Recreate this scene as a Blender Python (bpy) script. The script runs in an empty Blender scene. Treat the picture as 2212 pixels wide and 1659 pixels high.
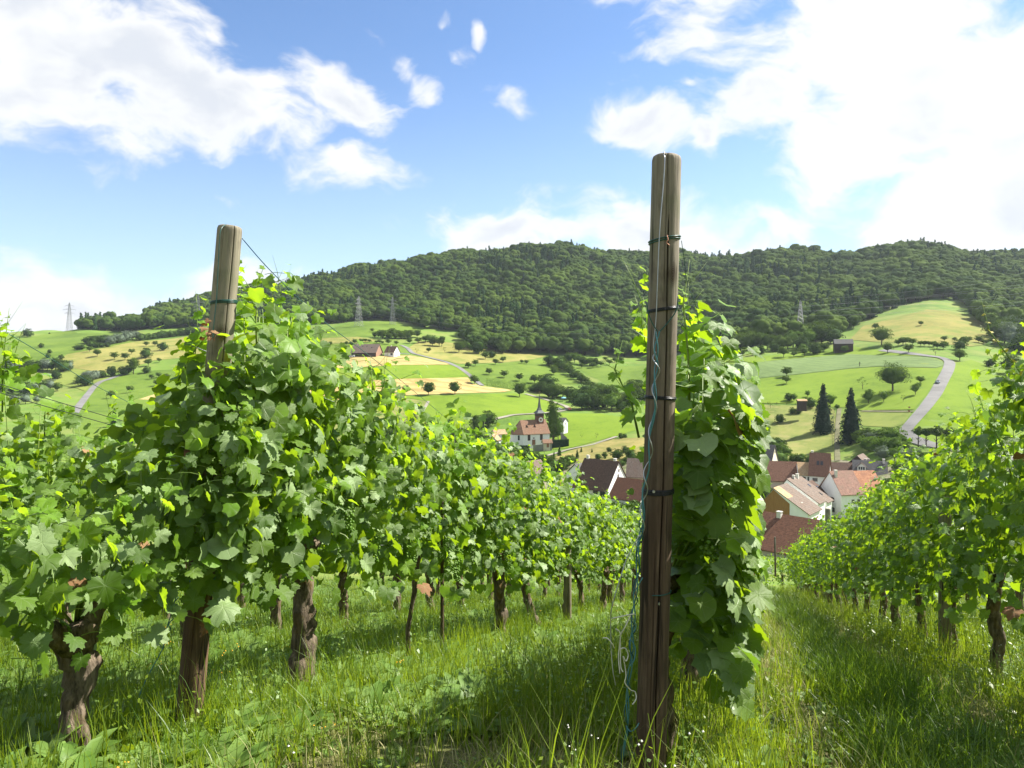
import bpy, bmesh, math, random
import numpy as np
from mathutils import Vector, Matrix, geometry as mgeo, noise as mnoise

# ------------------------------------------------------------------ camera, sky, sun, exposure
scene = bpy.context.scene
COL = scene.collection
R = math.radians
cam_d = bpy.data.cameras.new('camera'); cam = bpy.data.objects.new('camera', cam_d); COL.objects.link(cam)
cam.location = (0, 0, 0); cam.rotation_euler = (R(90), 0, 0)
cam_d.sensor_width = 36; cam_d.lens = 36 * 1579 / 2212; cam_d.shift_y = -0.0233
cam_d.clip_start = 0.05; cam_d.clip_end = 9000
scene.camera = cam
SUN_AZ, SUN_EL = 68.0, 46.0          # azimuth clockwise from the camera's forward axis
S2 = (math.sin(R(SUN_AZ)) * math.cos(R(SUN_EL)), math.cos(R(SUN_AZ)) * math.cos(R(SUN_EL)), math.sin(R(SUN_EL)))
sun_d = bpy.data.lights.new('sun', 'SUN'); sun_d.energy = 5.0; sun_d.angle = R(0.53); sun_d.color = (1.0, 0.95, 0.86)
sun = bpy.data.objects.new('sun', sun_d); COL.objects.link(sun); sun.location = (60, 20, 60)
sun.rotation_euler = Vector(S2).to_track_quat('Z', 'Y').to_euler()
scene.view_settings.view_transform = 'Standard'; scene.view_settings.look = 'None'
scene.view_settings.exposure = 1.42; scene.view_settings.gamma = 1
scene.render.engine = 'CYCLES'
cy = scene.cycles
cy.max_bounces = 7; cy.diffuse_bounces = 3; cy.glossy_bounces = 2; cy.transmission_bounces = 4; cy.volume_bounces = 0
cy.transparent_max_bounces = 4; cy.caustics_reflective = False; cy.caustics_refractive = False
cy.use_denoising = True
try: cy.denoiser = 'OPENIMAGEDENOISE'
except Exception: pass

PW, PF, PCX, PHY = 2212.0, 1579.0, 1106.0, 778.0
def UT(px, py): return (px - PCX) / PF, (PHY - py) / PF
def R1(x, y): return x / 2.9259, 486.04 + y / 2.9259
def R2(x, y): return 648.05 + x / 2.9259, 486.04 + y / 2.9259
def R3(x, y): return 1404.11 + x / 2.7379, 486.04 + y / 2.7379
def Z4(x, y): return 1026.08 + x / 5.8514, 837.07 + y / 5.8514
def Z5(x, y): return 1566.13 + x / 5.1199, 918.08 + y / 5.1199
def RF(x, y): return 675.06 + x / 6.1440, 648.05 + y / 6.1440     # farm close-up
def RL(x, y): return x / 5.1199, 621.05 + y / 5.1199              # left hill close-up

# ------------------------------------------------------------------ world with clouds
w = bpy.data.worlds.new('World'); scene.world = w; w.use_nodes = True
nt = w.node_tree; nt.nodes.clear(); N = nt.nodes; Lk = nt.links
def nd(t, **k):
    n = N.new(t)
    for a, b in k.items(): setattr(n, a, b)
    return n
def wm(op, a, b=None, c=None):
    n = nd('ShaderNodeMath', operation=op)
    for i, v in enumerate((a, b, c)):
        if v is None: continue
        if isinstance(v, (int, float)): n.inputs[i].default_value = v
        else: Lk.new(v, n.inputs[i])
    return n.outputs[0]
def vdot(a, v):
    n = nd('ShaderNodeVectorMath', operation='DOT_PRODUCT'); Lk.new(a, n.inputs[0]); n.inputs[1].default_value = v
    return n.outputs['Value']
tc = nd('ShaderNodeTexCoord'); nrm = nd('ShaderNodeVectorMath', operation='NORMALIZE'); Lk.new(tc.outputs['Generated'], nrm.inputs[0])
DIR = nrm.outputs[0]
sky = nd('ShaderNodeTexSky', sky_type='NISHITA'); sky.sun_disc = False
sky.sun_elevation = R(SUN_EL); sky.sun_rotation = R(SUN_AZ); sky.altitude = 500; sky.air_density = 1.0; sky.dust_density = 0.6; sky.ozone_density = 2.0
# domain warp
wn = nd('ShaderNodeTexNoise'); wn.inputs['Scale'].default_value = 5; wn.inputs['Detail'].default_value = 4; Lk.new(DIR, wn.inputs['Vector'])
ws = nd('ShaderNodeVectorMath', operation='SUBTRACT'); Lk.new(wn.outputs['Color'], ws.inputs[0]); ws.inputs[1].default_value = (.5, .5, .5)
wsc = nd('ShaderNodeVectorMath', operation='SCALE'); Lk.new(ws.outputs[0], wsc.inputs[0]); wsc.inputs['Scale'].default_value = 0.14
wa = nd('ShaderNodeVectorMath', operation='ADD'); Lk.new(DIR, wa.inputs[0]); Lk.new(wsc.outputs[0], wa.inputs[1]); WD = wa.outputs[0]
blobs = [  # px, py, rx, ry, tilt (degrees, clockwise on the picture), weight
 (70, 110, 370, 210, 15, 1.25), (330, 200, 260, 115, 26, 1.1), (560, 275, 220, 90, 22, 1.05), (740, 335, 190, 52, 12, .85), (600,330,110,45,25,.7),
 (725, 205, 150, 68, 22, 1.0), (560, 185, 70, 45, 10, .8), (870, 142, 92, 42, 36, 1.0), (455, 95, 80, 60, 40, .55), (380, 25, 90, 40, 20, .5),
 (985, 115, 62, 34, 10, .60), (1040, 72, 34, 26, 30, .5), (945, 50, 30, 26, 0, .45), (1120, 228, 70, 48, 30, .72), (1400, 275, 185, 75, 32, .78), (1505, 340, 90, 50, 55, .75), (1340, 225, 60, 30, 20, .6),
 (1505, 15, 130, 38, 4, .9), (1640, 120, 90, 120, 60, .8), (1900, 150, 360, 250, 30, 1.4), (2150, 330, 330, 230, 30, 1.4), (1720,240,140,90,40,.9),
 (1960, 350, 200, 120, 35, 1.0), (2300, 80, 250, 250, 0, 1.1), (1120, 500, 270, 78, 4, 1.0), (1000, 495, 140, 50, 0, .9), (1440, 505, 230, 85, 8, 1.0), (1350, 440, 120, 36, -10, .6),
 (1700, 500, 140, 50, 12, .85), (1500, 215, 60, 30, 0, .5), (110, 660, 330, 98, 10, 1.05), (-80, 640, 240, 100, 0, 1.05), (400, 645, 130, 50, -6, .95), (560, 602, 125, 50, 4, .9), (20, 235, 120, 30, 10, .5), (1690,400,60,30,0,.5)]
dens = None
for (bx, by, rx, ry, tl, wt) in blobs:
    u, t = UT(bx, by); n = Vector((u, 1, t)).normalized()
    ex = Vector((1, 0, 0)) - n * n.x; ex.normalize(); ez = n.cross(ex) * -1
    if ez.z < 0: ez = -ez
    a = R(tl); e1 = ex * math.cos(a) - ez * math.sin(a); e2 = ex * math.sin(a) + ez * math.cos(a)
    s = n.y
    A = vdot(WD, tuple(e1 / (rx / PF * s))); B = vdot(WD, tuple(e2 / (ry / PF * s)))
    r = wm('SQRT', wm('ADD', wm('MULTIPLY', A, A), wm('MULTIPLY', B, B)))
    v = wm('SUBTRACT', wt, r)
    v = wm('ADD', v, wm('MULTIPLY', wm('LESS_THAN', vdot(DIR, tuple(n)), 0.3), -10.0))
    dens = v if dens is None else wm('MAXIMUM', dens, v)
dens = wm('MAXIMUM', dens, -1.1)
# outside the picture: scattered clouds of the same kind
on = nd('ShaderNodeTexNoise'); on.inputs['Scale'].default_value = 3.2; on.inputs['Detail'].default_value = 3; Lk.new(DIR, on.inputs['Vector'])
away = nd('ShaderNodeMapRange'); away.inputs['From Min'].default_value = 0.78; away.inputs['From Max'].default_value = 0.6
Lk.new(vdot(DIR, (0, 1, 0)), away.inputs['Value'])
outc = wm('SUBTRACT', wm('MULTIPLY', wm('SUBTRACT', on.outputs['Fac'], 0.42), 4.0), wm('MULTIPLY', wm('SUBTRACT', 1.0, away.outputs[0]), 3.0))
dens = wm('MAXIMUM', dens, outc)
mp = nd('ShaderNodeMapping'); mp.inputs['Scale'].default_value = (1, 1, 1.9); Lk.new(WD, mp.inputs['Vector'])
fn = nd('ShaderNodeTexNoise'); fn.inputs['Scale'].default_value = 9; fn.inputs['Detail'].default_value = 10; fn.inputs['Roughness'].default_value = 0.58; fn.inputs['Distortion'].default_value = 0.15
Lk.new(mp.outputs[0], fn.inputs['Vector'])
fine = wm('SUBTRACT', fn.outputs['Fac'], 0.5)
fd = wm('ADD', dens, wm('MULTIPLY', fine, 3.3))
al = nd('ShaderNodeMapRange', interpolation_type='SMOOTHSTEP'); al.inputs['From Min'].default_value = -0.12; al.inputs['From Max'].default_value = 0.72
Lk.new(fd, al.inputs['Value'])
# cloud brightness: thick cores a little greyer, edges bright
sh = nd('ShaderNodeTexNoise'); sh.inputs['Scale'].default_value = 4.5; sh.inputs['Detail'].default_value = 7; Lk.new(mp.outputs[0], sh.inputs['Vector'])
sr = nd('ShaderNodeMapRange', interpolation_type='SMOOTHSTEP'); sr.inputs['From Min'].default_value = 0.40; sr.inputs['From Max'].default_value = 0.62
Lk.new(sh.outputs['Fac'], sr.inputs['Value'])
thick = nd('ShaderNodeMapRange', interpolation_type='SMOOTHSTEP'); thick.inputs['From Min'].default_value = 0.3; thick.inputs['From Max'].default_value = 1.3; Lk.new(fd, thick.inputs['Value'])
gry = wm('MULTIPLY', sr.outputs[0], thick.outputs[0])
cc = nd('ShaderNodeMix', data_type='RGBA'); cc.inputs['A'].default_value = (0.40, 0.40, 0.396, 1); cc.inputs['B'].default_value = (0.30, 0.315, 0.34, 1); Lk.new(gry, cc.inputs['Factor'])
skm = nd('ShaderNodeVectorMath', operation='MULTIPLY'); Lk.new(sky.outputs[0], skm.inputs[0]); skm.inputs[1].default_value = (0.056, 0.066, 0.076)
# thin high veil, whiter towards the horizon
hz = nd('ShaderNodeMapRange', interpolation_type='SMOOTHSTEP'); hz.inputs['From Min'].default_value = 0.42; hz.inputs['From Max'].default_value = -0.02
Lk.new(vdot(DIR, (0, 0, 1)), hz.inputs['Value'])
veil = wm('MULTIPLY', hz.outputs[0], 0.34)
vm = nd('ShaderNodeMix', data_type='RGBA'); vm.inputs['B'].default_value = (0.40, 0.45, 0.50, 1); Lk.new(veil, vm.inputs['Factor']); Lk.new(skm.outputs[0], vm.inputs['A'])
fm = nd('ShaderNodeMix', data_type='RGBA'); Lk.new(wm('MULTIPLY', al.outputs[0], 0.97), fm.inputs['Factor']); Lk.new(vm.outputs['Result'], fm.inputs['A']); Lk.new(cc.outputs['Result'], fm.inputs['B'])
bg = nd('ShaderNodeBackground'); bg.inputs['Strength'].default_value = 1.0; Lk.new(fm.outputs['Result'], bg.inputs['Color'])
wo = nd('ShaderNodeOutputWorld'); Lk.new(bg.outputs[0], wo.inputs['Surface'])
w.cycles.sampling_method = 'MANUAL'; w.cycles.sample_map_resolution = 512

# ------------------------------------------------------------------ helpers
def tag(o, label=None, cat=None, group=None, kind=None):
    if label: o['label'] = label
    if cat: o['category'] = cat
    if group: o['group'] = group
    if kind: o['kind'] = kind
    return o
def link(o, parent=None):
    COL.objects.link(o)
    if parent is not None: o.parent = parent
    return o
def empty(name, loc, rz=0.0, **k):
    o = bpy.data.objects.new(name, None); o.empty_display_size = .2; o.location = loc; o.rotation_euler = (0, 0, rz)
    link(o); tag(o, k.get('label'), k.get('cat'), k.get('group'), k.get('kind')); return o
def np_mesh(name, V, F, mat=None, uv=None, smooth=False, attr=None):
    """V (n,3), F (m,k) with one face size."""
    me = bpy.data.meshes.new(name); V = np.asarray(V, np.float32); F = np.asarray(F, np.int32)
    m, k = F.shape
    me.vertices.add(len(V)); me.vertices.foreach_set('co', V.ravel())
    me.loops.add(m * k); me.loops.foreach_set('vertex_index', F.ravel())
    me.polygons.add(m); me.polygons.foreach_set('loop_start', np.arange(0, m * k, k, dtype=np.int32))
    try: me.polygons.foreach_set('loop_total', np.full(m, k, dtype=np.int32))
    except Exception: pass
    if smooth: me.polygons.foreach_set('use_smooth', np.ones(m, dtype=bool))
    me.update(calc_edges=True)
    if uv is not None:
        l = me.uv_layers.new(name='UVMap'); l.data.foreach_set('uv', np.asarray(uv, np.float32)[F.ravel()].ravel())
    if attr:
        for an, av in attr.items():
            a = me.attributes.new(an, 'FLOAT', 'POINT'); a.data.foreach_set('value', np.asarray(av, np.float32))
    me.validate()
    if mat: me.materials.append(mat)
    return me
def mobj(name, me, parent=None, **k):
    o = bpy.data.objects.new(name, me); link(o, parent); tag(o, k.get('label'), k.get('cat'), k.get('group'), k.get('kind'))
    if 'loc' in k: o.location = k['loc']
    return o
class MB:
    def __init__(s): s.v = []; s.f = []
    def add(s, vs, fs):
        b = len(s.v); s.v += [tuple(v) for v in vs]; s.f += [tuple(b + i for i in f) for f in fs]
    def box(s, x0, x1, y0, y1, z0, z1, M=None):
        vs = [(x0,y0,z0),(x1,y0,z0),(x1,y1,z0),(x0,y1,z0),(x0,y0,z1),(x1,y0,z1),(x1,y1,z1),(x0,y1,z1)]
        if M: vs = [M @ Vector(v) for v in vs]
        s.add(vs, [(0,3,2,1),(4,5,6,7),(0,1,5,4),(1,2,6,5),(2,3,7,6),(3,0,4,7)])
    def tube(s, pts, rad, n=6, cap=True):
        pts = [Vector(p) for p in pts]; m = len(pts)
        rad = rad if hasattr(rad, '__len__') else [rad] * m
        vs = []; t0 = (pts[1] - pts[0]).normalized(); a = t0.orthogonal().normalized()
        for i, p in enumerate(pts):
            t = (pts[min(i+1, m-1)] - pts[max(i-1, 0)]).normalized()
            a = (a - t * a.dot(t)).normalized(); b = t.cross(a)
            for j in range(n):
                th = 2 * math.pi * j / n; vs.append(p + (a * math.cos(th) + b * math.sin(th)) * rad[i])
        fs = [(i*n+j, i*n+(j+1)%n, (i+1)*n+(j+1)%n, (i+1)*n+j) for i in range(m-1) for j in range(n)]
        if cap: fs += [tuple(range(n))[::-1], tuple(range((m-1)*n, m*n))]
        s.add(vs, fs)
    def mesh(s, name, mat=None, smooth=False):
        me = bpy.data.meshes.new(name); me.from_pydata(s.v, [], s.f)
        if smooth: me.polygons.foreach_set('use_smooth', [True] * len(s.f))
        if mat: me.materials.append(mat)
        me.update(); return me
    def build(s, name, mat=None, parent=None, smooth=False, **k):
        return mobj(name, s.mesh(name, mat, smooth), parent, **k)
def copy_tree(o, parent=None):
    c = o.copy(); COL.objects.link(c); c.parent = parent
    for ch in KIDS.get(o.name, ()): copy_tree(ch, c)
    return c
KIDS = {}
def register(root):
    KIDS[root.name] = [o for o in COL.objects if o.parent is root]
    for k in KIDS[root.name]: register(k)

# ------------------------------------------------------------------ materials
def mat_new(name):
    m = bpy.data.materials.new(name); m.use_nodes = True; t = m.node_tree; t.nodes.clear(); return m, t
class T:
    def __init__(s, t): s.t = t
    def n(s, ty, **k):
        n = s.t.nodes.new(ty)
        for a, b in k.items():
            if a in n.inputs: n.inputs[a].default_value = b
            else: setattr(n, a, b)
        return n
    def l(s, a, b): s.t.links.new(a, b)
    def noise(s, vec, scale, detail=4, rough=.55, dist=0):
        n = s.n('ShaderNodeTexNoise'); n.inputs['Scale'].default_value = scale; n.inputs['Detail'].default_value = detail
        n.inputs['Roughness'].default_value = rough; n.inputs['Distortion'].default_value = dist
        if vec is not None: s.l(vec, n.inputs['Vector'])
        return n.outputs['Fac']
    def ramp(s, fac, stops, interp='LINEAR'):
        r = s.n('ShaderNodeValToRGB'); e = r.color_ramp; e.interpolation = interp
        while len(e.elements) < len(stops): e.elements.new(.5)
        for i, (p, c) in enumerate(stops):
            e.elements[i].position = p; e.elements[i].color = (*c, 1) if len(c) == 3 else c
        s.l(fac, r.inputs[0]); return r.outputs[0]
    def mix(s, f, a, b, mode='MIX'):
        m = s.n('ShaderNodeMix', data_type='RGBA'); m.blend_type = mode
        for v, k in ((f, 'Factor'), (a, 'A'), (b, 'B')):
            if isinstance(v, (int, float)): m.inputs[k].default_value = v
            elif isinstance(v, tuple): m.inputs[k].default_value = (*v, 1) if len(v) == 3 else v
            else: s.l(v, m.inputs[k])
        return m.outputs['Result']
    def m(s, op, a, b=None, c=None):
        n = s.n('ShaderNodeMath'); n.operation = op
        for i, v in enumerate((a, b, c)):
            if v is None: continue
            if isinstance(v, (int, float)): n.inputs[i].default_value = v
            else: s.l(v, n.inputs[i])
        return n.outputs[0]
    def map(s, vec, scale=(1,1,1), rot=(0,0,0)):
        n = s.n('ShaderNodeMapping'); n.inputs['Scale'].default_value = scale; n.inputs['Rotation'].default_value = rot; s.l(vec, n.inputs['Vector']); return n.outputs[0]
    def rng(s, v, a, b, c, d):
        n = s.n('ShaderNodeMapRange'); s.l(v, n.inputs['Value'])
        for k, x in zip(('From Min','From Max','To Min','To Max'), (a,b,c,d)): n.inputs[k].default_value = x
        return n.outputs[0]
    def out(s, sh):
        o = s.n('ShaderNodeOutputMaterial'); s.l(sh, o.inputs['Surface'])
    def bsdf(s, col, rough=.8, spec=.3, metal=0, bump=None, bs=.3, bd=.01):
        p = s.n('ShaderNodeBsdfPrincipled')
        if isinstance(col, tuple): p.inputs['Base Color'].default_value = (*col, 1)
        else: s.l(col, p.inputs['Base Color'])
        if isinstance(rough, (int, float)): p.inputs['Roughness'].default_value = rough
        else: s.l(rough, p.inputs['Roughness'])
        p.inputs['Specular IOR Level'].default_value = spec; p.inputs['Metallic'].default_value = metal
        if bump is not None:
            b = s.n('ShaderNodeBump'); b.inputs['Strength'].default_value = bs; b.inputs['Distance'].default_value = bd
            s.l(bump, b.inputs['Height']); s.l(b.outputs[0], p.inputs['Normal'])
        return p.outputs[0]
    def obj(s): return s.n('ShaderNodeTexCoord').outputs['Object']
    def pos(s): return s.n('ShaderNodeNewGeometry').outputs['Position']
    def rnd(s):
        a = s.n('ShaderNodeObjectInfo').outputs['Random']; b = s.n('ShaderNodeNewGeometry').outputs['Random Per Island']
        return s.m('FRACT', s.m('ADD', a, b))

def plain(name, col, rough=.7, spec=.3, var=.15, scale=3, metal=0):
    m, t = mat_new(name); s = T(t); n = s.noise(s.obj(), scale, 5)
    lo = tuple(c * (1 - var) for c in col); hi = tuple(min(1, c * (1 + var)) for c in col)
    s.out(s.bsdf(s.ramp(n, [(.3, lo), (.7, hi)]), rough, spec, metal)); return m

def leaf_mat(name, lo, hi, trans, tf=.42, rough=.42, veins=True, back=None):
    m, t = mat_new(name); s = T(t); r = s.rnd()
    col = s.mix(r, lo, hi)
    n = s.noise(s.obj(), 26, 3)
    col = s.mix(s.rng(n, .35, .7, 0, .35), col, tuple(c * .62 for c in lo))
    bump = None
    if veins:
        uv = s.n('ShaderNodeUVMap').outputs[0]; sp = s.n('ShaderNodeSeparateXYZ'); s.l(uv, sp.inputs[0])
        ph = s.m('ARCTAN2', sp.outputs[0], sp.outputs[1]); rr = s.m('SQRT', s.m('ADD', s.m('MULTIPLY', sp.outputs[0], sp.outputs[0]), s.m('MULTIPLY', sp.outputs[1], sp.outputs[1])))
        dv = s.m('MULTIPLY', s.m('ABSOLUTE', s.m('SINE', s.m('MULTIPLY', ph, 3.6))), rr)
        v1 = s.rng(dv, .015, .075, 1, 0)
        side = s.m('ABSOLUTE', s.m('SINE', s.m('MULTIPLY', s.m('ADD', s.m('MULTIPLY', rr, 1.0), s.m('MULTIPLY', dv, .9)), 21.0)))
        v2 = s.rng(side, 0, .3, .45, 0)
        v = s.m('MAXIMUM', v1, v2)
        col = s.mix(s.m('MULTIPLY', v, .38), col, (.30, .40, .17))
        bump = s.m('ADD', s.m('MULTIPLY', v, -1.0), s.m('MULTIPLY', n, .6))
    if back is not None:
        bf = s.n('ShaderNodeNewGeometry').outputs['Backfacing']; col = s.mix(bf, col, back)
    sh = s.bsdf(col, rough, .30, 0, bump, .45, .004)
    tr = s.n('ShaderNodeBsdfTranslucent'); s.l(s.mix(r, trans, tuple(c * .72 for c in trans)), tr.inputs['Color'])
    mx = s.n('ShaderNodeMixShader'); mx.inputs[0].default_value = tf; s.l(sh, mx.inputs[1]); s.l(tr.outputs[0], mx.inputs[2])
    s.out(mx.outputs[0]); return m
M = {}
M['leaf'] = leaf_mat('vine_leaf', (.052, .110, .012), (.135, .225, .024), (.38, .57, .012), .40, .44, True, (.12, .20, .07))
M['leaf_pale'] = leaf_mat('vine_leaf_sheen', (.16, .245, .085), (.27, .37, .15), (.24, .44, .02), .28, .42, True, (.15, .22, .10))  # paler base colour paints in the grey-white sheen of sky light
M['leaf_young'] = leaf_mat('vine_leaf_young', (.14, .28, .02), (.22, .38, .03), (.46, .70, .02), .52, .42, True, (.17, .27, .08))
M['leaf_yellow'] = leaf_mat('vine_leaf_yellow', (.42, .42, .03), (.50, .40, .04), (.70, .62, .02), .5, .45, True)
M['leaf_brown'] = leaf_mat('vine_leaf_brown', (.20, .09, .04), (.30, .17, .08), (.3, .12, .03), .2, .8, True)
M['grass'] = leaf_mat('grass_blade', (.09, .155, .014), (.19, .26, .028), (.40, .54, .02), .38, .40, False)
M['grass_dk'] = leaf_mat('grass_blade_deep', (.045, .10, .012), (.095, .17, .018), (.27, .44, .02), .36, .40, False)
M['grass_dry'] = leaf_mat('grass_blade_dry', (.24, .26, .08), (.42, .38, .18), (.5, .48, .14), .3, .6, False)
M['weed'] = leaf_mat('weed_leaf', (.11, .20, .035), (.20, .30, .075), (.34, .50, .03), .32, .45, False)
M['flower'] = plain('flower_head', (.75, .72, .66)); M['flower_y'] = plain('flower_yellow', (.8, .42, .03))
M['grape'] = leaf_mat('unripe_grape', (.13, .26, .03), (.19, .32, .05), (.3, .5, .03), .3, .35, False)
M['stem'] = leaf_mat('green_shoot', (.16, .26, .05), (.26, .33, .08), (.3, .4, .05), .15, .45, False)
def foliage(name, lo, hi, trans, tf=.2, rough=.6, big=0.0):
    m, t = mat_new(name); s = T(t)
    oi = s.n('ShaderNodeObjectInfo').outputs['Random']; ri = s.n('ShaderNodeNewGeometry').outputs['Random Per Island']
    f = s.m('ADD', s.m('MULTIPLY', oi, .65), s.m('MULTIPLY', ri, .35))
    if big:
        pn = s.noise(s.pos(), big, 3); f = s.m('ADD', s.m('MULTIPLY', f, .55), s.rng(pn, .35, .65, 0, .45))
    col = s.ramp(f, [(.05, lo), (.5, tuple((a + b) / 2 for a, b in zip(lo, hi))), (.95, hi)])
    sh = s.bsdf(col, .9, .06); tr = s.n('ShaderNodeBsdfTranslucent'); tr.inputs['Color'].default_value = (*trans, 1)
    mx = s.n('ShaderNodeMixShader'); mx.inputs[0].default_value = tf; s.l(sh, mx.inputs[1]); s.l(tr.outputs[0], mx.inputs[2]); s.out(mx.outputs[0]); return m
M['wood_far'] = foliage('forest_foliage', (.013, .040, .008), (.098, .150, .016), (.11, .19, .010), .2, .7, .012)
M['wood_con'] = foliage('forest_conifer', (.014, .045, .012), (.04, .09, .018), (.05, .09, .02), .10)
M['orch'] = foliage('orchard_foliage', (.030, .062, .010), (.080, .125, .018), (.12, .2, .02), .22)
M['orch_lt'] = foliage('light_foliage', (.06, .115, .02), (.10, .165, .03), (.16, .27, .02), .25)
M['orch_gr'] = foliage('grey_foliage', (.11, .15, .10), (.15, .19, .13), (.15, .2, .08), .2)
M['conif'] = foliage('dark_conifer', (.010, .026, .014), (.022, .045, .020), (.02, .04, .01), .05)
M['hedge'] = foliage('hedge_foliage', (.028, .06, .012), (.06, .105, .018), (.1, .16, .02), .15)

def bark(name, dark, light, moss=None):
    m, t = mat_new(name); s = T(t); o = s.obj()
    n1 = s.noise(s.map(o, (1, 1, .22)), 55, 6, .65); n2 = s.noise(o, 8, 4)
    c = s.ramp(n1, [(.33, dark), (.52, tuple((a+b)/2 for a, b in zip(dark, light))), (.7, light)])
    c = s.mix(s.rng(n2, .4, .7, 0, .5), c, tuple(x * .5 for x in dark))
    if moss:
        n3 = s.noise(o, 14, 5); z = s.n('ShaderNodeSeparateXYZ'); s.l(o, z.inputs[0])
        f = s.m('MULTIPLY', s.rng(n3, .5, .62, 0, 1), s.rng(z.outputs[2], .1, .75, .1, .9)); c = s.mix(f, c, moss)
    s.out(s.bsdf(c, .92, .15, 0, n1, .9, .012)); return m
M['bark'] = bark('vine_bark', (.035, .026, .018), (.30, .235, .17), (.13, .085, .015))
M['trunk'] = bark('tree_bark', (.04, .032, .024), (.13, .10, .075))

def post_mat(name, brown, brown2, grey, z0, z1, seed=0):
    """weathered round post: brown below, greyed towards the top (object z between z0 and z1)"""
    m, t = mat_new(name); s = T(t); o = s.obj()
    mpd = s.n('ShaderNodeMapping'); mpd.inputs['Location'].default_value = (seed, seed * .7, 0); mpd.inputs['Scale'].default_value = (1, 1, .045); s.l(o, mpd.inputs['Vector']); ov = mpd.outputs[0]
    g = s.noise(ov, 42, 7, .68, .9); g2 = s.noise(ov, 190, 3); big = s.noise(s.map(o, (1, 1, .3)), 11, 4)
    c = s.ramp(g, [(.25, tuple(x * .5 for x in brown)), (.48, brown), (.75, brown2)])
    gc = s.ramp(g, [(.27, tuple(x * .42 for x in grey)), (.5, grey), (.75, tuple(min(1, x * 1.35) for x in grey))])
    z = s.n('ShaderNodeSeparateXYZ'); s.l(o, z.inputs[0])
    f = s.rng(s.m('ADD', z.outputs[2], s.m('MULTIPLY', s.m('SUBTRACT', big, .5), .5)), z0, z1, 0, 1)
    c = s.mix(f, c, gc)
    st = s.noise(s.map(o, (1, 1, .4)), 16, 5, .6); c = s.mix(s.rng(st, .52, .72, 0, .7), c, (.035, .026, .018))
    mo = s.noise(o, 9, 5); c = s.mix(s.m('MULTIPLY', s.rng(mo, .5, .68, 0, .5), f), c, (.13, .14, .07))
    ck = s.noise(s.map(ov, (1, 1, .6)), 34, 3, .5, 1.2); c = s.mix(s.rng(ck, .60, .645, 0, .85), c, (.02, .015, .01))
    # knots
    vo = s.n('ShaderNodeTexVoronoi'); vo.inputs['Scale'].default_value = 7.5; s.l(s.map(o, (1, 1, .55)), vo.inputs['Vector'])
    k = s.rng(vo.outputs['Distance'], .07, .19, 1, 0); kr = s.m('ABSOLUTE', s.m('SINE', s.m('MULTIPLY', vo.outputs['Distance'], 120)))
    c = s.mix(s.m('MULTIPLY', k, s.m('ADD', s.m('MULTIPLY', kr, .5), .4)), c, (.05, .03, .018))
    h = s.m('ADD', s.m('ADD', s.m('SUBTRACT', g, s.rng(ck, .60, .645, 0, .9)), s.m('MULTIPLY', g2, .35)), s.m('MULTIPLY', k, -.3))
    s.out(s.bsdf(c, .82, .25, 0, h, .8, .004)); return m
M['post_r'] = post_mat('post_wood_treated', (.085, .056, .036), (.19, .135, .09), (.225, .195, .145), 1.0, 1.9, 0)
M['post_l'] = post_mat('post_wood_leaning', (.105, .062, .037), (.225, .145, .088), (.225, .20, .14), .75, 1.35, 3.3)
M['post_g'] = post_mat('post_wood_grey', (.17, .14, .09), (.27, .22, .15), (.25, .23, .17), .5, 1.2, 7.1)
M['dark'] = plain('crack_dark', (.012, .009, .007), .95, .1)
def simple(name, col, rough, metal=0, spec=.5):
    m, t = mat_new(name); s = T(t); s.out(s.bsdf(s.ramp(s.noise(s.obj(), 30, 3), [(.3, tuple(c*.85 for c in col)), (.7, tuple(min(1,c*1.1) for c in col))]), rough, spec, metal)); return m
M['wire_blue'] = simple('wire_blue_plastic', (.055, .19, .21), .4)
M['wire_green'] = simple('wire_green_plastic', (.012, .07, .055), .38)
M['wire_black'] = simple('tie_black', (.012, .013, .015), .35)
M['wire_zinc'] = simple('wire_zinc', (.42, .44, .46), .38, .7)
M['wire_white'] = simple('wire_cream', (.62, .60, .50), .5)
M['steel'] = simple('pylon_steel', (.25, .255, .25), .55, .3); M['cable'] = simple('power_cable', (.35, .36, .36), .5, .4)
M['copper'] = simple('copper_twist', (.35, .16, .09), .5, .5)
def plaster(name, col, stain=.3):
    m, t = mat_new(name); s = T(t); o = s.obj(); n = s.noise(s.map(o, (1, 1, .35)), 1.1, 6, .62); n2 = s.noise(o, 9, 4)
    c = s.mix(s.rng(n, .45, .75, 0, stain), col, tuple(x * .55 for x in col)); c = s.mix(s.rng(n2, .3, .7, 0, .12), c, tuple(x * .8 for x in col))
    s.out(s.bsdf(c, .92, .15, 0, n2, .2, .02)); return m
M['white'] = plaster('plaster_white', (.78, .77, .74), .22); M['cream'] = plaster('plaster_cream', (.72, .68, .50)); M['greywall'] = plaster('plaster_grey', (.50, .49, .44)); M['beige'] = plaster('plaster_beige', (.55, .47, .36))
M['stone'] = plaster('stone_wall_grey', (.22, .21, .18), .6)
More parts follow.
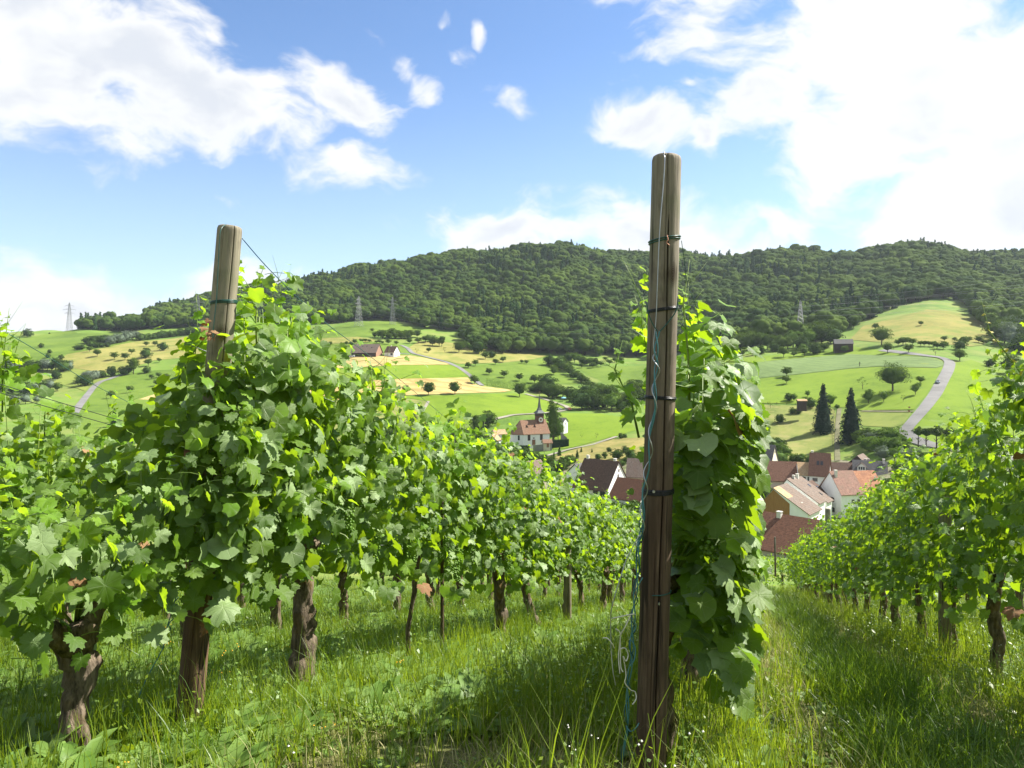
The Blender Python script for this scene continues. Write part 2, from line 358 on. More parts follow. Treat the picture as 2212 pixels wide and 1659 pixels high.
def roof(name, a, b, c2, scale=1.0):
    """clay tiles: courses across the slope (object z), tiles along, lichen patches"""
    m, t = mat_new(name); s = T(t); o = s.obj(); z = s.n('ShaderNodeSeparateXYZ'); s.l(o, z.inputs[0])
    n = s.noise(o, .55, 5, .6); n2 = s.noise(o, 2.1, 7, .78); n3 = s.noise(s.map(o, (1, 1, .3)), 2.2, 4)
    c = s.ramp(n2, [(.36, tuple(x * .8 for x in a)), (.5, tuple((x+y)/2 for x, y in zip(a, b))), (.64, b)])
    c = s.mix(s.rng(n, .46, .60, 0, .8), c, c2); c = s.mix(s.rng(n3, .5, .75, 0, .45), c, tuple(x * .5 for x in a))
    cr = s.m('FRACT', s.m('MULTIPLY', z.outputs[2], 3.6)); c = s.mix(s.rng(cr, .0, .3, .5, 0), c, tuple(x * .35 for x in a))
    tw = s.m('FRACT', s.m('MULTIPLY', z.outputs[0], 4.2)); c = s.mix(s.rng(tw, .0, .22, .25, 0), c, tuple(x * .4 for x in a))
    s.out(s.bsdf(c, .88, .2, 0, cr, .6, .05)); return m
M['r_church'] = roof('roof_church', (.17, .095, .06), (.30, .19, .12), (.24, .13, .08)); M['r_dark'] = roof('roof_dark', (.06, .038, .028), (.14, .085, .058), (.095, .056, .04))
M['r_red'] = roof('roof_red', (.13, .064, .042), (.26, .14, .09), (.20, .105, .07)); M['r_maroon'] = roof('roof_maroon', (.11, .048, .030), (.22, .105, .062), (.15, .072, .045))
M['r_orange'] = roof('roof_orange', (.33, .14, .075), (.48, .25, .14), (.27, .13, .08)); M['r_grey'] = roof('roof_grey', (.085, .085, .085), (.15, .145, .14), (.12, .11, .10))
M['r_brown'] = roof('roof_brown', (.125, .095, .075), (.23, .18, .145), (.17, .12, .09)); M['r_tan'] = roof('roof_tan', (.33, .22, .12), (.52, .38, .22), (.42, .26, .13))
M['r_rose'] = roof('roof_rose', (.24, .13, .10), (.38, .23, .175), (.26, .17, .125))
def boards(name, a, b):
    m, t = mat_new(name); s = T(t); o = s.obj(); z = s.n('ShaderNodeSeparateXYZ'); s.l(o, z.inputs[0])
    n = s.noise(s.map(o, (4, 4, .3)), 3, 5); c = s.ramp(n, [(.3, a), (.7, b)])
    fr = s.m('FRACT', s.m('MULTIPLY', s.m('ADD', z.outputs[0], z.outputs[1]), 4.0)); c = s.mix(s.rng(fr, 0, .18, .6, 0), c, tuple(x * .4 for x in a))
    s.out(s.bsdf(c, .85, .2)); return m
M['b_orange'] = boards('boards_orange', (.24, .115, .035), (.34, .18, .06)); M['b_dark'] = boards('boards_dark', (.035, .026, .02), (.08, .06, .045)); M['b_red'] = boards('boards_red', (.17, .07, .03), (.24, .11, .05)); M['brick'] = boards('brick_gable', (.26, .15, .10), (.34, .21, .14))
M['glass'] = simple('window_glass', (.03, .035, .04), .12); M['frame'] = simple('window_frame', (.62, .60, .56), .6); M['frame_br'] = simple('window_frame_brown', (.10, .05, .04), .6)
M['shut_red'] = simple('shutter_red', (.45, .04, .03), .6); M['shut_dk'] = simple('shutter_dark', (.05, .06, .05), .6); M['door'] = simple('door_brown', (.22, .09, .045), .6)
M['slate'] = plain('spire_slate', (.075, .085, .08), .6); M['chimney'] = plain('chimney_stone', (.55, .52, .46), .9); M['towerwood'] = boards('tower_boards', (.12, .045, .03), (.18, .08, .055))
M['clock'] = simple('clock_white', (.8, .8, .78), .5); M['gold'] = simple('clock_gold', (.5, .32, .1), .4)
M['car_grey'] = simple('car_paint_grey', (.30, .33, .37), .25, .4); M['car_red'] = simple('car_paint_red', (.5, .06, .04), .3); M['car_white'] = simple('car_paint_white', (.75, .75, .75), .3); M['tyre'] = simple('tyre', (.02, .02, .02), .8)
M['blue'] = simple('parasol_blue', (.16, .42, .55), .7)
def ground(name, a, b, big=.02, dry=None, fine=.6, rows=None):
    """field cover: long swells of tone, grain and optional drill rows (world space)"""
    m, t = mat_new(name); s = T(t); p = s.pos()
    n1 = s.noise(p, big, 4, .6); n2 = s.noise(p, fine, 6, .7); n3 = s.noise(p, .12, 4)
    f = s.m('ADD', s.m('MULTIPLY', n1, .40), s.m('ADD', s.m('MULTIPLY', n2, .38), s.m('MULTIPLY', n3, .22)))
    c = s.ramp(f, [(.41, tuple(x * .86 for x in a)), (.5, tuple((x + y) / 2 for x, y in zip(a, b))), (.59, b)])
    c = s.mix(s.rng(n2, .5, .8, 0, .5), c, tuple(x * .6 for x in a))
    if dry: c = s.mix(s.rng(s.noise(p, big * 2.3, 5, .65), .48, .62, 0, .65), c, dry)
    if rows:
        sp = s.n('ShaderNodeSeparateXYZ'); s.l(p, sp.inputs[0])
        ln = s.m('ADD', s.m('MULTIPLY', sp.outputs[0], rows[0]), s.m('MULTIPLY', sp.outputs[1], rows[1]))
        wv = s.m('SINE', s.m('ADD', s.m('MULTIPLY', ln, 6.283), s.m('MULTIPLY', n3, 5.0))); c = s.mix(s.rng(wv, .2, 1, 0, rows[2]), c, tuple(x * .62 for x in a))
    s.out(s.bsdf(c, .95, .1, 0, n2, .5, .15)); return m
# ------------------------------------------------------------------ terrain
PRE = [(60, 1280), (100, 1262), (130, 1222), (160, 1180)]
COLS = {
 -500: [(200,1090),(300,990),(400,930),(500,890),(600,855),(680,815),(750,780),(850,755),(1000,742),(1300,760),(2600,775)],
 0:    [(200,1090),(300,975),(400,918),(500,882),(600,850),(680,805),(750,768),(850,742),(1000,724),(1300,738),(2600,770)],
 200:  [(200,1090),(300,975),(400,915),(500,880),(600,848),(680,805),(750,764),(850,736),(1000,711),(1200,716),(2600,750)],
 400:  [(200,1090),(300,975),(400,912),(500,875),(600,840),(680,800),(750,764),(850,735),(950,712),(1100,690),(1300,665),(1500,662),(2600,720)],
 650:  [(200,1100),(300,1010),(400,935),(480,875),(540,830),(600,795),(640,775),(700,752),(780,724),(850,708),(950,690),(1100,655),(1250,634),(1400,626),(2600,720)],
 800:  [(200,1110),(320,1000),(380,940),(430,898),(480,860),(540,820),(590,790),(640,766),(700,742),(780,714),(860,693),(920,696),(980,682),(1060,650),(1160,614),(1260,590),(1380,584),(2600,700)],
 1000: [(200,1130),(320,1015),(385,967),(435,900),(500,855),(560,825),(640,785),(700,762),(760,745),(820,728),(900,695),(1000,650),(1100,605),(1200,574),(1300,562),(2600,690)],
 1200: [(200,1130),(240,1078),(310,1015),(385,967),(435,903),(540,855),(600,825),(650,800),(700,780),(740,768),(800,740),(900,690),(1000,640),(1100,595),(1200,562),(1290,550),(2600,690)],
 1400: [(200,1130),(240,1078),(310,1000),(370,950),(430,905),(540,850),(600,820),(650,800),(700,785),(740,774),(800,745),(900,695),(1000,645),(1100,600),(1200,570),(1290,560),(2600,690)],
 1600: [(200,1135),(250,1068),(290,1024),(340,975),(400,900),(430,868),(480,830),(540,786),(580,766),(620,753),(700,725),(800,690),(900,655),(1000,618),(1100,585),(1200,568),(2600,690)],
 1800: [(200,1135),(250,1068),(290,1022),(330,965),(360,932),(400,878),(430,845),(480,805),(540,775),(580,753),(620,738),(700,715),(800,680),(900,648),(1000,615),(1100,585),(1200,566),(2600,690)],
 2000: [(200,1110),(245,1045),(280,972),(300,942),(350,875),(390,830),(450,782),(500,752),(550,730),(600,706),(700,668),(760,655),(850,638),(900,620),(1000,582),(1100,556),(1190,543),(2600,690)],
 2212: [(200,1080),(240,1010),(280,958),(350,880),(400,835),(450,795),(500,765),(550,742),(600,722),(700,690),(800,660),(900,625),(1000,600),(1100,580),(1190,570),(2600,690)],
 2900: [(200,1070),(240,1000),(280,950),(350,880),(400,835),(450,795),(500,765),(550,742),(600,722),(700,690),(800,660),(900,640),(1000,620),(1100,600),(1190,590),(2600,690)]}
SA, CA = math.sin(R(18)), math.cos(R(18))
def plane_z(X, Y):
    s = X * SA + Y * CA; c = X * CA - Y * SA
    z = -.69 - .28 * s + .07 * c
    return z + .035 * np.sin(s * 1.7 + c * .6) * np.cos(c * 1.3 - s * .4)
DG = np.concatenate([np.geomspace(28, 200, 70, endpoint=False), np.linspace(200, 1000, 260, endpoint=False), np.linspace(1000, 1500, 70, endpoint=False), np.geomspace(1500, 2600, 16)])
UG = np.linspace(-1.15, 1.15, 461)
def _table():
    ks = sorted(COLS); A = np.array([np.interp(DG, [d for d, _ in PRE + COLS[k]], [(PHY - y) / PF for _, y in PRE + COLS[k]]) for k in ks])
    ku = [(k - PCX) / PF for k in ks]
    Tt = np.empty((len(UG), len(DG)))
    for j in range(len(DG)): Tt[:, j] = np.interp(UG, ku, A[:, j])
    g = np.exp(-np.linspace(-2, 2, 21) ** 2 / 1.2); g /= g.sum()
    P = np.pad(Tt, ((10, 10), (0, 0)), 'edge'); Tt = np.array([np.convolve(P[:, j], g, 'valid') for j in range(P.shape[1])]).T
    g = np.exp(-np.linspace(-2, 2, 9) ** 2 / 1.5); g /= g.sum()
    P = np.pad(Tt, ((0, 0), (4, 4)), 'edge'); Tt = np.array([np.convolve(P[i], g, 'valid') for i in range(P.shape[0])])
    Z = Tt * DG[None, :]
    X = UG[:, None] * DG[None, :]; Y = np.broadcast_to(DG[None, :], X.shape)
    am = np.clip((DG - 90) / 500, 0, 1)[None, :]
    Z += am * (.9 * np.sin(X * .021 + 1) * np.cos(Y * .017) + .45 * np.sin(X * .053 + Y * .031))
    hl = np.clip((DG - 850) / 300, 0, 1)[None, :]
    Z += hl * (3.5 * np.sin(X * .014 + Y * .006) + 4.5 * np.sin(X * .031 - Y * .012 + 2) + 3 * np.sin(X * .07 + Y * .03))
    b = np.clip((DG - 31) / 25, 0, 1)[None, :]; b = b * b * (3 - 2 * b)
    return Z * b + plane_z(X, Y) * (1 - b)
ZT = _table()
def H(X, Y):
    X = np.asarray(X, float); Y = np.asarray(Y, float)
    D = np.clip(Y, DG[0], DG[-1] - 1); U = np.clip(X / np.maximum(D, 1), UG[0], UG[-1])
    j = np.clip(np.searchsorted(DG, D) - 1, 0, len(DG) - 2); fj = (D - DG[j]) / (DG[j + 1] - DG[j])
    fi = (U - UG[0]) / (UG[1] - UG[0]); i = np.clip(fi.astype(int), 0, len(UG) - 2); fi = fi - i
    z = (ZT[i, j] * (1 - fi) * (1 - fj) + ZT[i + 1, j] * fi * (1 - fj) + ZT[i, j + 1] * (1 - fi) * fj + ZT[i + 1, j + 1] * fi * fj)
    return np.where(Y < 30, plane_z(X, Y), z)
DS = np.geomspace(32, 1500, 2600)
def at(px, py, d0=32.0):
    """world point of the terrain seen at a place of the photograph"""
    u, t = UT(px, py); g = H(u * DS, DS) / DS
    k = np.nonzero((g >= t) & (DS >= d0))[0]
    D = DS[k[0]] if len(k) else 1000.0
    return Vector((u * D, D, float(H(u * D, D))))

# colours of the land
G1 = (.105, .195, .022); G2 = (.165, .27, .034)
M['meadow'] = ground('meadow', (.085, .155, .024), (.145, .225, .036), .012, (.20, .22, .06))
M['bright'] = ground('meadow_bright', (.105, .175, .012), (.155, .225, .018), .02)
M['midgreen'] = ground('meadow_mid', (.088, .15, .018), (.138, .20, .026), .02, None, .8)
M['greygreen'] = ground('crop_grey_green', (.105, .16, .05), (.14, .20, .065), .02, None, .5, (.12, .05, .25))
M['wheat'] = ground('wheat', (.34, .26, .10), (.42, .33, .13), .03, None, .4, (.02, .09, .35))
M['stubble'] = ground('stubble', (.32, .22, .075), (.50, .38, .155), .05, (.30, .28, .09), .3, (.01, .05, .45))
M['hay'] = ground('hay_meadow', (.19, .19, .045), (.28, .255, .08), .02, (.13, .17, .03))
M['rough'] = ground('rough_meadow', (.11, .15, .03), (.21, .22, .06), .05, (.24, .22, .08), .35)
M['olive'] = ground('olive_meadow', (.14, .19, .035), (.20, .23, .05), .03)
M['bare'] = ground('bare_slope', (.20, .18, .055), (.28, .23, .08), .04, (.12, .15, .03), .4)
M['ochre'] = ground('ochre_meadow', (.17, .175, .04), (.25, .22, .06), .02, (.11, .17, .025))
M['asphalt'] = ground('asphalt', (.15, .148, .14), (.21, .205, .195), .05, None, 1.5)
M['gravelroad'] = ground('track_gravel', (.22, .205, .16), (.30, .28, .22), .05, None, 1.5)
M['earth'] = ground('village_ground', (.06, .085, .025), (.12, .13, .055), .08, (.28, .24, .18), 1.0)
m, t = mat_new('vineyard_soil'); s = T(t); p = s.pos()
n1 = s.noise(p, 1.3, 5); n2 = s.noise(p, 38, 6, .7)
M['soil'] = m
c = s.ramp(n2, [(.3, (.05, .06, .018)), (.5, (.15, .145, .055)), (.72, (.34, .29, .15))]); c = s.mix(s.rng(n1, .42, .58, 0, .6), c, (.08, .12, .025))
s.out(s.bsdf(c, .95, .1, 0, n2, .9, .02))

ni, nj = ZT.shape
V = np.stack([UG[:, None] * DG[None, :], np.broadcast_to(DG[None, :], ZT.shape), ZT], -1).reshape(-1, 3)
ii, jj = np.meshgrid(np.arange(ni - 1), np.arange(nj - 1), indexing='ij'); a = (ii * nj + jj).ravel()
F = np.stack([a, a + nj, a + nj + 1, a + 1], 1)
mobj('valley_ground', np_mesh('valley_ground', V, F, M['meadow'], smooth=True), kind='structure')
gx = np.linspace(-34, 40, 260); gy = np.linspace(-12, 29, 180); X, Y = np.meshgrid(gx, gy, indexing='ij')
V = np.stack([X, Y, plane_z(X, Y) + .004], -1).reshape(-1, 3); a = (np.arange(259)[:, None] * 180 + np.arange(179)[None, :]).ravel()
mobj('vineyard_ground', np_mesh('vineyard_ground', V, np.stack([a, a + 180, a + 181, a + 1], 1), M['soil'], smooth=True), kind='structure')

def densify(P, step=6, closed=True):
    out = []; n = len(P)
    for i in range(n if closed else n - 1):
        a, b = P[i], P[(i + 1) % n]; k = max(1, int(math.hypot(b[0]-a[0], b[1]-a[1]) / step))
        out += [(a[0] + (b[0]-a[0]) * q / k, a[1] + (b[1]-a[1]) * q / k) for q in range(k)]
    if not closed: out.append(P[-1])
    return out
LAYER = [0]
def field(name, fr, pts, mat, cell=9.0):
    LAYER[0] += 1; lift = .14 + .05 * (LAYER[0] % 4)
    pp = densify([fr(*p) for p in pts], 5); W = [at(*p) for p in pp]; W2 = []
    for p in W:
        if not W2 or (Vector((p.x, p.y)) - W2[-1]).length > .8: W2.append(Vector((p.x, p.y)))
    n = len(W2); xs = [p.x for p in W2]; ys = [p.y for p in W2]; ins = []
    x = min(xs)
    c = max(cell, math.sqrt((max(xs) - min(xs)) * (max(ys) - min(ys)) / 5000))
    gx = np.arange(min(xs), max(xs), c); gy = np.arange(min(ys), max(ys), c)
    for x in gx:
        for y in gy: ins.append(Vector((x + .001 * y, y + .0013 * x)))
    r = mgeo.delaunay_2d_cdt(W2 + ins, [], [list(range(n))], 1, 1e-3)
    vs = np.array([(v.x, v.y) for v in r[0]]); fs = [f for f in r[2]]
    if not len(fs): return None
    z = H(vs[:, 0], vs[:, 1]) + lift
    F = np.array([list(f) for f in fs if len(f) == 3]); V = np.column_stack([vs, z])
    e1 = V[F[:, 1]] - V[F[:, 0]]; e2 = V[F[:, 2]] - V[F[:, 0]]; fl = (e1[:, 0] * e2[:, 1] - e1[:, 1] * e2[:, 0]) < 0; F[fl] = F[fl][:, ::-1]
    return mobj(name, np_mesh(name, V, F, mat, smooth=True), kind='structure')
def road(name, fr, pts, width, mat, lift=.42, taper=None):
    W = [at(*p) for p in densify([fr(*p) for p in pts], 3, False)]
    P = [Vector((p.x, p.y)) for p in W]
    for _ in range(6): P = [P[0]] + [(P[i-1] + P[i] * 2 + P[i+1]) / 4 for i in range(1, len(P)-1)] + [P[-1]]
    Q = [P[0]]
    for p in P[1:]:
        if (p - Q[-1]).length > 1.5: Q.append(p)
    vs = []; m = len(Q)
    for i, p in enumerate(Q):
        d = (Q[min(i+1, m-1)] - Q[max(i-1, 0)]).normalized(); n = Vector((d.y, -d.x)); 
        for k in (-1, -.33, .33, 1):
            q = p + n * (k * width / 2); vs.append((q.x, q.y, float(H(q.x, q.y)) + lift + (.03 if abs(k) < .5 else 0)))
    fs = [(i*4+k, i*4+k+1, i*4+k+5, i*4+k+4) for i in range(m-1) for k in range(3)]
    return mobj(name, np_mesh(name, np.array(vs), np.array(fs), mat), kind='structure')

M['track'] = ground('worn_track', (.13, .13, .065), (.20, .19, .11), .08, None, 1.2)
field('meadow', RL, [(-200,800),(0,650),(250,560),(800,475),(860,510),(1100,510),(1550,520),(1500,590),(1100,680),(700,745),(450,800),(0,850)], M['midgreen'])
field('hay_meadow', RL, [(640,800),(750,740),(1100,680),(1500,600),(1860,575),(2212,520),(2700,420),(2700,640),(2212,760),(1700,810),(1350,930),(1150,950),(800,890),(640,830)], M['hay'])
field('olive_meadow', RL, [(200,960),(430,930),(800,895),(1150,955),(1100,1040),(1000,1080),(940,1150),(860,1120),(300,1000)], M['olive'])
field('bright_meadow', RL, [(850,1390),(1010,1150),(1130,1040),(1350,975),(1600,925),(2000,905),(2700,850),(2900,1500),(1100,1700),(800,1600)], M['midgreen'])
field('sandy_patch', RL, [(1530,1240),(1720,1180),(1850,1190),(1800,1250)], M['wheat'])
field('knoll_meadow', RF, [(-200,560),(0,510),(130,415),(500,306),(950,274),(1150,300),(1370,385),(1250,440),(900,470),(600,492),(0,515)], M['midgreen'])
field('tan_strip', RF, [(-60,560),(0,518),(600,492),(830,532),(790,552),(540,575),(0,590)], M['hay'])
field('orchard_meadow', RF, [(-150,880),(-60,600),(540,580),(820,560),(1180,600),(1290,735),(520,752),(260,818),(0,890)], M['midgreen'])
field('wheat_field', RF, [(190,885),(260,822),(520,756),(1290,740),(1500,775),(1870,860),(1200,865),(260,910)], M['wheat'])
field('green_field', RF, [(-100,950),(260,914),(1200,869),(1880,864),(2060,960),(2105,1030),(1500,1046),(100,1094),(-200,1100)], M['bright'])
field('stubble_field', R2, [(-80,1020),(60,1012),(620,976),(1060,966),(1085,1003),(1150,1022),(1340,1046),(1290,1058),(700,1078),(230,1110),(-80,1120)], M['stubble'])
field('green_field', R2, [(215,1115),(700,1084),(1330,1066),(1430,1072),(1600,1120),(1680,1165),(1640,1182),(1340,1205),(1215,1235),(1180,1262),(720,1262),(780,1180),(812,1115),(690,1098)], M['bright'])
field('rough_meadow', R2, [(150,1120),(690,1100),(808,1118),(775,1180),(715,1262),(640,1330),(200,1400)], M['rough'])
field('dry_meadow', R2, [(712,815),(690,775),(750,735),(900,738),(1200,780),(1560,828),(1480,850),(1280,872),(1000,880),(860,845)], M['hay'])
field('green_slope', R2, [(1010,900),(1280,878),(1500,852),(1620,870),(1650,930),(1760,1005),(1560,1010),(1500,1040),(1340,1040),(1160,1010),(1080,945)], M['midgreen'])
field('green_slope', R2, [(1740,900),(2200,890),(2200,1060),(1960,1010),(1840,960)], M['midgreen'])
field('church_meadow', R2, [(1650,1190),(1900,1195),(2085,1225),(2120,1300),(2000,1335),(1720,1408),(1600,1420),(1610,1300)], M['bright'])
field('tree_nursery_slope', R2, [(1560,1480),(1720,1425),(2000,1352),(2200,1345),(2200,1520),(1700,1580)], M['bare'])
field('village_ground', Z4, [(900,900),(1500,980),(2300,900),(3000,950),(3400,1100),(3400,1400),(1500,1500),(600,1200)], M['earth'])
field('village_ground', Z5, [(0,380),(400,400),(900,420),(1200,380),(1500,420),(1900,480),(2300,560),(2300,900),(1200,1000),(0,1000)], M['earth'])
field('bright_meadow', R3, [(405,800),(700,775),(1180,718),(1400,748),(1640,778),(1180,768),(820,792),(500,830)], M['bright'])
field('crop_field', R3, [(380,840),(820,795),(1180,766),(1640,782),(1735,812),(1740,832),(1690,846),(1350,838),(1180,850),(900,882),(540,918),(380,930)], M['greygreen'])
field('bright_meadow', R3, [(380,935),(540,922),(900,886),(1180,854),(1350,842),(1690,850),(1735,845),(1700,900),(1640,1000),(1560,1095),(1250,1100),(1180,1085),(1080,1080),(900,1062),(530,1055),(380,1050)], M['bright'])
field('rough_meadow', R3, [(380,1060),(530,1062),(900,1070),(1090,1090),(1110,1230),(1090,1400),(820,1400),(540,1260),(380,1240)], M['rough'])
field('yellow_meadow', R3, [(1235,1110),(1545,1112),(1500,1180),(1440,1200),(1250,1190)], M['olive'])
field('bright_meadow', R3, [(1815,815),(1900,800),(2100,870),(2212,895),(2500,900),(2500,1400),(1900,1345),(1640,1290),(1530,1240),(1640,1090),(1760,930)], M['bright'])
field('ochre_meadow', R3, [(1180,680),(1260,600),(1440,550),(1640,500),(1760,510),(2060,570),(2060,700),(1900,720),(1500,690),(1400,700)], M['ochre'])
field('green_strip', R3, [(1290,618),(1600,596),(1900,560),(2050,572),(2050,592),(1500,620)], M['midgreen'])
field('green_strip', R3, [(1340,665),(1600,640),(2050,612),(2020,650),(1560,680)], M['midgreen'])
road('farm_road', R2, [(640,762),(685,780),(705,812),(850,848),(940,873),(1010,905),(1070,950),(1110,985),(1150,1018)], 4.2, M['asphalt'])
road('farm_road', R2, [(1425,1070),(1560,1108),(1690,1150),(1703,1166),(1650,1180),(1560,1190),(1350,1203),(1222,1232)], 3.2, M['gravelroad'])
road('gravel_track', R2, [(1500,1480),(1700,1422),(1850,1392),(2010,1338)], 2.6, M['gravelroad'])
road('gravel_track', R2, [(812,1118),(780,1175),(730,1205)], 2.0, M['gravelroad'])
road('valley_road', RL, [(820,1400),(870,1320),(950,1215),(1040,1100),(1110,1045),(1200,1020),(1335,972)], 5.2, M['asphalt'])
road('hill_road', R3, [(1370,742),(1450,752),(1640,776),(1730,788),(1778,812),(1765,860),(1735,915),(1690,1000),(1630,1080),(1560,1160),(1505,1222),(1530,1262),(1640,1300),(1800,1330),(2000,1365),(2300,1420)], 5.9, M['asphalt'])
road('side_road', R3, [(1560,1108),(1500,1108),(1250,1105)], 1.8, M['track'])
road('village_lane', R3, [(1120,1090),(1112,1160),(1105,1290),(1110,1400)], 2.2, M['track'])

# ------------------------------------------------------------------ tree builders
def quad_cloud(C, Nn, size, rng, tilt=.5):
    """one small leaf quad per centre C with normal near Nn"""
    n = len(C); Nn = Nn + rng.normal(0, tilt, (n, 3)); Nn /= np.linalg.norm(Nn, axis=1, keepdims=True) + 1e-9
    a = np.cross(Nn, rng.normal(0, 1, (n, 3))); a /= np.linalg.norm(a, axis=1, keepdims=True) + 1e-9; b = np.cross(Nn, a)
    s = (size * rng.uniform(.6, 1.3, n))[:, None]
    V = np.stack([C - a * s, C - b * s * .6, C + a * s, C + b * s * .6], 1).reshape(-1, 3)
    return V, np.arange(4 * n).reshape(-1, 4)
def crown_arrays(seed, rx, rz, zc, nclump, per, leaf, cl=.34, low=-.6, core=True, fill=.0):
    rng = np.random.default_rng(seed); C = []; Nn = []
    for k in range(nclump):
        th = rng.uniform(0, 2 * math.pi); v = rng.uniform(low, 1); q = math.sqrt(max(0, 1 - v * v)) ; rad = rng.uniform(.62, 1.02) if rng.random() > fill else rng.uniform(.2, .6)
        c = np.array([math.cos(th) * q * rx * rad, math.sin(th) * q * rx * rad, zc + v * rz * rad])
        cr = cl * rng.uniform(.7, 1.25) * rx
        d = rng.normal(0, 1, (per, 3)); d[:, 2] = np.abs(d[:, 2]) * 1.0 - .25; d /= np.linalg.norm(d, axis=1, keepdims=True)
        C.append(c + d * cr * rng.uniform(.75, 1.05, (per, 1)) * np.array([1, 1, .75])); Nn.append(d)
    V, F = quad_cloud(np.concatenate(C), np.concatenate(Nn), leaf, rng)
    if core:  # solid inner blob added so that light does not pass through the crown
        bm = bmesh.new(); bmesh.ops.create_icosphere(bm, subdivisions=2, radius=1)
        cv = np.array([v.co[:] for v in bm.verts]); cf = [[v.index for v in f.verts] for f in bm.faces]; bm.free()
        cv = cv * (1 + .25 * rng.normal(0, 1, (len(cv), 1)) * .5) * np.array([rx * .72, rx * .72, rz * .74]) + np.array([0, 0, zc])
        F = np.concatenate([F, np.array([f + [f[2]] for f in cf])[:, :4] + len(V)]) if False else F
        T3 = np.array(cf) + len(V); V = np.concatenate([V, cv]); F = (F, T3)
    else: F = (F, np.zeros((0, 3), int))
    return V, F
def lump_crown(seed, nl=11, nq=230):
    rng = np.random.default_rng(seed); bm = bmesh.new(); bmesh.ops.create_icosphere(bm, subdivisions=2, radius=1)
    sv = np.array([v.co[:] for v in bm.verts]); sf = np.array([[v.index for v in f.verts] for f in bm.faces]); bm.free(); Vs, Fs, C, Nn = [], [], [], []; b = 0
    for k in range(nl):
        if k == 0: c, r = np.array([0, 0, .55]), .36
        else:
            th = k * 2.4 + rng.uniform(-.4, .4); v = rng.uniform(-.45, .95); q = math.sqrt(1 - v * v); c = np.array([math.cos(th) * q * .27, math.sin(th) * q * .27, .56 + v * .27]); r = rng.uniform(.15, .23)
        Vs.append(sv * r * np.array([1, 1, .92]) * (1 + rng.normal(0, .07, (len(sv), 1))) + c); Fs.append(sf + b); b += len(sv)
        m_ = nq // nl; d = rng.normal(0, 1, (m_, 3)); d[:, 2] = np.abs(d[:, 2]) - .3; d /= np.linalg.norm(d, axis=1, keepdims=True); C.append(c + d * r * rng.uniform(.95, 1.15, (m_, 1))); Nn.append(d)
    V, F = quad_cloud(np.concatenate(C), np.concatenate(Nn), .04, rng, .3); T3 = np.concatenate(Fs) + len(V)
    return np.concatenate([V] + Vs), (F, T3)
def mix_mesh(name, V, F, mat):
    q, t3 = F; me = bpy.data.meshes.new(name); nq, n3 = len(q), len(t3)
    me.vertices.add(len(V)); me.vertices.foreach_set('co', np.asarray(V, np.float32).ravel())
    me.loops.add(nq * 4 + n3 * 3); me.loops.foreach_set('vertex_index', np.concatenate([q.ravel(), t3.ravel()]).astype(np.int32))
    me.polygons.add(nq + n3); me.polygons.foreach_set('loop_start', np.concatenate([np.arange(nq) * 4, nq * 4 + np.arange(n3) * 3]).astype(np.int32))
    try: me.polygons.foreach_set('loop_total', np.concatenate([np.full(nq, 4), np.full(n3, 3)]).astype(np.int32))
    except Exception: pass
    me.update(calc_edges=True); me.validate(); me.materials.append(mat); return me
def conifer_arrays(seed, h, r, layers, per, leaf, z0=.06):
    rng = np.random.default_rng(seed); C = []; Nn = []
    for k in range(layers):
        f = k / layers; z = h * (z0 + (1 - z0) * f); rr = r * (1 - f) ** .8 * rng.uniform(.85, 1.1) + .02 * r; n = max(5, int(per * (1 - f * .8)))
        nb = max(5, int(11 * (1 - f) + 3)); ba = rng.uniform(0, 6.28, nb); th = ba[rng.integers(0, nb, n)] + rng.normal(0, .16, n); q = np.sqrt(rng.uniform(.08, 1, n))
        C.append(np.stack([np.cos(th) * q * rr, np.sin(th) * q * rr, z - q * rr * .30 + rng.normal(0, .012 * h, n)], 1)); Nn.append(np.stack([np.cos(th) * .5, np.sin(th) * .5, np.full(n, .8)], 1))
    V, F = quad_cloud(np.concatenate(C), np.concatenate(Nn), leaf, rng, .35)
    m = 9; cz = np.array([0.03, .35, .7, .97]) * h; cr = np.array([.62, .48, .25, .01]) * r
    cv = np.array([[math.cos(2*math.pi*j/m) * a, math.sin(2*math.pi*j/m) * a, z] for z, a in zip(cz, cr) for j in range(m)])
    t3 = []
    for i in range(3):
        for j in range(m): a, b, c, d = i*m+j, i*m+(j+1)%m, (i+1)*m+(j+1)%m, (i+1)*m+j; t3 += [[a, b, c], [a, c, d]]
    t3 = np.array(t3) + len(V); return np.concatenate([V, cv]), (F, t3)
def trunk_mesh(name, h, r, seed, limbs=5, reach=.5, mat=None):
    rg = random.Random(seed); mb = MB(); bend = rg.uniform(-.04, .04) * h
    mb.tube([(0, 0, -.3), (bend * .3, 0, h * .35), (bend, bend * .4, h * .62), (bend * 1.2, bend, h * .85)], [r * 1.25, r, r * .7, r * .25], 7)
    for k in range(limbs):
        a = k * 2.4 + rg.random(); z0 = h * rg.uniform(.28, .5); L = h * reach * rg.uniform(.7, 1.1)
        mb.tube([(bend * .6, bend * .2, z0), (math.cos(a) * L * .5, math.sin(a) * L * .5, z0 + L * .45), (math.cos(a) * L * .85, math.sin(a) * L * .85, z0 + L * .75)], [r * .5, r * .32, r * .1], 5)
    return mb.mesh(name, mat or M['trunk'], True)
TREE = {}   # kind -> list of (trunk mesh, crown mesh), all one metre tall
def tkind(kind, variants): TREE[kind] = variants
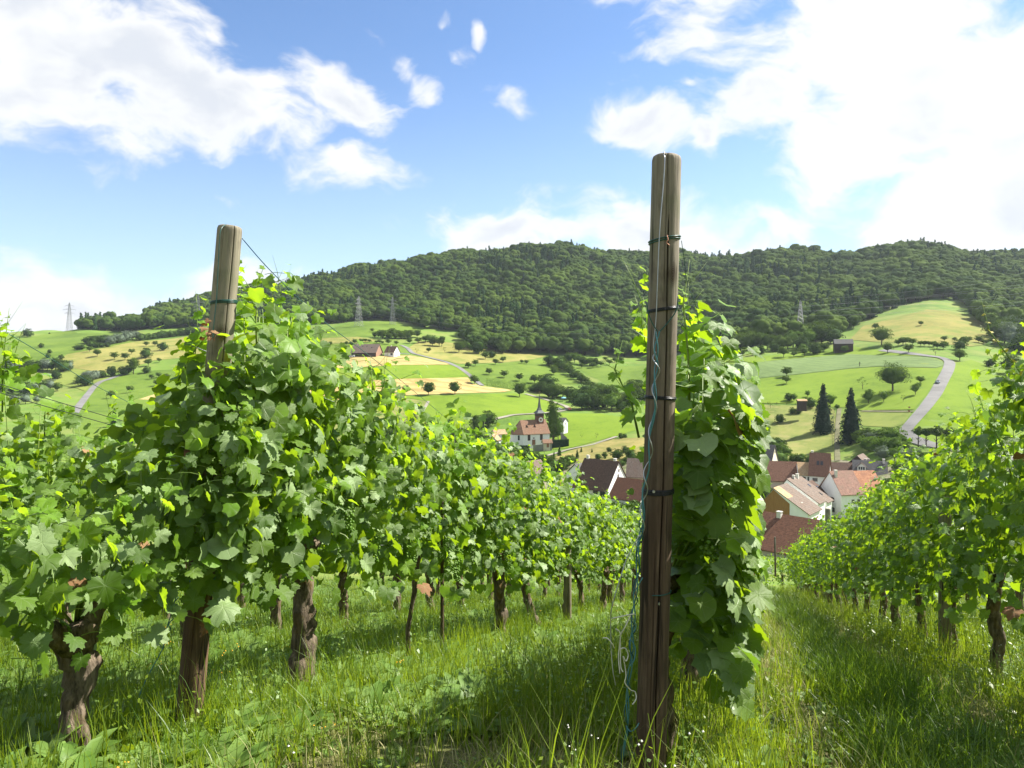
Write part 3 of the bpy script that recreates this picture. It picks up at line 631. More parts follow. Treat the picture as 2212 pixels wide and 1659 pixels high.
def mkround(kind, mat, n, rx, rz, zc, nclump, per, leaf, tr=.022, seeds=3, low=-.55, reach=.42, fill=0, core=True, cl=.34):
    L = []
    for s_ in range(seeds):
        V, F = crown_arrays(hash(kind) % 1 + n * 10 + s_, rx, rz, zc, nclump, per, leaf, cl, low, core, fill)
        L.append((trunk_mesh(kind + '_trunk', zc * 1.1, tr, n * 7 + s_, 5, reach), mix_mesh(kind + '_crown', V, F, M[mat])))
    TREE[kind] = L
mkround('orch', 'orch', 1, .47, .36, .58, 30, 44, .034, low=-.75)
mkround('round', 'orch', 2, .44, .45, .53, 34, 44, .030)
mkround('light', 'orch_lt', 3, .36, .40, .57, 30, 44, .028)
mkround('grey', 'orch_gr', 4, .42, .42, .50, 30, 40, .034, low=-.9)
mkround('bush', 'hedge', 5, .55, .50, .45, 34, 44, .040, low=-.9)
mkround('lbush', 'orch_lt', 6, .55, .50, .45, 34, 44, .038, low=-.9)
mkround('big', 'orch', 7, .52, .42, .56, 60, 60, .020, .03, 2, reach=.5)
mkround('thin', 'orch', 8, .32, .36, .6, 14, 20, .022, .016, 3, core=False, cl=.3)
mkround('poll', 'hedge', 9, .27, .24, .76, 22, 40, .028, .028, 2, reach=.25)
mkround('column', 'hedge', 10, .21, .48, .50, 70, 60, .015, .03, 2, low=-1, cl=.36)
mkround('tall', 'wood_far', 11, .30, .40, .60, 30, 40, .030, .022, 3)
L = []
for s_ in range(2):
    V, F = conifer_arrays(40 + s_, 1, .27, 34, 130, .022); L.append((trunk_mesh('pine_trunk', .9, .02, s_, 0), mix_mesh('pine_crown', V, F, M['conif'])))
TREE['pine'] = L
L = []
for s_ in range(2):
    V, F = conifer_arrays(60 + s_, 1, .30, 14, 50, .045); L.append((trunk_mesh('fir_trunk', .8, .025, s_, 0), mix_mesh('fir_crown', V, F, M['hedge'])))
TREE['fir'] = L
TRG = random.Random(5)
NAMES = {'orch': 'orchard_tree', 'round': 'round_tree', 'light': 'leafy_tree', 'grey': 'willow_tree', 'bush': 'bush', 'lbush': 'bush', 'big': 'walnut_tree', 'thin': 'young_tree', 'poll': 'pollarded_tree', 'column': 'columnar_tree', 'tall': 'forest_tree', 'pine': 'spruce_tree', 'fir': 'small_fir_tree'}
def tree(kind, px, py, hpx, label, group=None, cat=None, wide=1.0, d0=32.0, D=None):
    if D: u, t_ = UT(px, py); p = Vector((u * D, D, float(H(u * D, D))))
    else: p = at(px, py, d0)
    sc = hpx * 1.12 * p.y / PF; v = TRG.choice(TREE[kind])
    name = NAMES[kind]; e = empty(name, p, TRG.uniform(0, 6.28), label=label, cat=cat or ('bush' if 'bush' in kind else 'tree'), group=group)
    e.scale = (sc * wide, sc * wide, sc)
    if p.y > 30: e.location.z -= .1
    mobj('trunk', v[0], e); mobj('crown', v[1], e); return e
def instancer(name, P, rot, scl, pick, protos, **k):
    """stuff: one object whose nodes place copies of a few prototypes on its points"""
    me = bpy.data.meshes.new(name); me.vertices.add(len(P)); me.vertices.foreach_set('co', np.asarray(P, np.float32).ravel())
    for an, ty, av in (('rot', 'FLOAT_VECTOR', rot), ('scl', 'FLOAT_VECTOR', scl), ('pick', 'INT', pick)):
        a_ = me.attributes.new(an, ty, 'POINT'); a_.data.foreach_set('vector' if ty == 'FLOAT_VECTOR' else 'value', np.asarray(av, np.float32 if ty != 'INT' else np.int32).ravel())
    me.update(); c = bpy.data.collections.new(name + '_kinds')
    for i, pm in enumerate(protos):
        o = bpy.data.objects.new('%s_kind_%02d' % (name, i), pm); c.objects.link(o)
    g = bpy.data.node_groups.new(name + '_nodes', 'GeometryNodeTree')
    g.interface.new_socket('Geometry', in_out='INPUT', socket_type='NodeSocketGeometry'); g.interface.new_socket('Geometry', in_out='OUTPUT', socket_type='NodeSocketGeometry')
    n = g.nodes; gi = n.new('NodeGroupInput'); go = n.new('NodeGroupOutput'); ip = n.new('GeometryNodeInstanceOnPoints'); ci = n.new('GeometryNodeCollectionInfo')
    ci.inputs['Collection'].default_value = c; ci.inputs['Separate Children'].default_value = True; ci.inputs['Reset Children'].default_value = True
    def na(nm, ty):
        q = n.new('GeometryNodeInputNamedAttribute'); q.data_type = ty; q.inputs['Name'].default_value = nm; return q.outputs['Attribute']
    er = n.new('FunctionNodeEulerToRotation'); g.links.new(na('rot', 'FLOAT_VECTOR'), er.inputs[0])
    g.links.new(gi.outputs[0], ip.inputs['Points']); g.links.new(ci.outputs[0], ip.inputs['Instance']); ip.inputs['Pick Instance'].default_value = True
    g.links.new(na('pick', 'INT'), ip.inputs['Instance Index']); g.links.new(er.outputs[0], ip.inputs['Rotation']); g.links.new(na('scl', 'FLOAT_VECTOR'), ip.inputs['Scale'])
    g.links.new(ip.outputs[0], go.inputs[0])
    o = mobj(name, me, **k); md = o.modifiers.new('scatter', 'NODES'); md.node_group = g; return o

# ------------------------------------------------------------------ the wooded hill
BASE = [(120,700),(165,712),(300,718),(430,716),(560,712),(640,722),(700,712),(735,700),(780,692),(860,694),(900,708),(940,732),(1000,752),(1080,762),(1180,766),(1300,772),(1420,772),(1560,757),(1680,742),(1790,738),(1835,716),(1880,690),(1930,668),(1960,657),(1985,652),(2010,646),(2060,648),(2095,668),(2110,700),(2140,712),(2400,712)]
rng = np.random.default_rng(11)
step = 9.9; xs = np.arange(-1100, 1250, step); ys = np.arange(560, 1480, step); X, Y = np.meshgrid(xs, ys); X = X.ravel() + rng.uniform(-4.6, 4.6, X.size); Y = Y.ravel() + rng.uniform(-4.6, 4.6, Y.size)
Z = H(X, Y); px = PCX + PF * X / Y; py = PHY - PF * Z / Y
ok = (py < np.interp(px, [b[0] for b in BASE], [b[1] for b in BASE])) & (px > 170) & (px < 2420)
ok &= ~((px < 760) & (Y < 880)) & ~((px > 165) & (px < 480) & (Y < 960)) & ~((px < 320) & (Y > 1120))
ok &= ~((Y < 840) & (px < 1000))
X, Y, Z, px, py = X[ok], Y[ok], Z[ok], px[ok], py[ok]
con = (np.sin(X * .018 + 1.3) + np.sin(Y * .023 + X * .007) + rng.normal(0, .8, len(X))) > 1.45
con |= rng.random(len(X)) < .04
FP = []
for s_ in range(5):
    V, F = lump_crown(80 + s_); FP.append(mix_mesh('forest_crown', V, F, M['wood_far']))
for s_ in range(2):
    V, F = conifer_arrays(90 + s_, 1.18, .30, 12, 40, .075); FP.append(mix_mesh('forest_conifer', V, F, M['wood_con']))
n = len(X); pk = np.where(con, 5 + rng.integers(0, 2, n), rng.integers(0, 5, n)); hs = rng.uniform(12.5, 21.5, n) * np.where(rng.random(n) < .08, 1.22, 1)
wd = rng.uniform(.85, 1.15, n); scl = np.stack([hs * wd * 1.02, hs * wd * 1.02, hs], 1)
front = np.zeros(n, bool)
edge = np.interp(px, [b[0] for b in BASE], [b[1] for b in BASE]) - py
front = (edge < 6.5) & (px > 185) & (px < 2200)
fi = np.nonzero(front)[0]; rg_ = random.Random(3); fi = list(fi); rg_.shuffle(fi); fi = fi[:230]; keep = np.ones(n, bool); keep[fi] = False
rot = np.stack([rng.normal(0, .05, n), rng.normal(0, .05, n), rng.uniform(0, 6.28, n)], 1)
instancer('forest', np.stack([X, Y, Z - .8], 1)[keep], rot[keep], scl[keep], pk[keep], FP, kind='stuff')
TT = trunk_mesh('forest_trunk', .5, .016, 3, 3, .2)
for i in fi:
    q = px[i]
    if q < 480: lb, gp = 'broadleaf tree at the foot of the wood on the far left hilltop', 'trees along the edge of the left hilltop wood'
    elif q < 940: lb, gp = 'broadleaf tree at the wood edge behind the pylon knoll', 'trees along the wood edge behind the knoll'
    elif q < 1620: lb, gp = 'broadleaf tree at the foot of the wooded hill above the orchards', 'trees along the foot of the wooded hill'
    elif q < 1960: lb, gp = 'broadleaf tree at the wood edge behind the dark barn hut', 'trees along the wood edge by the barn hut'
    else: lb, gp = 'broadleaf tree at the wood edge above the ochre meadow', 'trees along the wood edge above the ochre meadow'
    e = empty('forest_tree', (X[i], Y[i], Z[i] - .5), rot[i][2], label=lb, cat='tree', group=gp); e.scale = tuple(scl[i] * .95)
    mobj('crown', FP[pk[i]], e); mobj('trunk', TT, e)
print('forest', n, 'front', len(fi))
# ------------------------------------------------------------------ single trees and bushes
ORD = ['first', 'second', 'third', 'fourth', 'fifth', 'sixth', 'seventh', 'eighth', 'ninth', 'tenth', 'eleventh', 'twelfth']
gA = 'small trees scattered on the far left hay meadow'
for (f, x, y, h, k, lb, gp) in [
 (RL, 305, 552, 90, 'bush', 'lone dark round tree on the skyline at the far left', None),
 (RL, 545, 515, 16, 'bush', 'tiny bush on the skyline left of the farthest pylon', None),
 (RL, 455, 668, 50, 'bush', 'dark bush alone in the green meadow below the far left skyline', None),
 (RL, 165, 640, 28, 'bush', 'small dark bush at the left picture edge below the skyline meadow', None),
 (RL, 545, 732, 42, 'bush', 'upper bush of the pair at the left end of the hay meadow', None),
 (RL, 530, 782, 48, 'bush', 'lower bush of the pair at the left end of the hay meadow', None),
 (RL, 680, 795, 50, 'bush', 'bush on the lower left tip of the hay meadow', None),
 (RL, 990, 715, 62, 'orch', 'small tree on the top border of the hay meadow below the hedge', None),
 (RL, 1075, 768, 80, 'orch', 'leftmost rounded tree in the middle of the hay meadow', None),
 (RL, 1265, 802, 85, 'orch', 'left tree of the side by side pair in the hay meadow', None),
 (RL, 1382, 808, 80, 'orch', 'right tree of the side by side pair in the hay meadow', None),
 (RL, 1455, 740, 62, 'orch', 'small tree above the pair in the hay meadow', None),
 (RL, 1615, 782, 105, 'bush', 'largest dark bushy tree of the hay meadow by the green patch', None),
 (RL, 1615, 655, 58, 'orch', 'left one of two small trees at the top of the hay meadow', None),
 (RL, 1715, 650, 58, 'orch', 'right one of two small trees at the top of the hay meadow', None),
 (RL, 1805, 700, 90, 'bush', 'bushy tree at the right end of the hay meadow beside vine leaves', None),
 (RL, 2190, 530, 70, 'bush', 'round bush on the hay ridge left of the grey post', None),
 (RL, 1475, 962, 175, 'tall', 'tall tree where the valley road bends behind trees', None),
 (RL, 1375, 970, 95, 'bush', 'bush just right of the bend of the left valley road', None),
 (RL, 1430, 950, 80, 'bush', 'bush beside the tall tree at the left valley road bend', None),
 (RL, 1640, 870, 80, 'orch', 'tree above the bright meadow near the left vine leaves', None),
 (RL, 1620, 950, 75, 'bush', 'low tree casting shadow on the top of the bright left meadow', None),
 (RL, 1760, 830, 50, 'orch', 'small tree between hay meadow and vine leaves', None),
 (RL, 1675, 1015, 52, 'orch', 'left one of the three small trees above the pale path', None),
 (RL, 1755, 1000, 58, 'orch', 'middle one of the three small trees above the pale path', None),
 (RL, 1848, 1015, 62, 'orch', 'right one of the three small trees above the pale path', None),
 (RL, 1730, 1092, 70, 'orch', 'round tree below the pale path in the bright left meadow', None),
 (RL, 1440, 1168, 78, 'orch', 'right tree of the two standing mid slope in the bright left meadow', None),
 (RL, 1225, 1228, 85, 'orch', 'left tree nearest the valley road in the bright left meadow', None),
 (RL, 1510, 1360, 72, 'bush', 'bush low in the bright left meadow below the sandy patch', None),
 (RL, 1265, 1545, 190, 'pine', 'loose dark fir standing behind the yellow vine leaves', None),
 (RL, 1225, 980, 100, 'bush', 'round tree left of the valley road bend on olive meadow', None),
 (RL, 615, 1015, 95, 'bush', 'dark tree alone on the olive meadow at left', None)]:
    tree(k, *f(x, y), h / 5.12, lb, gp)
def cluster(f, sc, pts, kinds, label, group, seed=0, jit=4, wide=1.15):
    rg = random.Random(seed); P = [(x + rg.uniform(-jit, jit), y + rg.uniform(-jit/3, jit/3), h) for (x, y, h) in pts]
    if len(P) <= 12: P.sort()
    for i, (x, y, h) in enumerate(P): tree(rg.choice(kinds), *f(x, y), h / sc * rg.uniform(.85, 1.15), label + (', %s from the left' % ORD[i] if len(P) <= 12 else ''), group, wide=wide)
cluster(RL, 5.12, [(950+i*38, 615-i*2+ (i%3)*6, 70) for i in range(9)], ['bush'], 'dark hedge tree in the clump below the left wood', 'dark trees of the clump below the left wood', 1)
cluster(RL, 5.12, [(1215+i*42, 635-i*9, 95) for i in range(8)], ['grey'], 'silvery grey willow in the clump below the left wood', 'silvery willows below the left wood', 2)
cluster(RL, 5.12, [(850,690,55),(900,690,60),(1000,660,60),(1060,670,60),(1120,665,55),(1180,662,50)], ['bush'], 'bush in the loose hedge between green hill and hay meadow', 'bushes between green hill and hay meadow', 3)
cluster(RL, 5.12, [(1555+i*48, 590-i*6, 70) for i in range(13)], ['lbush', 'bush'], 'low bushy tree in the hedge climbing to the left pylon', 'hedge trees climbing to the left pylon', 4)
cluster(RL, 5.12, [(60+i*46, 930+(i%3)*10-(i//8)*12, 120) for i in range(16)], ['bush', 'tall', 'grey'], 'dark tree in the long hedge at the left valley bottom', 'trees of the long hedge at the left valley bottom', 5, 8)
cluster(RL, 5.12, [(880,1060,90),(930,1050,100),(980,1040,105),(1030,1025,95),(1080,1010,90),(1130,1000,70),(940,1090,100)], ['bush', 'grey'], 'bushy tree in the hedge along the left valley road', 'hedge trees along the left valley road', 6)
cluster(RL, 5.12, [(40,1150,120),(130,1170,110),(220,1180,120),(300,1190,140),(400,1180,110),(480,1140,100),(560,1130,110),(640,1150,90),(160,1300,120),(280,1290,110),(400,1280,90)], ['bush', 'round', 'grey'], 'dark tree low in the left valley behind the vine tops', 'dark trees low in the left valley', 7, 10)
cluster(RF, 6.144, [(20,440,60),(75,440,62),(130,438,45),(-50,450,70),(190,440,30)], ['bush'], 'low dark bush at the wood edge left of the pylon knoll', 'low bushes left of the pylon knoll', 8)
for (x, y, h, k, lb) in [
 (20, 625, 62, 'orch', 'first small tree of the row left of the farm, by vine leaves'), (138, 612, 58, 'orch', 'second small tree of the row left of the farm'), (235, 608, 56, 'orch', 'third small tree of the row left of the farm'),
 (398, 625, 62, 'orch', 'small tree just up left of the barn roof'), (448, 605, 55, 'orch', 'smaller tree behind the one up left of the barn'), (512, 615, 58, 'orch', 'small tree touching the left end of the barn roof'),
 (562, 590, 72, 'orch', 'dark tree above the left end of the barn roof'), (790, 430, 52, 'orch', 'single small tree on top of the pylon knoll'), (345, 780, 80, 'bush', 'bushy tree in the hollow left of the barn'),
 (290, 810, 35, 'bush', 'low dark bushes running down left of the barn'), (1112, 600, 58, 'orch', 'small tree behind the white farmhouse'), (1005, 595, 75, 'orch', 'tree between barn and farmhouse roofs'),
 (1385, 705, 65, 'thin', 'sparse small tree right of the farm driveway'), (1540, 698, 66, 'orch', 'neat small tree in the dry meadow right of the farm'), (1755, 705, 80, 'thin', 'open branched tree in the dry meadow below the orchard'),
 (1715, 622, 135, 'tall', 'tall grey green tree at the top of the dry meadow'), (1942, 700, 135, 'big', 'wide dark tree at the right top of the dry meadow'), (2065, 905, 75, 'orch', 'dark small tree right above the road bend'),
 (2145, 1110, 110, 'orch', 'round tree on the road edge at the stubble corner'), (1540, 1265, 165, 'round', 'left round tree on the lower edge of the stubble field'), (1890, 1255, 158, 'round', 'right round tree on the lower edge of the stubble field'),
 (1955, 1558, 118, 'thin', 'open leaning fruit tree alone in the green field above the church'), (1320, 1640, 125, 'round', 'bushy dark tree below the gravel track'), (1570, 1660, 100, 'light', 'light fruit tree at the lower border of the green field'),
 (1830, 1680, 100, 'light', 'second light fruit tree at the lower border of the green field'), (1240, 1220, 80, 'bush', 'half hidden bush on the stubble field behind a vine tip')]:
    tree(k, *RF(x, y), h / 6.144, lb)
cluster(RF, 6.144, [(830,500,70),(880,495,70)] + [(930+i*42, 520-(i%2)*12, 105-(i%3)*12) for i in range(10)] + [(1290,580,75),(1400,580,90),(1390,500,90),(1230,490,90),(1130,470,80)], ['round', 'orch'], 'dark fruit tree in the dense orchard behind the farm', 'trees of the dense orchard behind the farm', 9, 5)
cluster(RF, 6.144, [(1500,570,100),(1540,560,100),(1590,610,105),(1600,560,90),(1680,620,110),(2010,660,95),(2060,665,100),(2110,680,90)], ['round', 'orch', 'light'], 'fruit tree in the belt between dry meadow and wood', 'trees between dry meadow and wood', 10)
cluster(RF, 6.144, [(650,570,50),(700,565,55),(760,565,50),(850,580,52),(895,582,50),(930,585,45)], ['orch'], 'small tree peeking over the barn roof', 'small trees behind the barn roof', 12, 3)
for (x, y, h, k, lb) in [
 (1210,772,60,'light','yellowish tree at the wood edge right of the bushy group'), (1280,815,75,'round','double crowned tree standing off the wood edge'), (1172,850,48,'orch','small tree below the wide bushy tree'),
 (1215,838,42,'bush','low bush beside the small tree under the wood'), (1130,812,82,'bush','wide light green bushy tree below the wood'),
 (1065,907,38,'orch','leftmost small tree of the green slope by the road'), (1108,893,40,'orch','second small tree of the green slope by the road'), (1195,950,44,'orch','roundish tree on the slope above the tiny vineyard'),
 (1235,885,38,'orch','wide small tree on the upper green slope'), (1282,870,38,'orch','dense small tree at the upper border of the green slope'), (1290,968,48,'orch','broad tree in the row above the tiny vineyard'),
 (1385,990,50,'orch','second broad tree in the row above the tiny vineyard'), (1482,1004,56,'orch','third broad tree in the row above the tiny vineyard'), (1403,878,26,'orch','left one of two tiny trees under the wood'), (1432,882,28,'orch','right one of two tiny trees under the wood'),
 (1578,890,66,'bush','round dark tree standing below the wood near the creek hedge'), (1605,948,58,'round','tree at the top of the creek hedge'),
 (1105,1008,52,'orch','round tree on the road edge at the stubble corner by the bend'), (1388,1088,84,'round','tall round tree at the tip of the stubble field'),
 (705,1262,70,'round','dark round tree left in front of the gravel track'), (828,1282,62,'light','loose light tree in the row above the vine tops'), (955,1282,66,'thin','sparse tree in the row above the vine tops'),
 (1190,1270,90,'bush','leafy tree left of the church annex'), (1120,1290,80,'bush','second leafy tree left of the church annex')]:
    tree(k, *R2(x, y), h / 2.926, lb)
cluster(R2, 2.926, [(1640,900,55),(1662,915,58),(1685,930,55),(1708,948,50),(1730,962,48),(1752,978,48),(1775,992,44),(1800,1000,40),(1825,1005,34),(1650,880,50),(1625,885,40)], ['bush', 'round'], 'leafy tree in the creek hedge running down from the wood', 'trees of the creek hedge', 13, 4, 1.3)
cluster(R2, 2.926, [(1700,865,60),(1735,870,62),(1770,880,60),(1800,885,55),(1830,890,60),(1860,888,50)], ['bush', 'light'], 'light tree in the group at the wood foot beside the creek', 'light trees at the wood foot by the creek', 14)
cluster(R2, 2.926, [(1778,905,32),(1850,905,34),(1900,897,38),(1955,885,32),(1930,860,30),(1990,870,34),(2030,865,30)], ['orch'], 'small orchard tree on the meadow behind the dark post', 'small orchard trees on the meadow behind the dark post', 15, 2)
cluster(R2, 2.926, [(1505,1050,55),(1530,1060,62),(1565,1045,95),(1590,1060,60),(1600,1095,75),(1625,1100,80),(1570,1095,60),(1660,1085,62),(1480,1055,35),(1455,1050,30)], ['round', 'bush'], 'dark tree in the grove above the church spire', 'dark trees of the grove above the church', 16, 6)
cluster(R2, 2.926, [(1710,1095,66),(1745,1120,75),(1780,1165,105),(1800,1100,80),(1835,1110,105),(1870,1130,105),(1860,1165,90),(1905,1120,95),(1915,1165,100),(1950,1150,110),(1965,1180,95),(2000,1160,90),(2020,1175,80),(1985,1090,70),(1890,1070,70),(2010,1105,55)], ['round', 'bush', 'light'], 'leafy tree in the grove right of the blue parasol', 'leafy trees of the grove right of the parasol', 17, 6, 1.2)
cluster(R2, 2.926, [(2085,1170,90),(2120,1130,110),(2160,1120,110),(2095,1060,70),(2140,1050,70),(2085,1205,62)], ['round', 'bush'], 'dark tree just left of the tall dark post', 'dark trees just left of the tall post', 18, 4)
for (x, y, h, k, lb) in [
 (1640,1462,62,'fir','largest young fir on the brown slope above the gable house'), (1605,1485,50,'fir','young fir left of the largest on the brown slope'), (1752,1475,52,'fir','young fir right behind the white chimney'),
 (1778,1438,34,'fir','small fir higher up on the brown slope'), (1720,1490,40,'fir','narrow young fir by the track on the brown slope'), (1845,1440,28,'fir','tiny fir in the open brown slope'),
 (1955,1435,30,'bush','small bush in the middle of the brown slope'), (1885,1485,34,'bush','bush right above the dark gable roof'), (2000,1480,62,'bush','big bush on the brown slope behind the gable house'),
 (2055,1440,42,'bush','bush on the right of the brown slope'), (2092,1490,60,'bush','dense bush by the post on the brown slope'), (2030,1350,34,'bush','bush at the top end of the gravel track'), (2055,1345,22,'bush','small bush beside the one at the top of the gravel track'),
 (1545,1450,30,'thin','thin sapling beside the lower gravel track'), (1872,1350,38,'thin','thin sapling in the church meadow'), (1780,1348,24,'thin','short sapling in the church meadow'), (1930,1480,30,'fir','tiny fir above the gable end')]:
    tree(k, *R2(x, y), h / 2.926, lb)
cluster(R2, 2.926, [(1300,1475,80),(1350,1480,70),(1410,1490,70),(1460,1500,60),(1500,1510,70),(1250,1470,90),(1180,1450,100),(1540,1520,60),(1590,1530,70),(1640,1560,80),(1690,1540,70),(1100,1420,120),(1020,1400,110),(940,1380,100),(860,1400,120),(780,1390,110),(700,1400,120),(620,1420,130),(540,1400,120),(460,1380,110)], ['round', 'bush', 'light'], 'leafy tree in the garden belt below the church', 'trees in the garden belt below the church', 19, 12)
# right hill
for (x, y, h, k, lb) in [
 (475,788,36,'orch','leftmost tree of the row below the right wood'), (542,782,42,'orch','second tree of the row below the right wood'), (605,772,40,'orch','third tree of the row below the right wood'), (650,766,48,'bush','bushy fourth tree of the row below the right wood'),
 (790,785,62,'orch','wide tree with long shadow left of the barn hut orchard'), (850,782,34,'orch','small tree between two wide ones below the hut orchard'), (912,778,55,'orch','broad tree below the hut orchard'), (990,766,44,'orch','tree with shadow at the right of the hut orchard'),
 (1150,760,46,'orch','tree just below the dark barn hut'), (1333,620,38,'orch','left small tree high in the ochre meadow'), (1603,597,28,'orch','right small tree high in the ochre meadow'), (1370,712,98,'big','tall dark tree alone right of the barn hut'),
 (1405,757,56,'big','broad tree at the foot of the tall dark one'), (1528,758,52,'orch','round tree above the grey green crop'), (1688,772,45,'thin','spindly tree above the road bend'), (1832,740,60,'bush','bushy tree below the right orchard'),
 (1858,712,50,'orch','tree at the right end of the upper orchard'), (1742,690,34,'orch','left small tree high above the road'), (1800,690,26,'orch','small tree high above the road bend'), (1832,804,62,'big','dark tree inside the road bend'),
 (1388,842,42,'thin','faint tree on the border of the crop and bright meadow'), (808,900,58,'orch','upper tree of the stacked pair in the bright meadow'), (808,942,48,'orch','lower tree of the stacked pair in the bright meadow'),
 (597,1013,48,'orch','small tree near the vine leaves in the bright meadow'), (1435,985,145,'big','largest walnut tree in the bright right meadow'), (1258,976,76,'thin','nearly bare tree left of the largest walnut'), (1602,942,46,'orch','dark tree right of the largest walnut'),
 (1570,1004,62,'light','light tree with shadow right of the walnut'), (1590,968,36,'light','small light tree squeezed behind another right of the walnut'), (1292,1060,82,'light','left light tree below the walnut'), (1382,1048,68,'light','right light tree below the walnut'),
 (1497,1048,44,'thin','thin pale sapling below the walnut'), (2010,838,46,'bush','dark bushy tree on the far right meadow edge'), (2125,884,108,'round','tall tree with shadow at the far right meadow'),
 (822,1043,46,'bush','left bush of the pair above the rough meadow'), (852,1046,46,'light','right bush of the pair above the rough meadow'), (932,1020,38,'light','small light tree behind the little shed'), (950,1083,60,'bush','bushy tree left beside the dark spruce'),
 (1066,1080,78,'light','light tree between the two spruces'), (1105,1085,24,'bush','small round bush beside the village lane'), (655,1110,46,'thin','upper left sapling on the rough meadow'), (622,1134,46,'bush','dark little bush on the rough meadow'),
 (843,1118,36,'bush','left one of two dark bushes on the rough meadow'), (877,1118,34,'bush','right one of two dark bushes on the rough meadow'), (765,1172,48,'bush','dark round bush in the middle of the rough meadow'), (590,1176,46,'light','pale sapling at the left of the rough meadow'),
 (640,1190,50,'light','pale sapling below the dark little bush'), (1025,1228,262,'pine','left one of the two tall dark spruces'), (1190,1284,290,'pine','right one of the two tall dark spruces'), (712,1085,40,'thin','thin tree on the track above the rough meadow'),
 (600,1290,72,'bush','dark bush behind the grey roofed house'), (645,1292,50,'thin','small tree behind the grey roofed house')]:
    tree(k, *R3(x, y), h / 2.738, lb, wide=1.0 if k != 'pine' else .95)
cluster(R3, 2.738, [(770,740,80),(810,735,85),(850,725,90),(890,735,80),(940,720,100),(980,705,90),(1020,705,105),(1060,700,95),(740,750,60),(960,765,55),(1030,750,45),(900,755,50),(700,735,95),(660,735,100),(620,735,95),(580,740,90),(540,740,85),(500,745,75)], ['round', 'bush', 'light'], 'leafy tree at the wood foot left of the barn hut', 'leafy trees at the wood foot left of the barn hut', 20, 8, 1.2)
cluster(R3, 2.738, [(1470,715,42),(1495,712,48),(1515,706,45),(1550,712,42),(1600,716,32),(1625,718,36),(1650,720,36),(1675,722,34),(1700,735,42),(1730,735,40),(1745,722,34),(1880,700,40),(1945,700,36),(1970,705,30),(2000,710,38),(2025,705,44)], ['orch'], 'orchard tree in the long row above the road bend', 'orchard trees in the long row above the road bend', 21, 4)
cluster(R3, 2.738, [(2040,690,90),(2075,660,110),(2100,700,110),(2140,720,130),(2170,740,130),(2200,760,120),(2230,740,140),(2130,640,100),(2180,660,110)], ['round', 'bush', 'grey'], 'leafy tree at the right picture edge below the wood', 'leafy trees at the right edge below the wood', 22, 6)
for i, (x, y, h) in enumerate([(1587,1312,106),(1633,1318,108),(1695,1332,128),(1772,1337,122)]):
    tree('poll', *R3(x, y), h / 2.738, ['leftmost pollarded tree along the road curve', 'second pollarded tree along the road curve', 'third and tallest pollarded tree along the road curve', 'rightmost pollarded tree along the road curve'][i])
cluster(R3, 2.738, [(1230,1300,75),(1270,1290,80),(1310,1300,85),(1350,1290,85),(1395,1285,80),(1440,1295,80),(1300,1340,75),(1350,1350,80),(1400,1345,85),(1450,1350,85),(1500,1345,70),(1380,1390,75),(1440,1395,80),(1500,1395,75),(1550,1375,70),(1560,1420,75),(1620,1400,60),(1500,1300,50)], ['bush', 'round', 'lbush', 'light', 'grey'], 'dense dark shrub on the bank below the road curve', 'shrubs on the bank below the road curve', 23, 8, 1.25)
cluster(R3, 2.738, [(745,1330,75),(770,1370,75),(810,1385,70),(850,1400,55),(720,1370,60),(900,1395,40),(780,1410,60),(880,1410,50),(940,1400,40)], ['light', 'lbush', 'bush'], 'leafy bush between the rough meadow and the village roofs', 'bushes between rough meadow and village roofs', 24, 6)
cluster(Z5, 5.12, [(2080,700,110),(2150,640,110),(2230,620,120),(1950,620,120),(1880,740,140),(1800,700,120),(1800,860,150),(1550,960,130),(1650,940,120),(1750,900,150),(1900,500,80),(2040,500,80)], ['bush', 'round', 'lbush'], 'garden tree right of the village houses', 'garden trees right of the village houses', 25, 10)
cluster(Z5, 5.12, [(300,590,150),(480,600,150),(430,640,70),(250,760,90),(350,780,100),(450,800,110),(500,720,90),(560,680,60),(300,860,110),(380,900,90)], ['lbush', 'bush'], 'garden bush beside the brown gabled barn', 'garden bushes beside the brown gabled barn', 26, 8)
cluster(Z4, 5.85, [(1230,960,110),(1180,1000,120),(1120,1040,140),(1060,1050,130),(1000,1080,140),(940,1100,130),(880,1120,120),(1850,1000,80),(1900,960,90),(1960,900,110),(2000,960,100),(2040,1200,120),(1560,900,60),(1640,890,60)], ['bush', 'round'], 'dark garden tree around the white gabled house', 'garden trees around the white gabled house', 27, 10)
cluster(Z4, 5.85, [(2020,1600,160),(1900,1640,170),(1780,1600,150),(1640,1560,150),(1500,1500,140),(2150,1560,150)], ['bush'], 'bush below the maroon roofed barn', 'bushes below the maroon roofed barn', 28, 10)
tree('column', *Z4(990, 672), 470 / 5.85, 'tall dark columnar tree standing right beside the church', wide=.82)
tree('light', *Z4(1050, 668), 250 / 5.85, 'lighter drooping tree in front of the dark columnar tree', wide=.72)

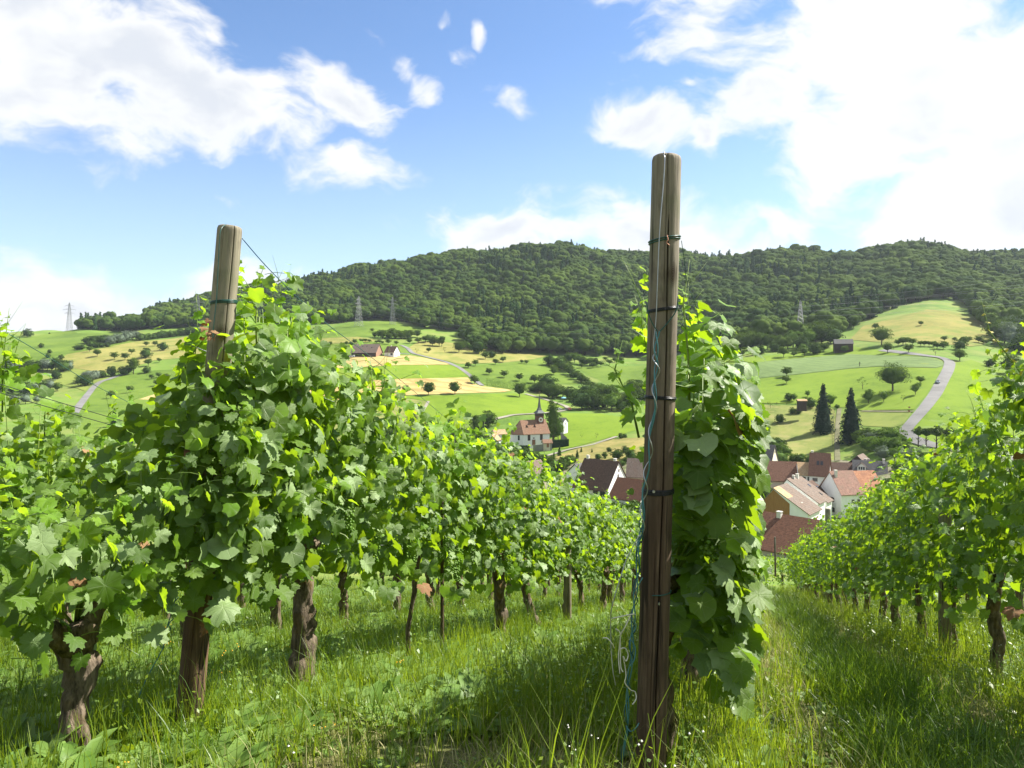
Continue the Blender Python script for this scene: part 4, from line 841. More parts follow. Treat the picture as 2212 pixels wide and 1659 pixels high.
# ------------------------------------------------------------------ buildings
def wall_mesh(L, W, hw, hr, ro, under, mat):
    mb = MB(); x0, x1, y0, y1 = -L/2, L/2, -W/2, W/2
    for x in (x0, x1): mb.add([(x,y0,-under),(x,y1,-under),(x,y1,hw),(x,ro,hw+hr-.12),(x,y0,hw)], [(0,1,2,3,4) if x > 0 else (4,3,2,1,0)])
    mb.add([(x0,y0,-under),(x1,y0,-under),(x1,y0,hw),(x0,y0,hw)], [(0,1,2,3)]); mb.add([(x0,y1,-under),(x1,y1,-under),(x1,y1,hw),(x0,y1,hw)], [(3,2,1,0)])
    return mb
def roof_mesh(L, W, hw, hr, ro, ov, og, th=.22, hip0=0, hip1=0):
    mb = MB()
    for sgn, ye in ((-1, -W/2), (1, W/2)):
        d = ye - ro; sl = hr / abs(d); ze = hw - sl * ov; yo = ye + sgn * ov
        z1 = hw + hr; a, b = -L/2 - og, L/2 + og
        P = [(a, yo, ze), (b, yo, ze), (b - hip1, ro, z1), (a + hip0, ro, z1)]
        Q = [(x, y, z + th) for x, y, z in P]
        mb.add(P + Q, [(0,3,2,1),(4,5,6,7),(0,1,5,4),(1,2,6,5),(2,3,7,6),(3,0,4,7)])
        if sgn == -1: F0 = (P, Q)
        else:
            if hip0: mb.add([F0[0][0], P[0], P[3], F0[1][0], Q[0], Q[3]], [(0,2,1),(3,4,5),(0,1,4,3)])
            if hip1: mb.add([F0[0][1], P[1], P[2], F0[1][1], Q[1], Q[2]], [(0,1,2),(3,5,4),(0,3,4,1)])
    return mb
def window(root, L, W, face, a, z, w, h, frame='frame', shutter=None, name='window'):
    """face f (near long side), b, l, r: window with frame, recessed pane and optional shutters"""
    if face == 'f': o, dx, n = Vector((a, -W/2, z)), Vector((1,0,0)), Vector((0,-1,0))
    elif face == 'b': o, dx, n = Vector((a, W/2, z)), Vector((-1,0,0)), Vector((0,1,0))
    elif face == 'l': o, dx, n = Vector((-L/2, a, z)), Vector((0,-1,0)), Vector((-1,0,0))
    else: o, dx, n = Vector((L/2, a, z)), Vector((0,1,0)), Vector((1,0,0))
    up = Vector((0,0,1)); Mx = Matrix((( dx.x, -n.x, 0, o.x), (dx.y, -n.y, 0, o.y), (0, 0, 1, o.z), (0,0,0,1)))
    f = .13 if w > .8 else .09; mb = MB()
    mb.box(-w/2-f, w/2+f, -.07, .05, -f, 0, Mx); mb.box(-w/2-f, w/2+f, -.07, .05, h, h+f, Mx); mb.box(-w/2-f, -w/2, -.07, .05, 0, h, Mx); mb.box(w/2, w/2+f, -.07, .05, 0, h, Mx)
    if name == 'window' and w > .6: mb.box(-.03, .03, -.045, .05, 0, h, Mx)
    wd = mb.build(name + '_frame' if name == 'door' else name, M[frame], root)
    p = MB(); p.box(-w/2, w/2, -.03, .03, 0, h, Mx); p.build('pane' if name == 'window' else 'door_leaf', M['glass' if name == 'window' else 'door'], wd)
    if shutter:
        for sg in (-1, 1):
            q = MB(); c = sg * (w/2 + f + w * .25 + .02); q.box(c - w*.25, c + w*.25, -.06, -.005, -.02, h + .02, Mx); q.build('shutter', M[shutter], wd)
    return wd
def house(name, label, fr, ridge, D, L, W, hw, hr, yaw, rmat, wmat, asym=0, ov=.5, og=.35, under=4, chim=(), wins=(), doors=(), cat='house', group=None, hip0=0, hip1=0, sky=()):
    u, t_ = UT(*fr(*ridge)); X, Z = u * D, t_ * D
    root = empty(name, (X, D, Z - hw - hr), R(yaw), label=label, cat=cat, group=group)
    cl = Matrix.Rotation(R(yaw), 4, 'Z') @ Vector((0, -asym, 0)); root.location.x += cl.x * 1; root.location.y += cl.y * 1
    wl = wall_mesh(L, W, hw, hr, asym, under, None).build('wall', M[wmat], root)
    rf = roof_mesh(L, W, hw, hr, asym, ov, og, .22, hip0, hip1).build('roof', M[rmat], root)
    for (cx, cy_, ch, cw) in chim:
        mb = MB(); zb = hw + hr - abs(cy_ - asym) * hr / (W / 2) - .8
        mb.box(cx-cw, cx+cw, cy_-cw, cy_+cw, zb, zb + .8 + ch); mb.box(cx-cw-.08, cx+cw+.08, cy_-cw-.08, cy_+cw+.08, zb+.8+ch, zb+.95+ch); mb.build('chimney', M['chimney'], rf)
    for (sx, sy) in sky:       # roof windows
        sl = hr / (W/2 + asym) if sy < asym else hr / (W/2 - asym); zb = hw + hr - abs(sy - asym) * sl + .24
        mb = MB(); dz = .45 * sl
        mb.add([(sx-.4,sy-.45,zb-dz+.07),(sx+.4,sy-.45,zb-dz+.07),(sx+.4,sy+.45,zb+dz+.07),(sx-.4,sy+.45,zb+dz+.07),(sx-.4,sy-.45,zb-dz-.2),(sx+.4,sy-.45,zb-dz-.2),(sx+.4,sy+.45,zb+dz-.2),(sx-.4,sy+.45,zb+dz-.2)],[(0,1,2,3),(0,4,5,1),(1,5,6,2),(2,6,7,3),(3,7,4,0)]); mb.build('skylight', M['glass'], rf)
    for wdef in wins: window(root, L, W, *wdef)
    for ddef in doors: window(root, L, W, *ddef[:5], name='door', frame=(ddef[5] if len(ddef) > 5 else 'frame'))
    return root
# church
D0 = 380; u, t_ = UT(*Z4(672, 735)); cx0, cz0 = u * D0, t_ * D0
CH = empty('church', (cx0, D0 + 4, cz0), R(24), label='white village church with brown tiled roof, polygonal end and clock tower spire', cat='church')
hw, hr, W = 6.5, 6.6, 10.5; xL, xR = -5.2, 10.0
mb = MB()
ring = [(xR,-W/2),(xR,W/2),(xL,W/2),(xL-4.2,W/2-3.1),(xL-4.2,-W/2+3.1),(xL,-W/2)]
vs = [(x,y,-3) for x,y in ring] + [(x,y,hw) for x,y in ring] + [(xR,0,hw+hr-.15)]
mb.add(vs, [(i,(i+1)%6,(i+1)%6+6,i+6)[::-1] for i in range(6)] + [(6,7,12)]); wl = mb.build('wall', M['white'], CH)
mb = MB(); o_ = .45; rp0, rp1 = (xL+.6,0,hw+hr), (xR+.3,0,hw+hr); zl = hw - .45
E = [(xR+.3,-W/2-o_,zl),(xR+.3,W/2+o_,zl),(xL,W/2+o_,zl),(xL-4.2-o_,W/2-3,zl),(xL-4.2-o_,-W/2+3,zl),(xL,-W/2-o_,zl)]
vs = E + [rp0, rp1] + [(x,y,z-.25) for x,y,z in E] 
mb.add(vs, [(0,7,6,5)[::-1],(1,2,6,7)[::-1],(2,3,6)[::-1],(3,4,6)[::-1],(4,5,6)[::-1]] + [(i,(i+1)%6,(i+1)%6+8,i+8) for i in range(6)] + [(8,9,10,11,12,13)[::-1]])
crf = mb.build('roof', M['r_church'], CH)
for dx in (-1.9, 2.6):
    mb = MB(); y0, z0 = -2.7, hw + 2.7
    mb.add([(dx-.75,y0-.4,z0),(dx+.75,y0-.4,z0),(dx,y0-.4,z0+1.3),(dx,y0+1.6,z0+1.6),(dx-.75,y0+.9,z0+.9),(dx+.75,y0+.9,z0+.9)],[(0,1,2),(1,5,3,2),(0,2,3,4)]); mb.build('dormer', M['r_dark'], crf)
class _S: pass
for (a, z, w_, h_) in ((-1.9, 2.9, 1.3, 2.7), (5.2, 2.9, 1.3, 2.7)): window(CH, xR*2, W, 'f', a, z, w_, h_, 'frame_br')
for (a, z) in ((0.8, 3.7),): window(CH, xR*2, W, 'f', a, z, .9, .55, 'frame')
window(CH, xR*2, W, 'f', .8, 0.35, 1.6, 2.7, 'frame_br', name='door')
mb = MB(); d_ = Vector((-4.2, 3.1, 0)).normalized()
for q in (.45,):
    p = Vector((xL,-W/2,0)).lerp(Vector((xL-4.2,-W/2+3.1,0)), q); nn = Vector((-3.1,-4.2,0)).normalized()
    Mx = Matrix(((d_.x,-nn.x,0,p.x),(d_.y,-nn.y,0,p.y),(0,0,1,3),(0,0,0,1))); mb.box(-.5,.5,-.05,.1,0,2.6,Mx)
mb.build('window', M['glass'], CH)
tx = 6.6; tw = 1.75; tz = hw + hr - 1.2; th_ = tz + 4.6
mb = MB(); mb.box(tx-tw, tx+tw, -tw, tw, tz-2.2, th_); tow = mb.build('tower', M['towerwood'], CH)
mb = MB(); mb.box(tx-tw-.06, tx+tw+.06, -tw-.06, tw+.06, th_-1.5, th_-.5)
mb.build('belfry_louvre', M['b_dark'], tow)
mb = MB(); pr = [(tw+.55, th_-.15), (tw+.45, th_+.15), (tw*.62, th_+1.5), (.62, th_+3.0), (.34, th_+6), (.05, th_+10.4)]
vs = []
for r_, z in pr: vs += [(tx-r_,-r_,z),(tx+r_,-r_,z),(tx+r_,r_,z),(tx-r_,r_,z)]
mb.add(vs, [(i*4+j,i*4+(j+1)%4,(i+1)*4+(j+1)%4,(i+1)*4+j) for i in range(5) for j in range(4)] + [(3,2,1,0),(20,21,22,23)]); spi = mb.build('spire', M['slate'], CH)
mb = MB(); mb.tube([(tx,0,th_+10.2),(tx,0,th_+11.6)], .06, 5); mb.box(tx-.3, tx+.3, -.04, .04, th_+11.0, th_+11.1); mb.build('cross', M['gold'], spi)
def disc(name, r, y, mat, par, cx_, cz_, n=28, th=.08, r0=0):
    mb = MB(); vs = [(cx_+math.cos(2*math.pi*i/n)*r, y, cz_+math.sin(2*math.pi*i/n)*r) for i in range(n)]; ws = [(a, y+th, c) for a, b, c in vs]
    mb.add(vs + ws, [tuple(range(n)), tuple(range(2*n-1, n-1, -1))] + [(i, i+n, (i+1)%n+n, (i+1)%n) for i in range(n)]); return mb.build(name, M[mat], par)
zc_ = tz + 1.15
ck = disc('clock_face', 1.25, -tw-.12, 'clock', tow, tx, zc_)
disc('clock_centre', .62, -tw-.15, 'towerwood', tow, tx, zc_)
mb = MB()
for i in range(12):
    a = i * math.pi / 6; Mx = Matrix.Translation((tx, -tw-.17, zc_)) @ Matrix.Rotation(a, 4, 'Y'); mb.box(-.05, .05, -.02, .02, .82, 1.12, Mx)
mb.build('hour_marks', M['tyre'], tow)
mb = MB()
for a, l_ in ((2.2, 1.0), (4.4, .68)): mb.box(-.05, .05, -.03, .0, -.15, l_, Matrix.Translation((tx, -tw-.2, zc_)) @ Matrix.Rotation(a, 4, 'Y'))
mb.build('clock_hands', M['gold'], tow)
# churchyard walls, gate, annexes
def slabwall(name, label, pts, h, th, mat, cat='wall', D=None, drop=0):
    mb = MB(); W_ = []
    for p in pts:
        q = at(*p[:2]) if D is None else Vector((UT(*p[:2])[0]*D, D, UT(*p[:2])[1]*D)); W_.append(q)
    c = sum(W_, Vector()) / len(W_); e = empty(name, c, label=label, cat=cat)
    for a, b in zip(W_, W_[1:]):
        a = a - c; b = b - c; d = (b - a); n = Vector((-d.y, d.x, 0)).normalized() * th / 2
        vs = [a-n-Vector((0,0,2)), b-n-Vector((0,0,2)), b+n-Vector((0,0,2)), a+n-Vector((0,0,2))] + [a-n+Vector((0,0,h)), b-n+Vector((0,0,h)), b+n+Vector((0,0,h)), a+n+Vector((0,0,h))]
        mb.add(vs, [(0,3,2,1),(4,5,6,7),(0,1,5,4),(1,2,6,5),(2,3,7,6),(3,0,4,7)])
    mb.build('masonry' if mat != 'hedge' else 'foliage_core', M[mat], e); return e
slabwall('retaining_wall', 'grey stone retaining wall climbing to the church gate', [Z4(735,800), Z4(800,800), Z4(890,790), Z4(972,760)], 3.0, .6, 'stone', D=371)
slabwall('churchyard_wall', 'low grey wall behind the hedge right of the church', [Z4(1085,600), Z4(1165,665)], 1.2, .4, 'stone', D=381)
house('gate_house', 'small tiled gate roof in front of the church right corner', Z4, (910,658), 372, 4.4, 3.2, 2.6, 1.4, 12, 'r_church', 'beige', cat='shelter', doors=[('f', 0, 0.1, 1.4, 2.1)], under=2)
def hedge(name, label, p0, p1, D, h, w_, sc=1.0):
    a = Vector((UT(*p0)[0]*D, D, UT(*p0)[1]*D)); b = Vector((UT(*p1)[0]*D, D, UT(*p1)[1]*D)); c = (a+b)/2; L_ = (b-a).length; r_ = np.random.default_rng(int(L_*10)); n = int(L_ * h * 40)
    e = empty(name, c, math.atan2(b.y-a.y, b.x-a.x), label=label, cat='hedge'); sl = (b.z - a.z) / L_
    P = np.stack([r_.uniform(-L_/2, L_/2, n), r_.uniform(-w_/2, w_/2, n), r_.uniform(0, h, n)], 1); k = r_.integers(0, 3, n); P[k == 0, 1] = -w_/2; P[k == 1, 2] = h; P += r_.normal(0, .08, P.shape); P[:, 2] += P[:, 0] * sl
    V, F = quad_cloud(P, np.tile([0,-.6,.6], (n,1)), .16, r_); mobj('leaves', np_mesh('hedge_leaves', V, F, M['hedge']), e)
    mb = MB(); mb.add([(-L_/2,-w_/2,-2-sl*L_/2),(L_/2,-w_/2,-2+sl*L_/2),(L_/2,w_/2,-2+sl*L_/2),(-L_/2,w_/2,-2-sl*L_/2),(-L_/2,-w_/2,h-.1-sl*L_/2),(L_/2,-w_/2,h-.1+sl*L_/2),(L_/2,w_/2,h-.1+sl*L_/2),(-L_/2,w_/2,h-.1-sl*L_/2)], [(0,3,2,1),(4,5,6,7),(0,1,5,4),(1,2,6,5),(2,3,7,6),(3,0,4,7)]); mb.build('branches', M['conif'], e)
hedge('hedge', 'clipped dark hedge in front of the white church', Z4(330, 795), Z4(690, 800), 372, 2.6, 1.6)
hedge('hedge', 'clipped hedge right of the church gate roof', Z4(965, 715), Z4(1185, 700), 378, 2.0, 1.6)
house('annex_house', 'low pale annex with grey brown roof left of the church', Z4, (300,535), 392, 6.5, 6, 3.4, 2.0, 24, 'r_tan', 'white', wins=[('f',-1,1.2,.9,1.1)])
house('annex_house', 'small white house in front of the annex left of the church', Z4, (235,590), 378, 4.6, 6, 3.2, 2.6, 60, 'r_tan', 'white')
house('chapel_hut', 'tiny white hut with dark roof behind the columnar tree', Z4, (1105,385), 405, 4.2, 4.6, 2.6, 1.8, -35, 'r_grey', 'white', wins=[('r',0,.8,.7,1.2)], cat='hut')
# white gabled house and neighbours
house('gabled_house', 'white house with steep dark brown roof and two chimneys', Z4, (1600,918), 240, 12.6, 13.4, 5.2, 7.6, -38, 'r_dark', 'white', ov=1.0, og=.35,
      chim=[(-5.3,0.2,1.3,.42),(4.9,.3,1.1,.42)], wins=[('r',.3,9.6,.5,.7,'frame_br'),('r',-.2,7.4,.55,1.3,'frame_br'),('r',-3.2,3.9,.7,1.3,'frame_br'),('r',3.2,4.6,.6,1.0,'frame_br'),('f',4.4,2.3,1.7,1.6,'frame_br'),('f',1.8,2.3,1.7,1.6,'frame_br'),('f',-2.2,2.2,1.4,1.5,'frame_br')], doors=[('f',-.4,0,1.1,2.2,'frame_br')])
house('lean_house', 'maroon roofed barn between the white gabled house and the post', Z4, (2000,1160), 226, 10.5, 11, 3.6, 5.2, -38, 'r_maroon', 'white', cat='barn')
house('village_house', 'brown roofed house peeping out beside the dark post', Z4, (2130,905), 262, 11, 10, 3.5, 5.5, -15, 'r_brown', 'beige')
house('village_house', 'pale house with grey roof half hidden left of the gabled house', Z4, (1380,955), 256, 9, 8.5, 4.5, 3.6, 40, 'r_grey', 'white')
house('village_house', 'cream gable with brown roof rising out of the vine leaves', Z4, (735,928), 226, 6, 8.4, 5.5, 4.2, 42, 'r_brown', 'beige', wins=[('l',0,3.2,.8,1.1,'frame_br')])
# right village
house('village_house', 'long grey roofed house with a bright cream gable', Z5, (300,212), 288, 17, 11.5, 4.6, 6.4, -33, 'r_grey', 'cream', chim=(), wins=[('r',.5,8.0,.45,.7,'frame_br'),('f',2,1.2,.8,1.5,'frame_br'),('f',5.5,1.2,.8,1.5,'frame_br'),('f',-1.5,1.2,.8,1.5,'frame_br')])
house('village_house', 'long low house with mottled red roof in the village', Z5, (655,408), 256, 11.5, 10.5, 3.2, 5.6, -16, 'r_red', 'beige', og=.1, wins=[('f',3,.8,.8,1.1,'frame_br')])
house('village_house', 'short tan roofed link house between two red roofs', Z5, (885,418), 252, 5.2, 7.5, 3.8, 3.4, -14, 'r_tan', 'white', og=.05, wins=[('f',-1.2,1.6,.8,1.3,'frame_br','shut_dk'),('f',1.2,1.6,.8,1.3,'frame_br','shut_dk')])
house('village_house', 'tall white house with steep narrow red roof', Z5, (1052,313), 250, 6.0, 10.5, 6.0, 6.6, -27, 'r_red', 'white', chim=[(-2.5,.2,.9,.35)], sky=[(-.5,-2.6),(.7,-2.6)],
      wins=[('f',-1.2,3.8,1.3,.9,'frame_br'),('f',-.6,.9,.8,1.3,'frame_br','shut_dk'),('f',1.7,.9,.8,1.3,'frame_br','shut_dk'),('r',-2,2.4,.6,1.0,'frame_br')])
house('village_house', 'low dark roofed outbuilding in the shade behind the village', Z5, (1270,418), 276, 8, 7, 2.8, 2.8, -12, 'r_dark', 'greywall')
house('village_house', 'grey brown house with gable facing the viewer and two small chimneys', Z5, (1495,330), 285, 9, 10, 3.6, 4.6, 52, 'r_brown', 'b_dark', chim=[(-1.5,-2.2,.8,.3),(1.5,-2.6,.8,.3)])
mh = house('village_house', 'dark grey tiled house with stone gable and small dormer', Z5, (1600,398), 270, 11, 9.5, 4.2, 4.6, -24, 'r_grey', 'greywall', chim=[(4.6,-.5,1.4,.4)])
mb = MB(); mb.add([(-4.2,-3.9,5.6),(-1.4,-3.9,5.6),(-1.4,-3.9,7.0),(-2.8,-3.9,8.2),(-4.2,-3.9,7.0),(-4.2,-1,5.6),(-1.4,-1,5.6),(-1.4,-1,7.0),(-2.8,-1,8.2),(-4.2,-1,7.0)], [(0,1,2,3,4),(0,4,9,5),(1,6,7,2)]); dm = mb.build('dormer', M['white'], mh)
mb = MB(); mb.add([(-4.7,-4.3,6.7),(-2.8,-4.3,8.35),(-.9,-4.3,6.7),(-4.7,-.5,6.7),(-2.8,-.5,8.35),(-.9,-.5,6.7)], [(0,1,4,3)[::-1],(1,2,5,4)[::-1],(0,1,4,3),(1,2,5,4)]); mb.build('dormer_roof', M['r_brown'], dm)
mb = MB()
for k in (-1, 0, 1): mb.box(-2.8+k*.75-.27, -2.8+k*.75+.27, -3.98, -3.86, 5.9, 7.0)
mb.build('window', M['glass'], dm)
house('village_house', 'white house with rosy tiled roof and shaded left gable', Z5, (1282,512), 216, 7.2, 10.2, 4.9, 5.6, 12, 'r_rose', 'white', chim=[(-2.6,-1.2,1.8,.35)],
      wins=[('l',2.5,2.6,.8,1.2,'frame_br','shut_dk'),('l',-1.0,1.9,.8,1.2,'frame_br','shut_dk'),('l',-1.2,-1.0,.8,1.2,'frame_br','shut_dk'),('f',.2,1.8,.7,1.2,'frame_br'),('f',2,1.8,.7,1.2,'frame_br')])
house('village_house', 'house with the brightest orange tiled roof', Z5, (1522,511), 221, 7.0, 10.8, 4.0, 5.4, 10, 'r_orange', 'beige', chim=[(2.2,-2.6,1.3,.12)])
house('brown_barn', 'barn with wide brown boarded gable and patched tan roof', Z5, (610,676), 197, 9.6, 13.4, 5.2, 5.6, 50, 'r_brown', 'white', asym=2.2, og=.3, under=3, chim=[(-1.0,-3.6,1.2,.3)],
      wins=[('l',3.2+1.6,2.2,1.2,1.2,'frame_br'),('f',-2.6,2.1,.8,1.2,'frame_br','shut_red'),('f',1.2,2.1,.8,1.2,'frame_br','shut_red')], doors=[('f',3.2,0.2,1,2.1)], cat='barn')
bb = [o for o in COL.objects if o.name.startswith('brown_barn')][0]
mb = MB(); x = -9.6/2 - .06
mb.add([(x,-2.0,5.2-1.9),(x,6.7,5.2-1.9),(x,6.7,5.2-.05),(x,2.2,10.55),(x,-2.0,7.3)], [(0,1,2,3,4)[::-1]]); mb.add([(x+.05,-2.0,3.3),(x+.05,6.7,3.3),(x+.05,6.7,5.1),(x+.05,2.2,10.5),(x+.05,-2,7.2)], [(0,1,2,3,4)]); mb.build('gable_boards', M['b_orange'], bb)
mb = MB(); mb.box(x, x+.05, -2.0, 6.7, -1.0, 3.28); mb.build('lower_boards', M['b_red'], bb)
rfp = [(-5.2, -6.0), (-1.4, -6.0)]
mb = MB(); sl = 5.6 / (6.7 + 2.2)
mb.add([(-5.2,-1.6,5.2+5.6-3.8*sl+.25),(-1.0,-1.6,5.2+5.6-3.8*sl+.25),(-1.0,2.15,5.2+5.6+.25),(-5.2,2.15,5.2+5.6+.25)], [(0,1,2,3)]); mb.build('roof_patch', M['r_tan'], bb)
house('village_house', 'first long brown roof strip right behind the brown barn', Z5, (722,588), 207, 5.5, 12.6, 4.8, 5.6, 50, 'r_brown', 'white', asym=2.2, og=.2, chim=[(1.0,1.6,1.2,.3)])
house('village_house', 'second brown roof strip with a skylight and stone chimney', Z5, (808,585), 213, 5.0, 13, 4.2, 5.6, 50, 'r_brown', 'white', asym=2.2, og=.2, chim=[(-1.2,2.0,1.4,.35)], sky=[(0,-1.0),(0,-4.2)])
house('village_house', 'dark roof with two skylights beside the shaded white gable', Z5, (928,628), 219, 5.5, 10, 4.2, 4.4, 50, 'r_dark', 'white', asym=1.2, og=.2, sky=[(-.6,-1.2),(.8,-1.2)], wins=[('f',1,2,.8,1.2,'frame_br')])
house('barn_roof', 'large maroon tiled roof with a white chimney nearest the vineyard', Z5, (700,1006), 150, 19, 15, 4.0, 5.6, -47, 'r_maroon', 'beige', chim=[(-1.6,-.6,1.1,.45)], cat='barn')
house('garden_shed', 'little shed with orange roof among the garden bushes', Z5, (310,632), 243, 3.8, 3.4, 1.8, 1.0, -20, 'r_orange', 'beige', cat='shed')
e = empty('awning', at(*Z5(412, 690)), R(-10), label='white awning roof beside the little orange shed', cat='awning')
mb = MB(); mb.add([(-2.3,-1.2,1.7),(2.3,-1.2,1.7),(2.3,1.2,2.3),(-2.3,1.2,2.3),(-2.3,-1.2,1.62),(2.3,-1.2,1.62),(2.3,1.2,2.22),(-2.3,1.2,2.22)], [(0,1,2,3),(7,6,5,4),(0,4,5,1),(1,5,6,2),(2,6,7,3),(3,7,4,0)]); mb.build('roof_sheet', M['white'], e)
for sx in (-2.2, 2.2):
    for sy in (-1.1, 1.1): mb = MB(); mb.box(sx-.05, sx+.05, sy-.05, sy+.05, -.5, 1.7 if sy < 0 else 2.2); mb.build('support', M['frame'], e)
# farm and huts on the slopes
fm_ = house('farm_barn', 'big farm barn with brown roof and dark boarded walls', RF, (722,588), 640, 23, 14, 5.6, 6.8, -13, 'r_brown', 'b_dark', ov=1.0, og=.6, cat='barn', chim=[(-9.5,.5,.8,.3)], sky=[(-3,-2),(1,-2),(6,-3.2)], doors=[('f',6,-.5,3,3.4,'frame_br')])
mb = MB(); x = 11.58; mb.add([(x,-7,0),(x,7,0),(x,7,5.5),(x,0,12.2),(x,-7,5.5)], [(0,1,2,3,4)]); mb.build('brick_gable', M['brick'], fm_)
house('farmhouse', 'white farmhouse beside the big barn', RF, (1058,616), 642, 9.5, 10, 5.0, 5.0, -22, 'r_dark', 'white', chim=[(-1,0,.9,.4)], wins=[('r',-2,1.5,.9,1.3,'frame_br'),('r',2,1.5,.9,1.3,'frame_br'),('r',0,4.8,.9,1.2,'frame_br'),('f',2.4,2.4,2.0,1.5,'frame_br')])
slabwall('garden_wall', 'low white wall along the farm terrace', [RF(1060,722), RF(1160,716), RF(1285,724)], .9, .3, 'white')
house('barn_hut', 'dark wooden field barn at the top of the right meadow', R3, (1142,677), 560, 13, 8, 4.4, 3.0, -16, 'r_grey', 'b_dark', ov=.8, cat='barn')
house('animal_shed', 'little dark field shed left of the spruces', R3, (897,1032), 385, 4.4, 2.4, 1.4, .6, -5, 'r_tan', 'b_dark', cat='shed')
# ------------------------------------------------------------------ pylons and cables
def pylon(px, py, hp, label, rz, arms=3, slim=1.0):
    p = at(px, py, 300); h = hp * p.y / PF; e = empty('pylon', p, rz, label=label, cat='pylon'); b = h * .085 * slim
    def wid(z): return b * (1 - z / h * .86) if z < h * .99 else b * .12
    lev = [h * q for q in (0, .14, .27, .39, .5, .6, .69, .77, .84, .9, .96)]; r_ = h * .0033
    for sx, sy in ((-1,-1),(1,-1),(1,1),(-1,1)):
        mb = MB(); mb.tube([(sx*wid(z), sy*wid(z), z) for z in lev] + [(0, 0, h)], r_ * 1.3, 4); mb.build('leg', M['steel'], e)
    mb = MB(); cs = ((-1,-1),(1,-1),(1,1),(-1,1))
    for i in range(len(lev) - 1):
        for k in range(4):
            a, c = cs[k], cs[(k+1) % 4]; z0, z1 = lev[i], lev[i+1]; w0, w1 = wid(z0), wid(z1)
            mb.tube([(a[0]*w0, a[1]*w0, z0), (c[0]*w1, c[1]*w1, z1)], r_*.8, 3, False); mb.tube([(c[0]*w0, c[1]*w0, z0), (a[0]*w1, a[1]*w1, z1)], r_*.8, 3, False); mb.tube([(a[0]*w1, a[1]*w1, z1), (c[0]*w1, c[1]*w1, z1)], r_*.8, 3, False)
    mb.build('bracing', M['steel'], e)
    tips = []
    for q, l_ in ((.62, .15), (.75, .20), (.88, .14))[:arms]:
        z = h * q; w1 = wid(z); mb = MB(); L_ = h * l_
        for sx in (-1, 1):
            for sy in (-1, 1):
                mb.tube([(sx*w1, sy*w1, z), (sx*L_, 0, z)], r_, 4); mb.tube([(sx*w1*.9, sy*w1*.9, z + h*.035), (sx*L_, 0, z)], r_*.8, 3)
            mb.tube([(sx*L_, 0, z), (sx*L_, 0, z - h*.03)], r_*1.3, 4)
            tips.append(Matrix.Rotation(rz, 4, 'Z') @ Vector((sx*L_, 0, z - h*.03)) + p)
        mb.build('cross_arm', M['steel'], e)
    tips.append(p + Vector((0, 0, h))); return tips
PA = pylon(150, 713, 62, 'steel lattice pylon on the skyline at the far left', R(12))
PB = pylon(428, 703, 66, 'steel pylon just left of the grey leaning post', R(10))
PC = pylon(775, 706, 66, 'left one of the two pylons on the green knoll', R(70), 3, 1.25)
PD = pylon(848, 702, 60, 'right one of the two pylons on the green knoll', R(35))
PE = pylon(1729, 733, 84, 'pylon in front of the wood behind the right vine row', R(60), 3, 1.25)
def cables(A, B, sag, label, group, rad=.035, idx=None):
    for i in (idx or range(len(A))):
        a, b = A[i], B[i]; mb = MB(); pts = []
        for k in range(25):
            q = k / 24; v = a.lerp(b, q); v.z -= sag * 4 * q * (1 - q); pts.append(v - a)
        mb.tube(pts, rad, 3, False); mb.build('power_cable', M['cable'], loc=a, label=label, cat='cable', group=group)
cables(PA, PB, 9, 'thin power cable between the two left skyline pylons', 'cables between the left pylons')
cables(PB, PD, 12, 'thin power cable from the left pylon to the knoll', 'cables from left pylon to knoll')
far = [Vector((1010 - i*7, 800 + 14*i, 112 + 9*i)) for i in range(7)]
cables(PE, [Vector((560+8*i, 560+10*i, 62+6*i)) for i in range(7)], 6, 'power cable crossing in front of the right wood', 'cables in front of the right wood', .05)
cables(PC, PE, 26, 'power cable sagging along the foot of the wooded hill', 'cables along the wooded hill', .03, [0, 2, 3, 5])
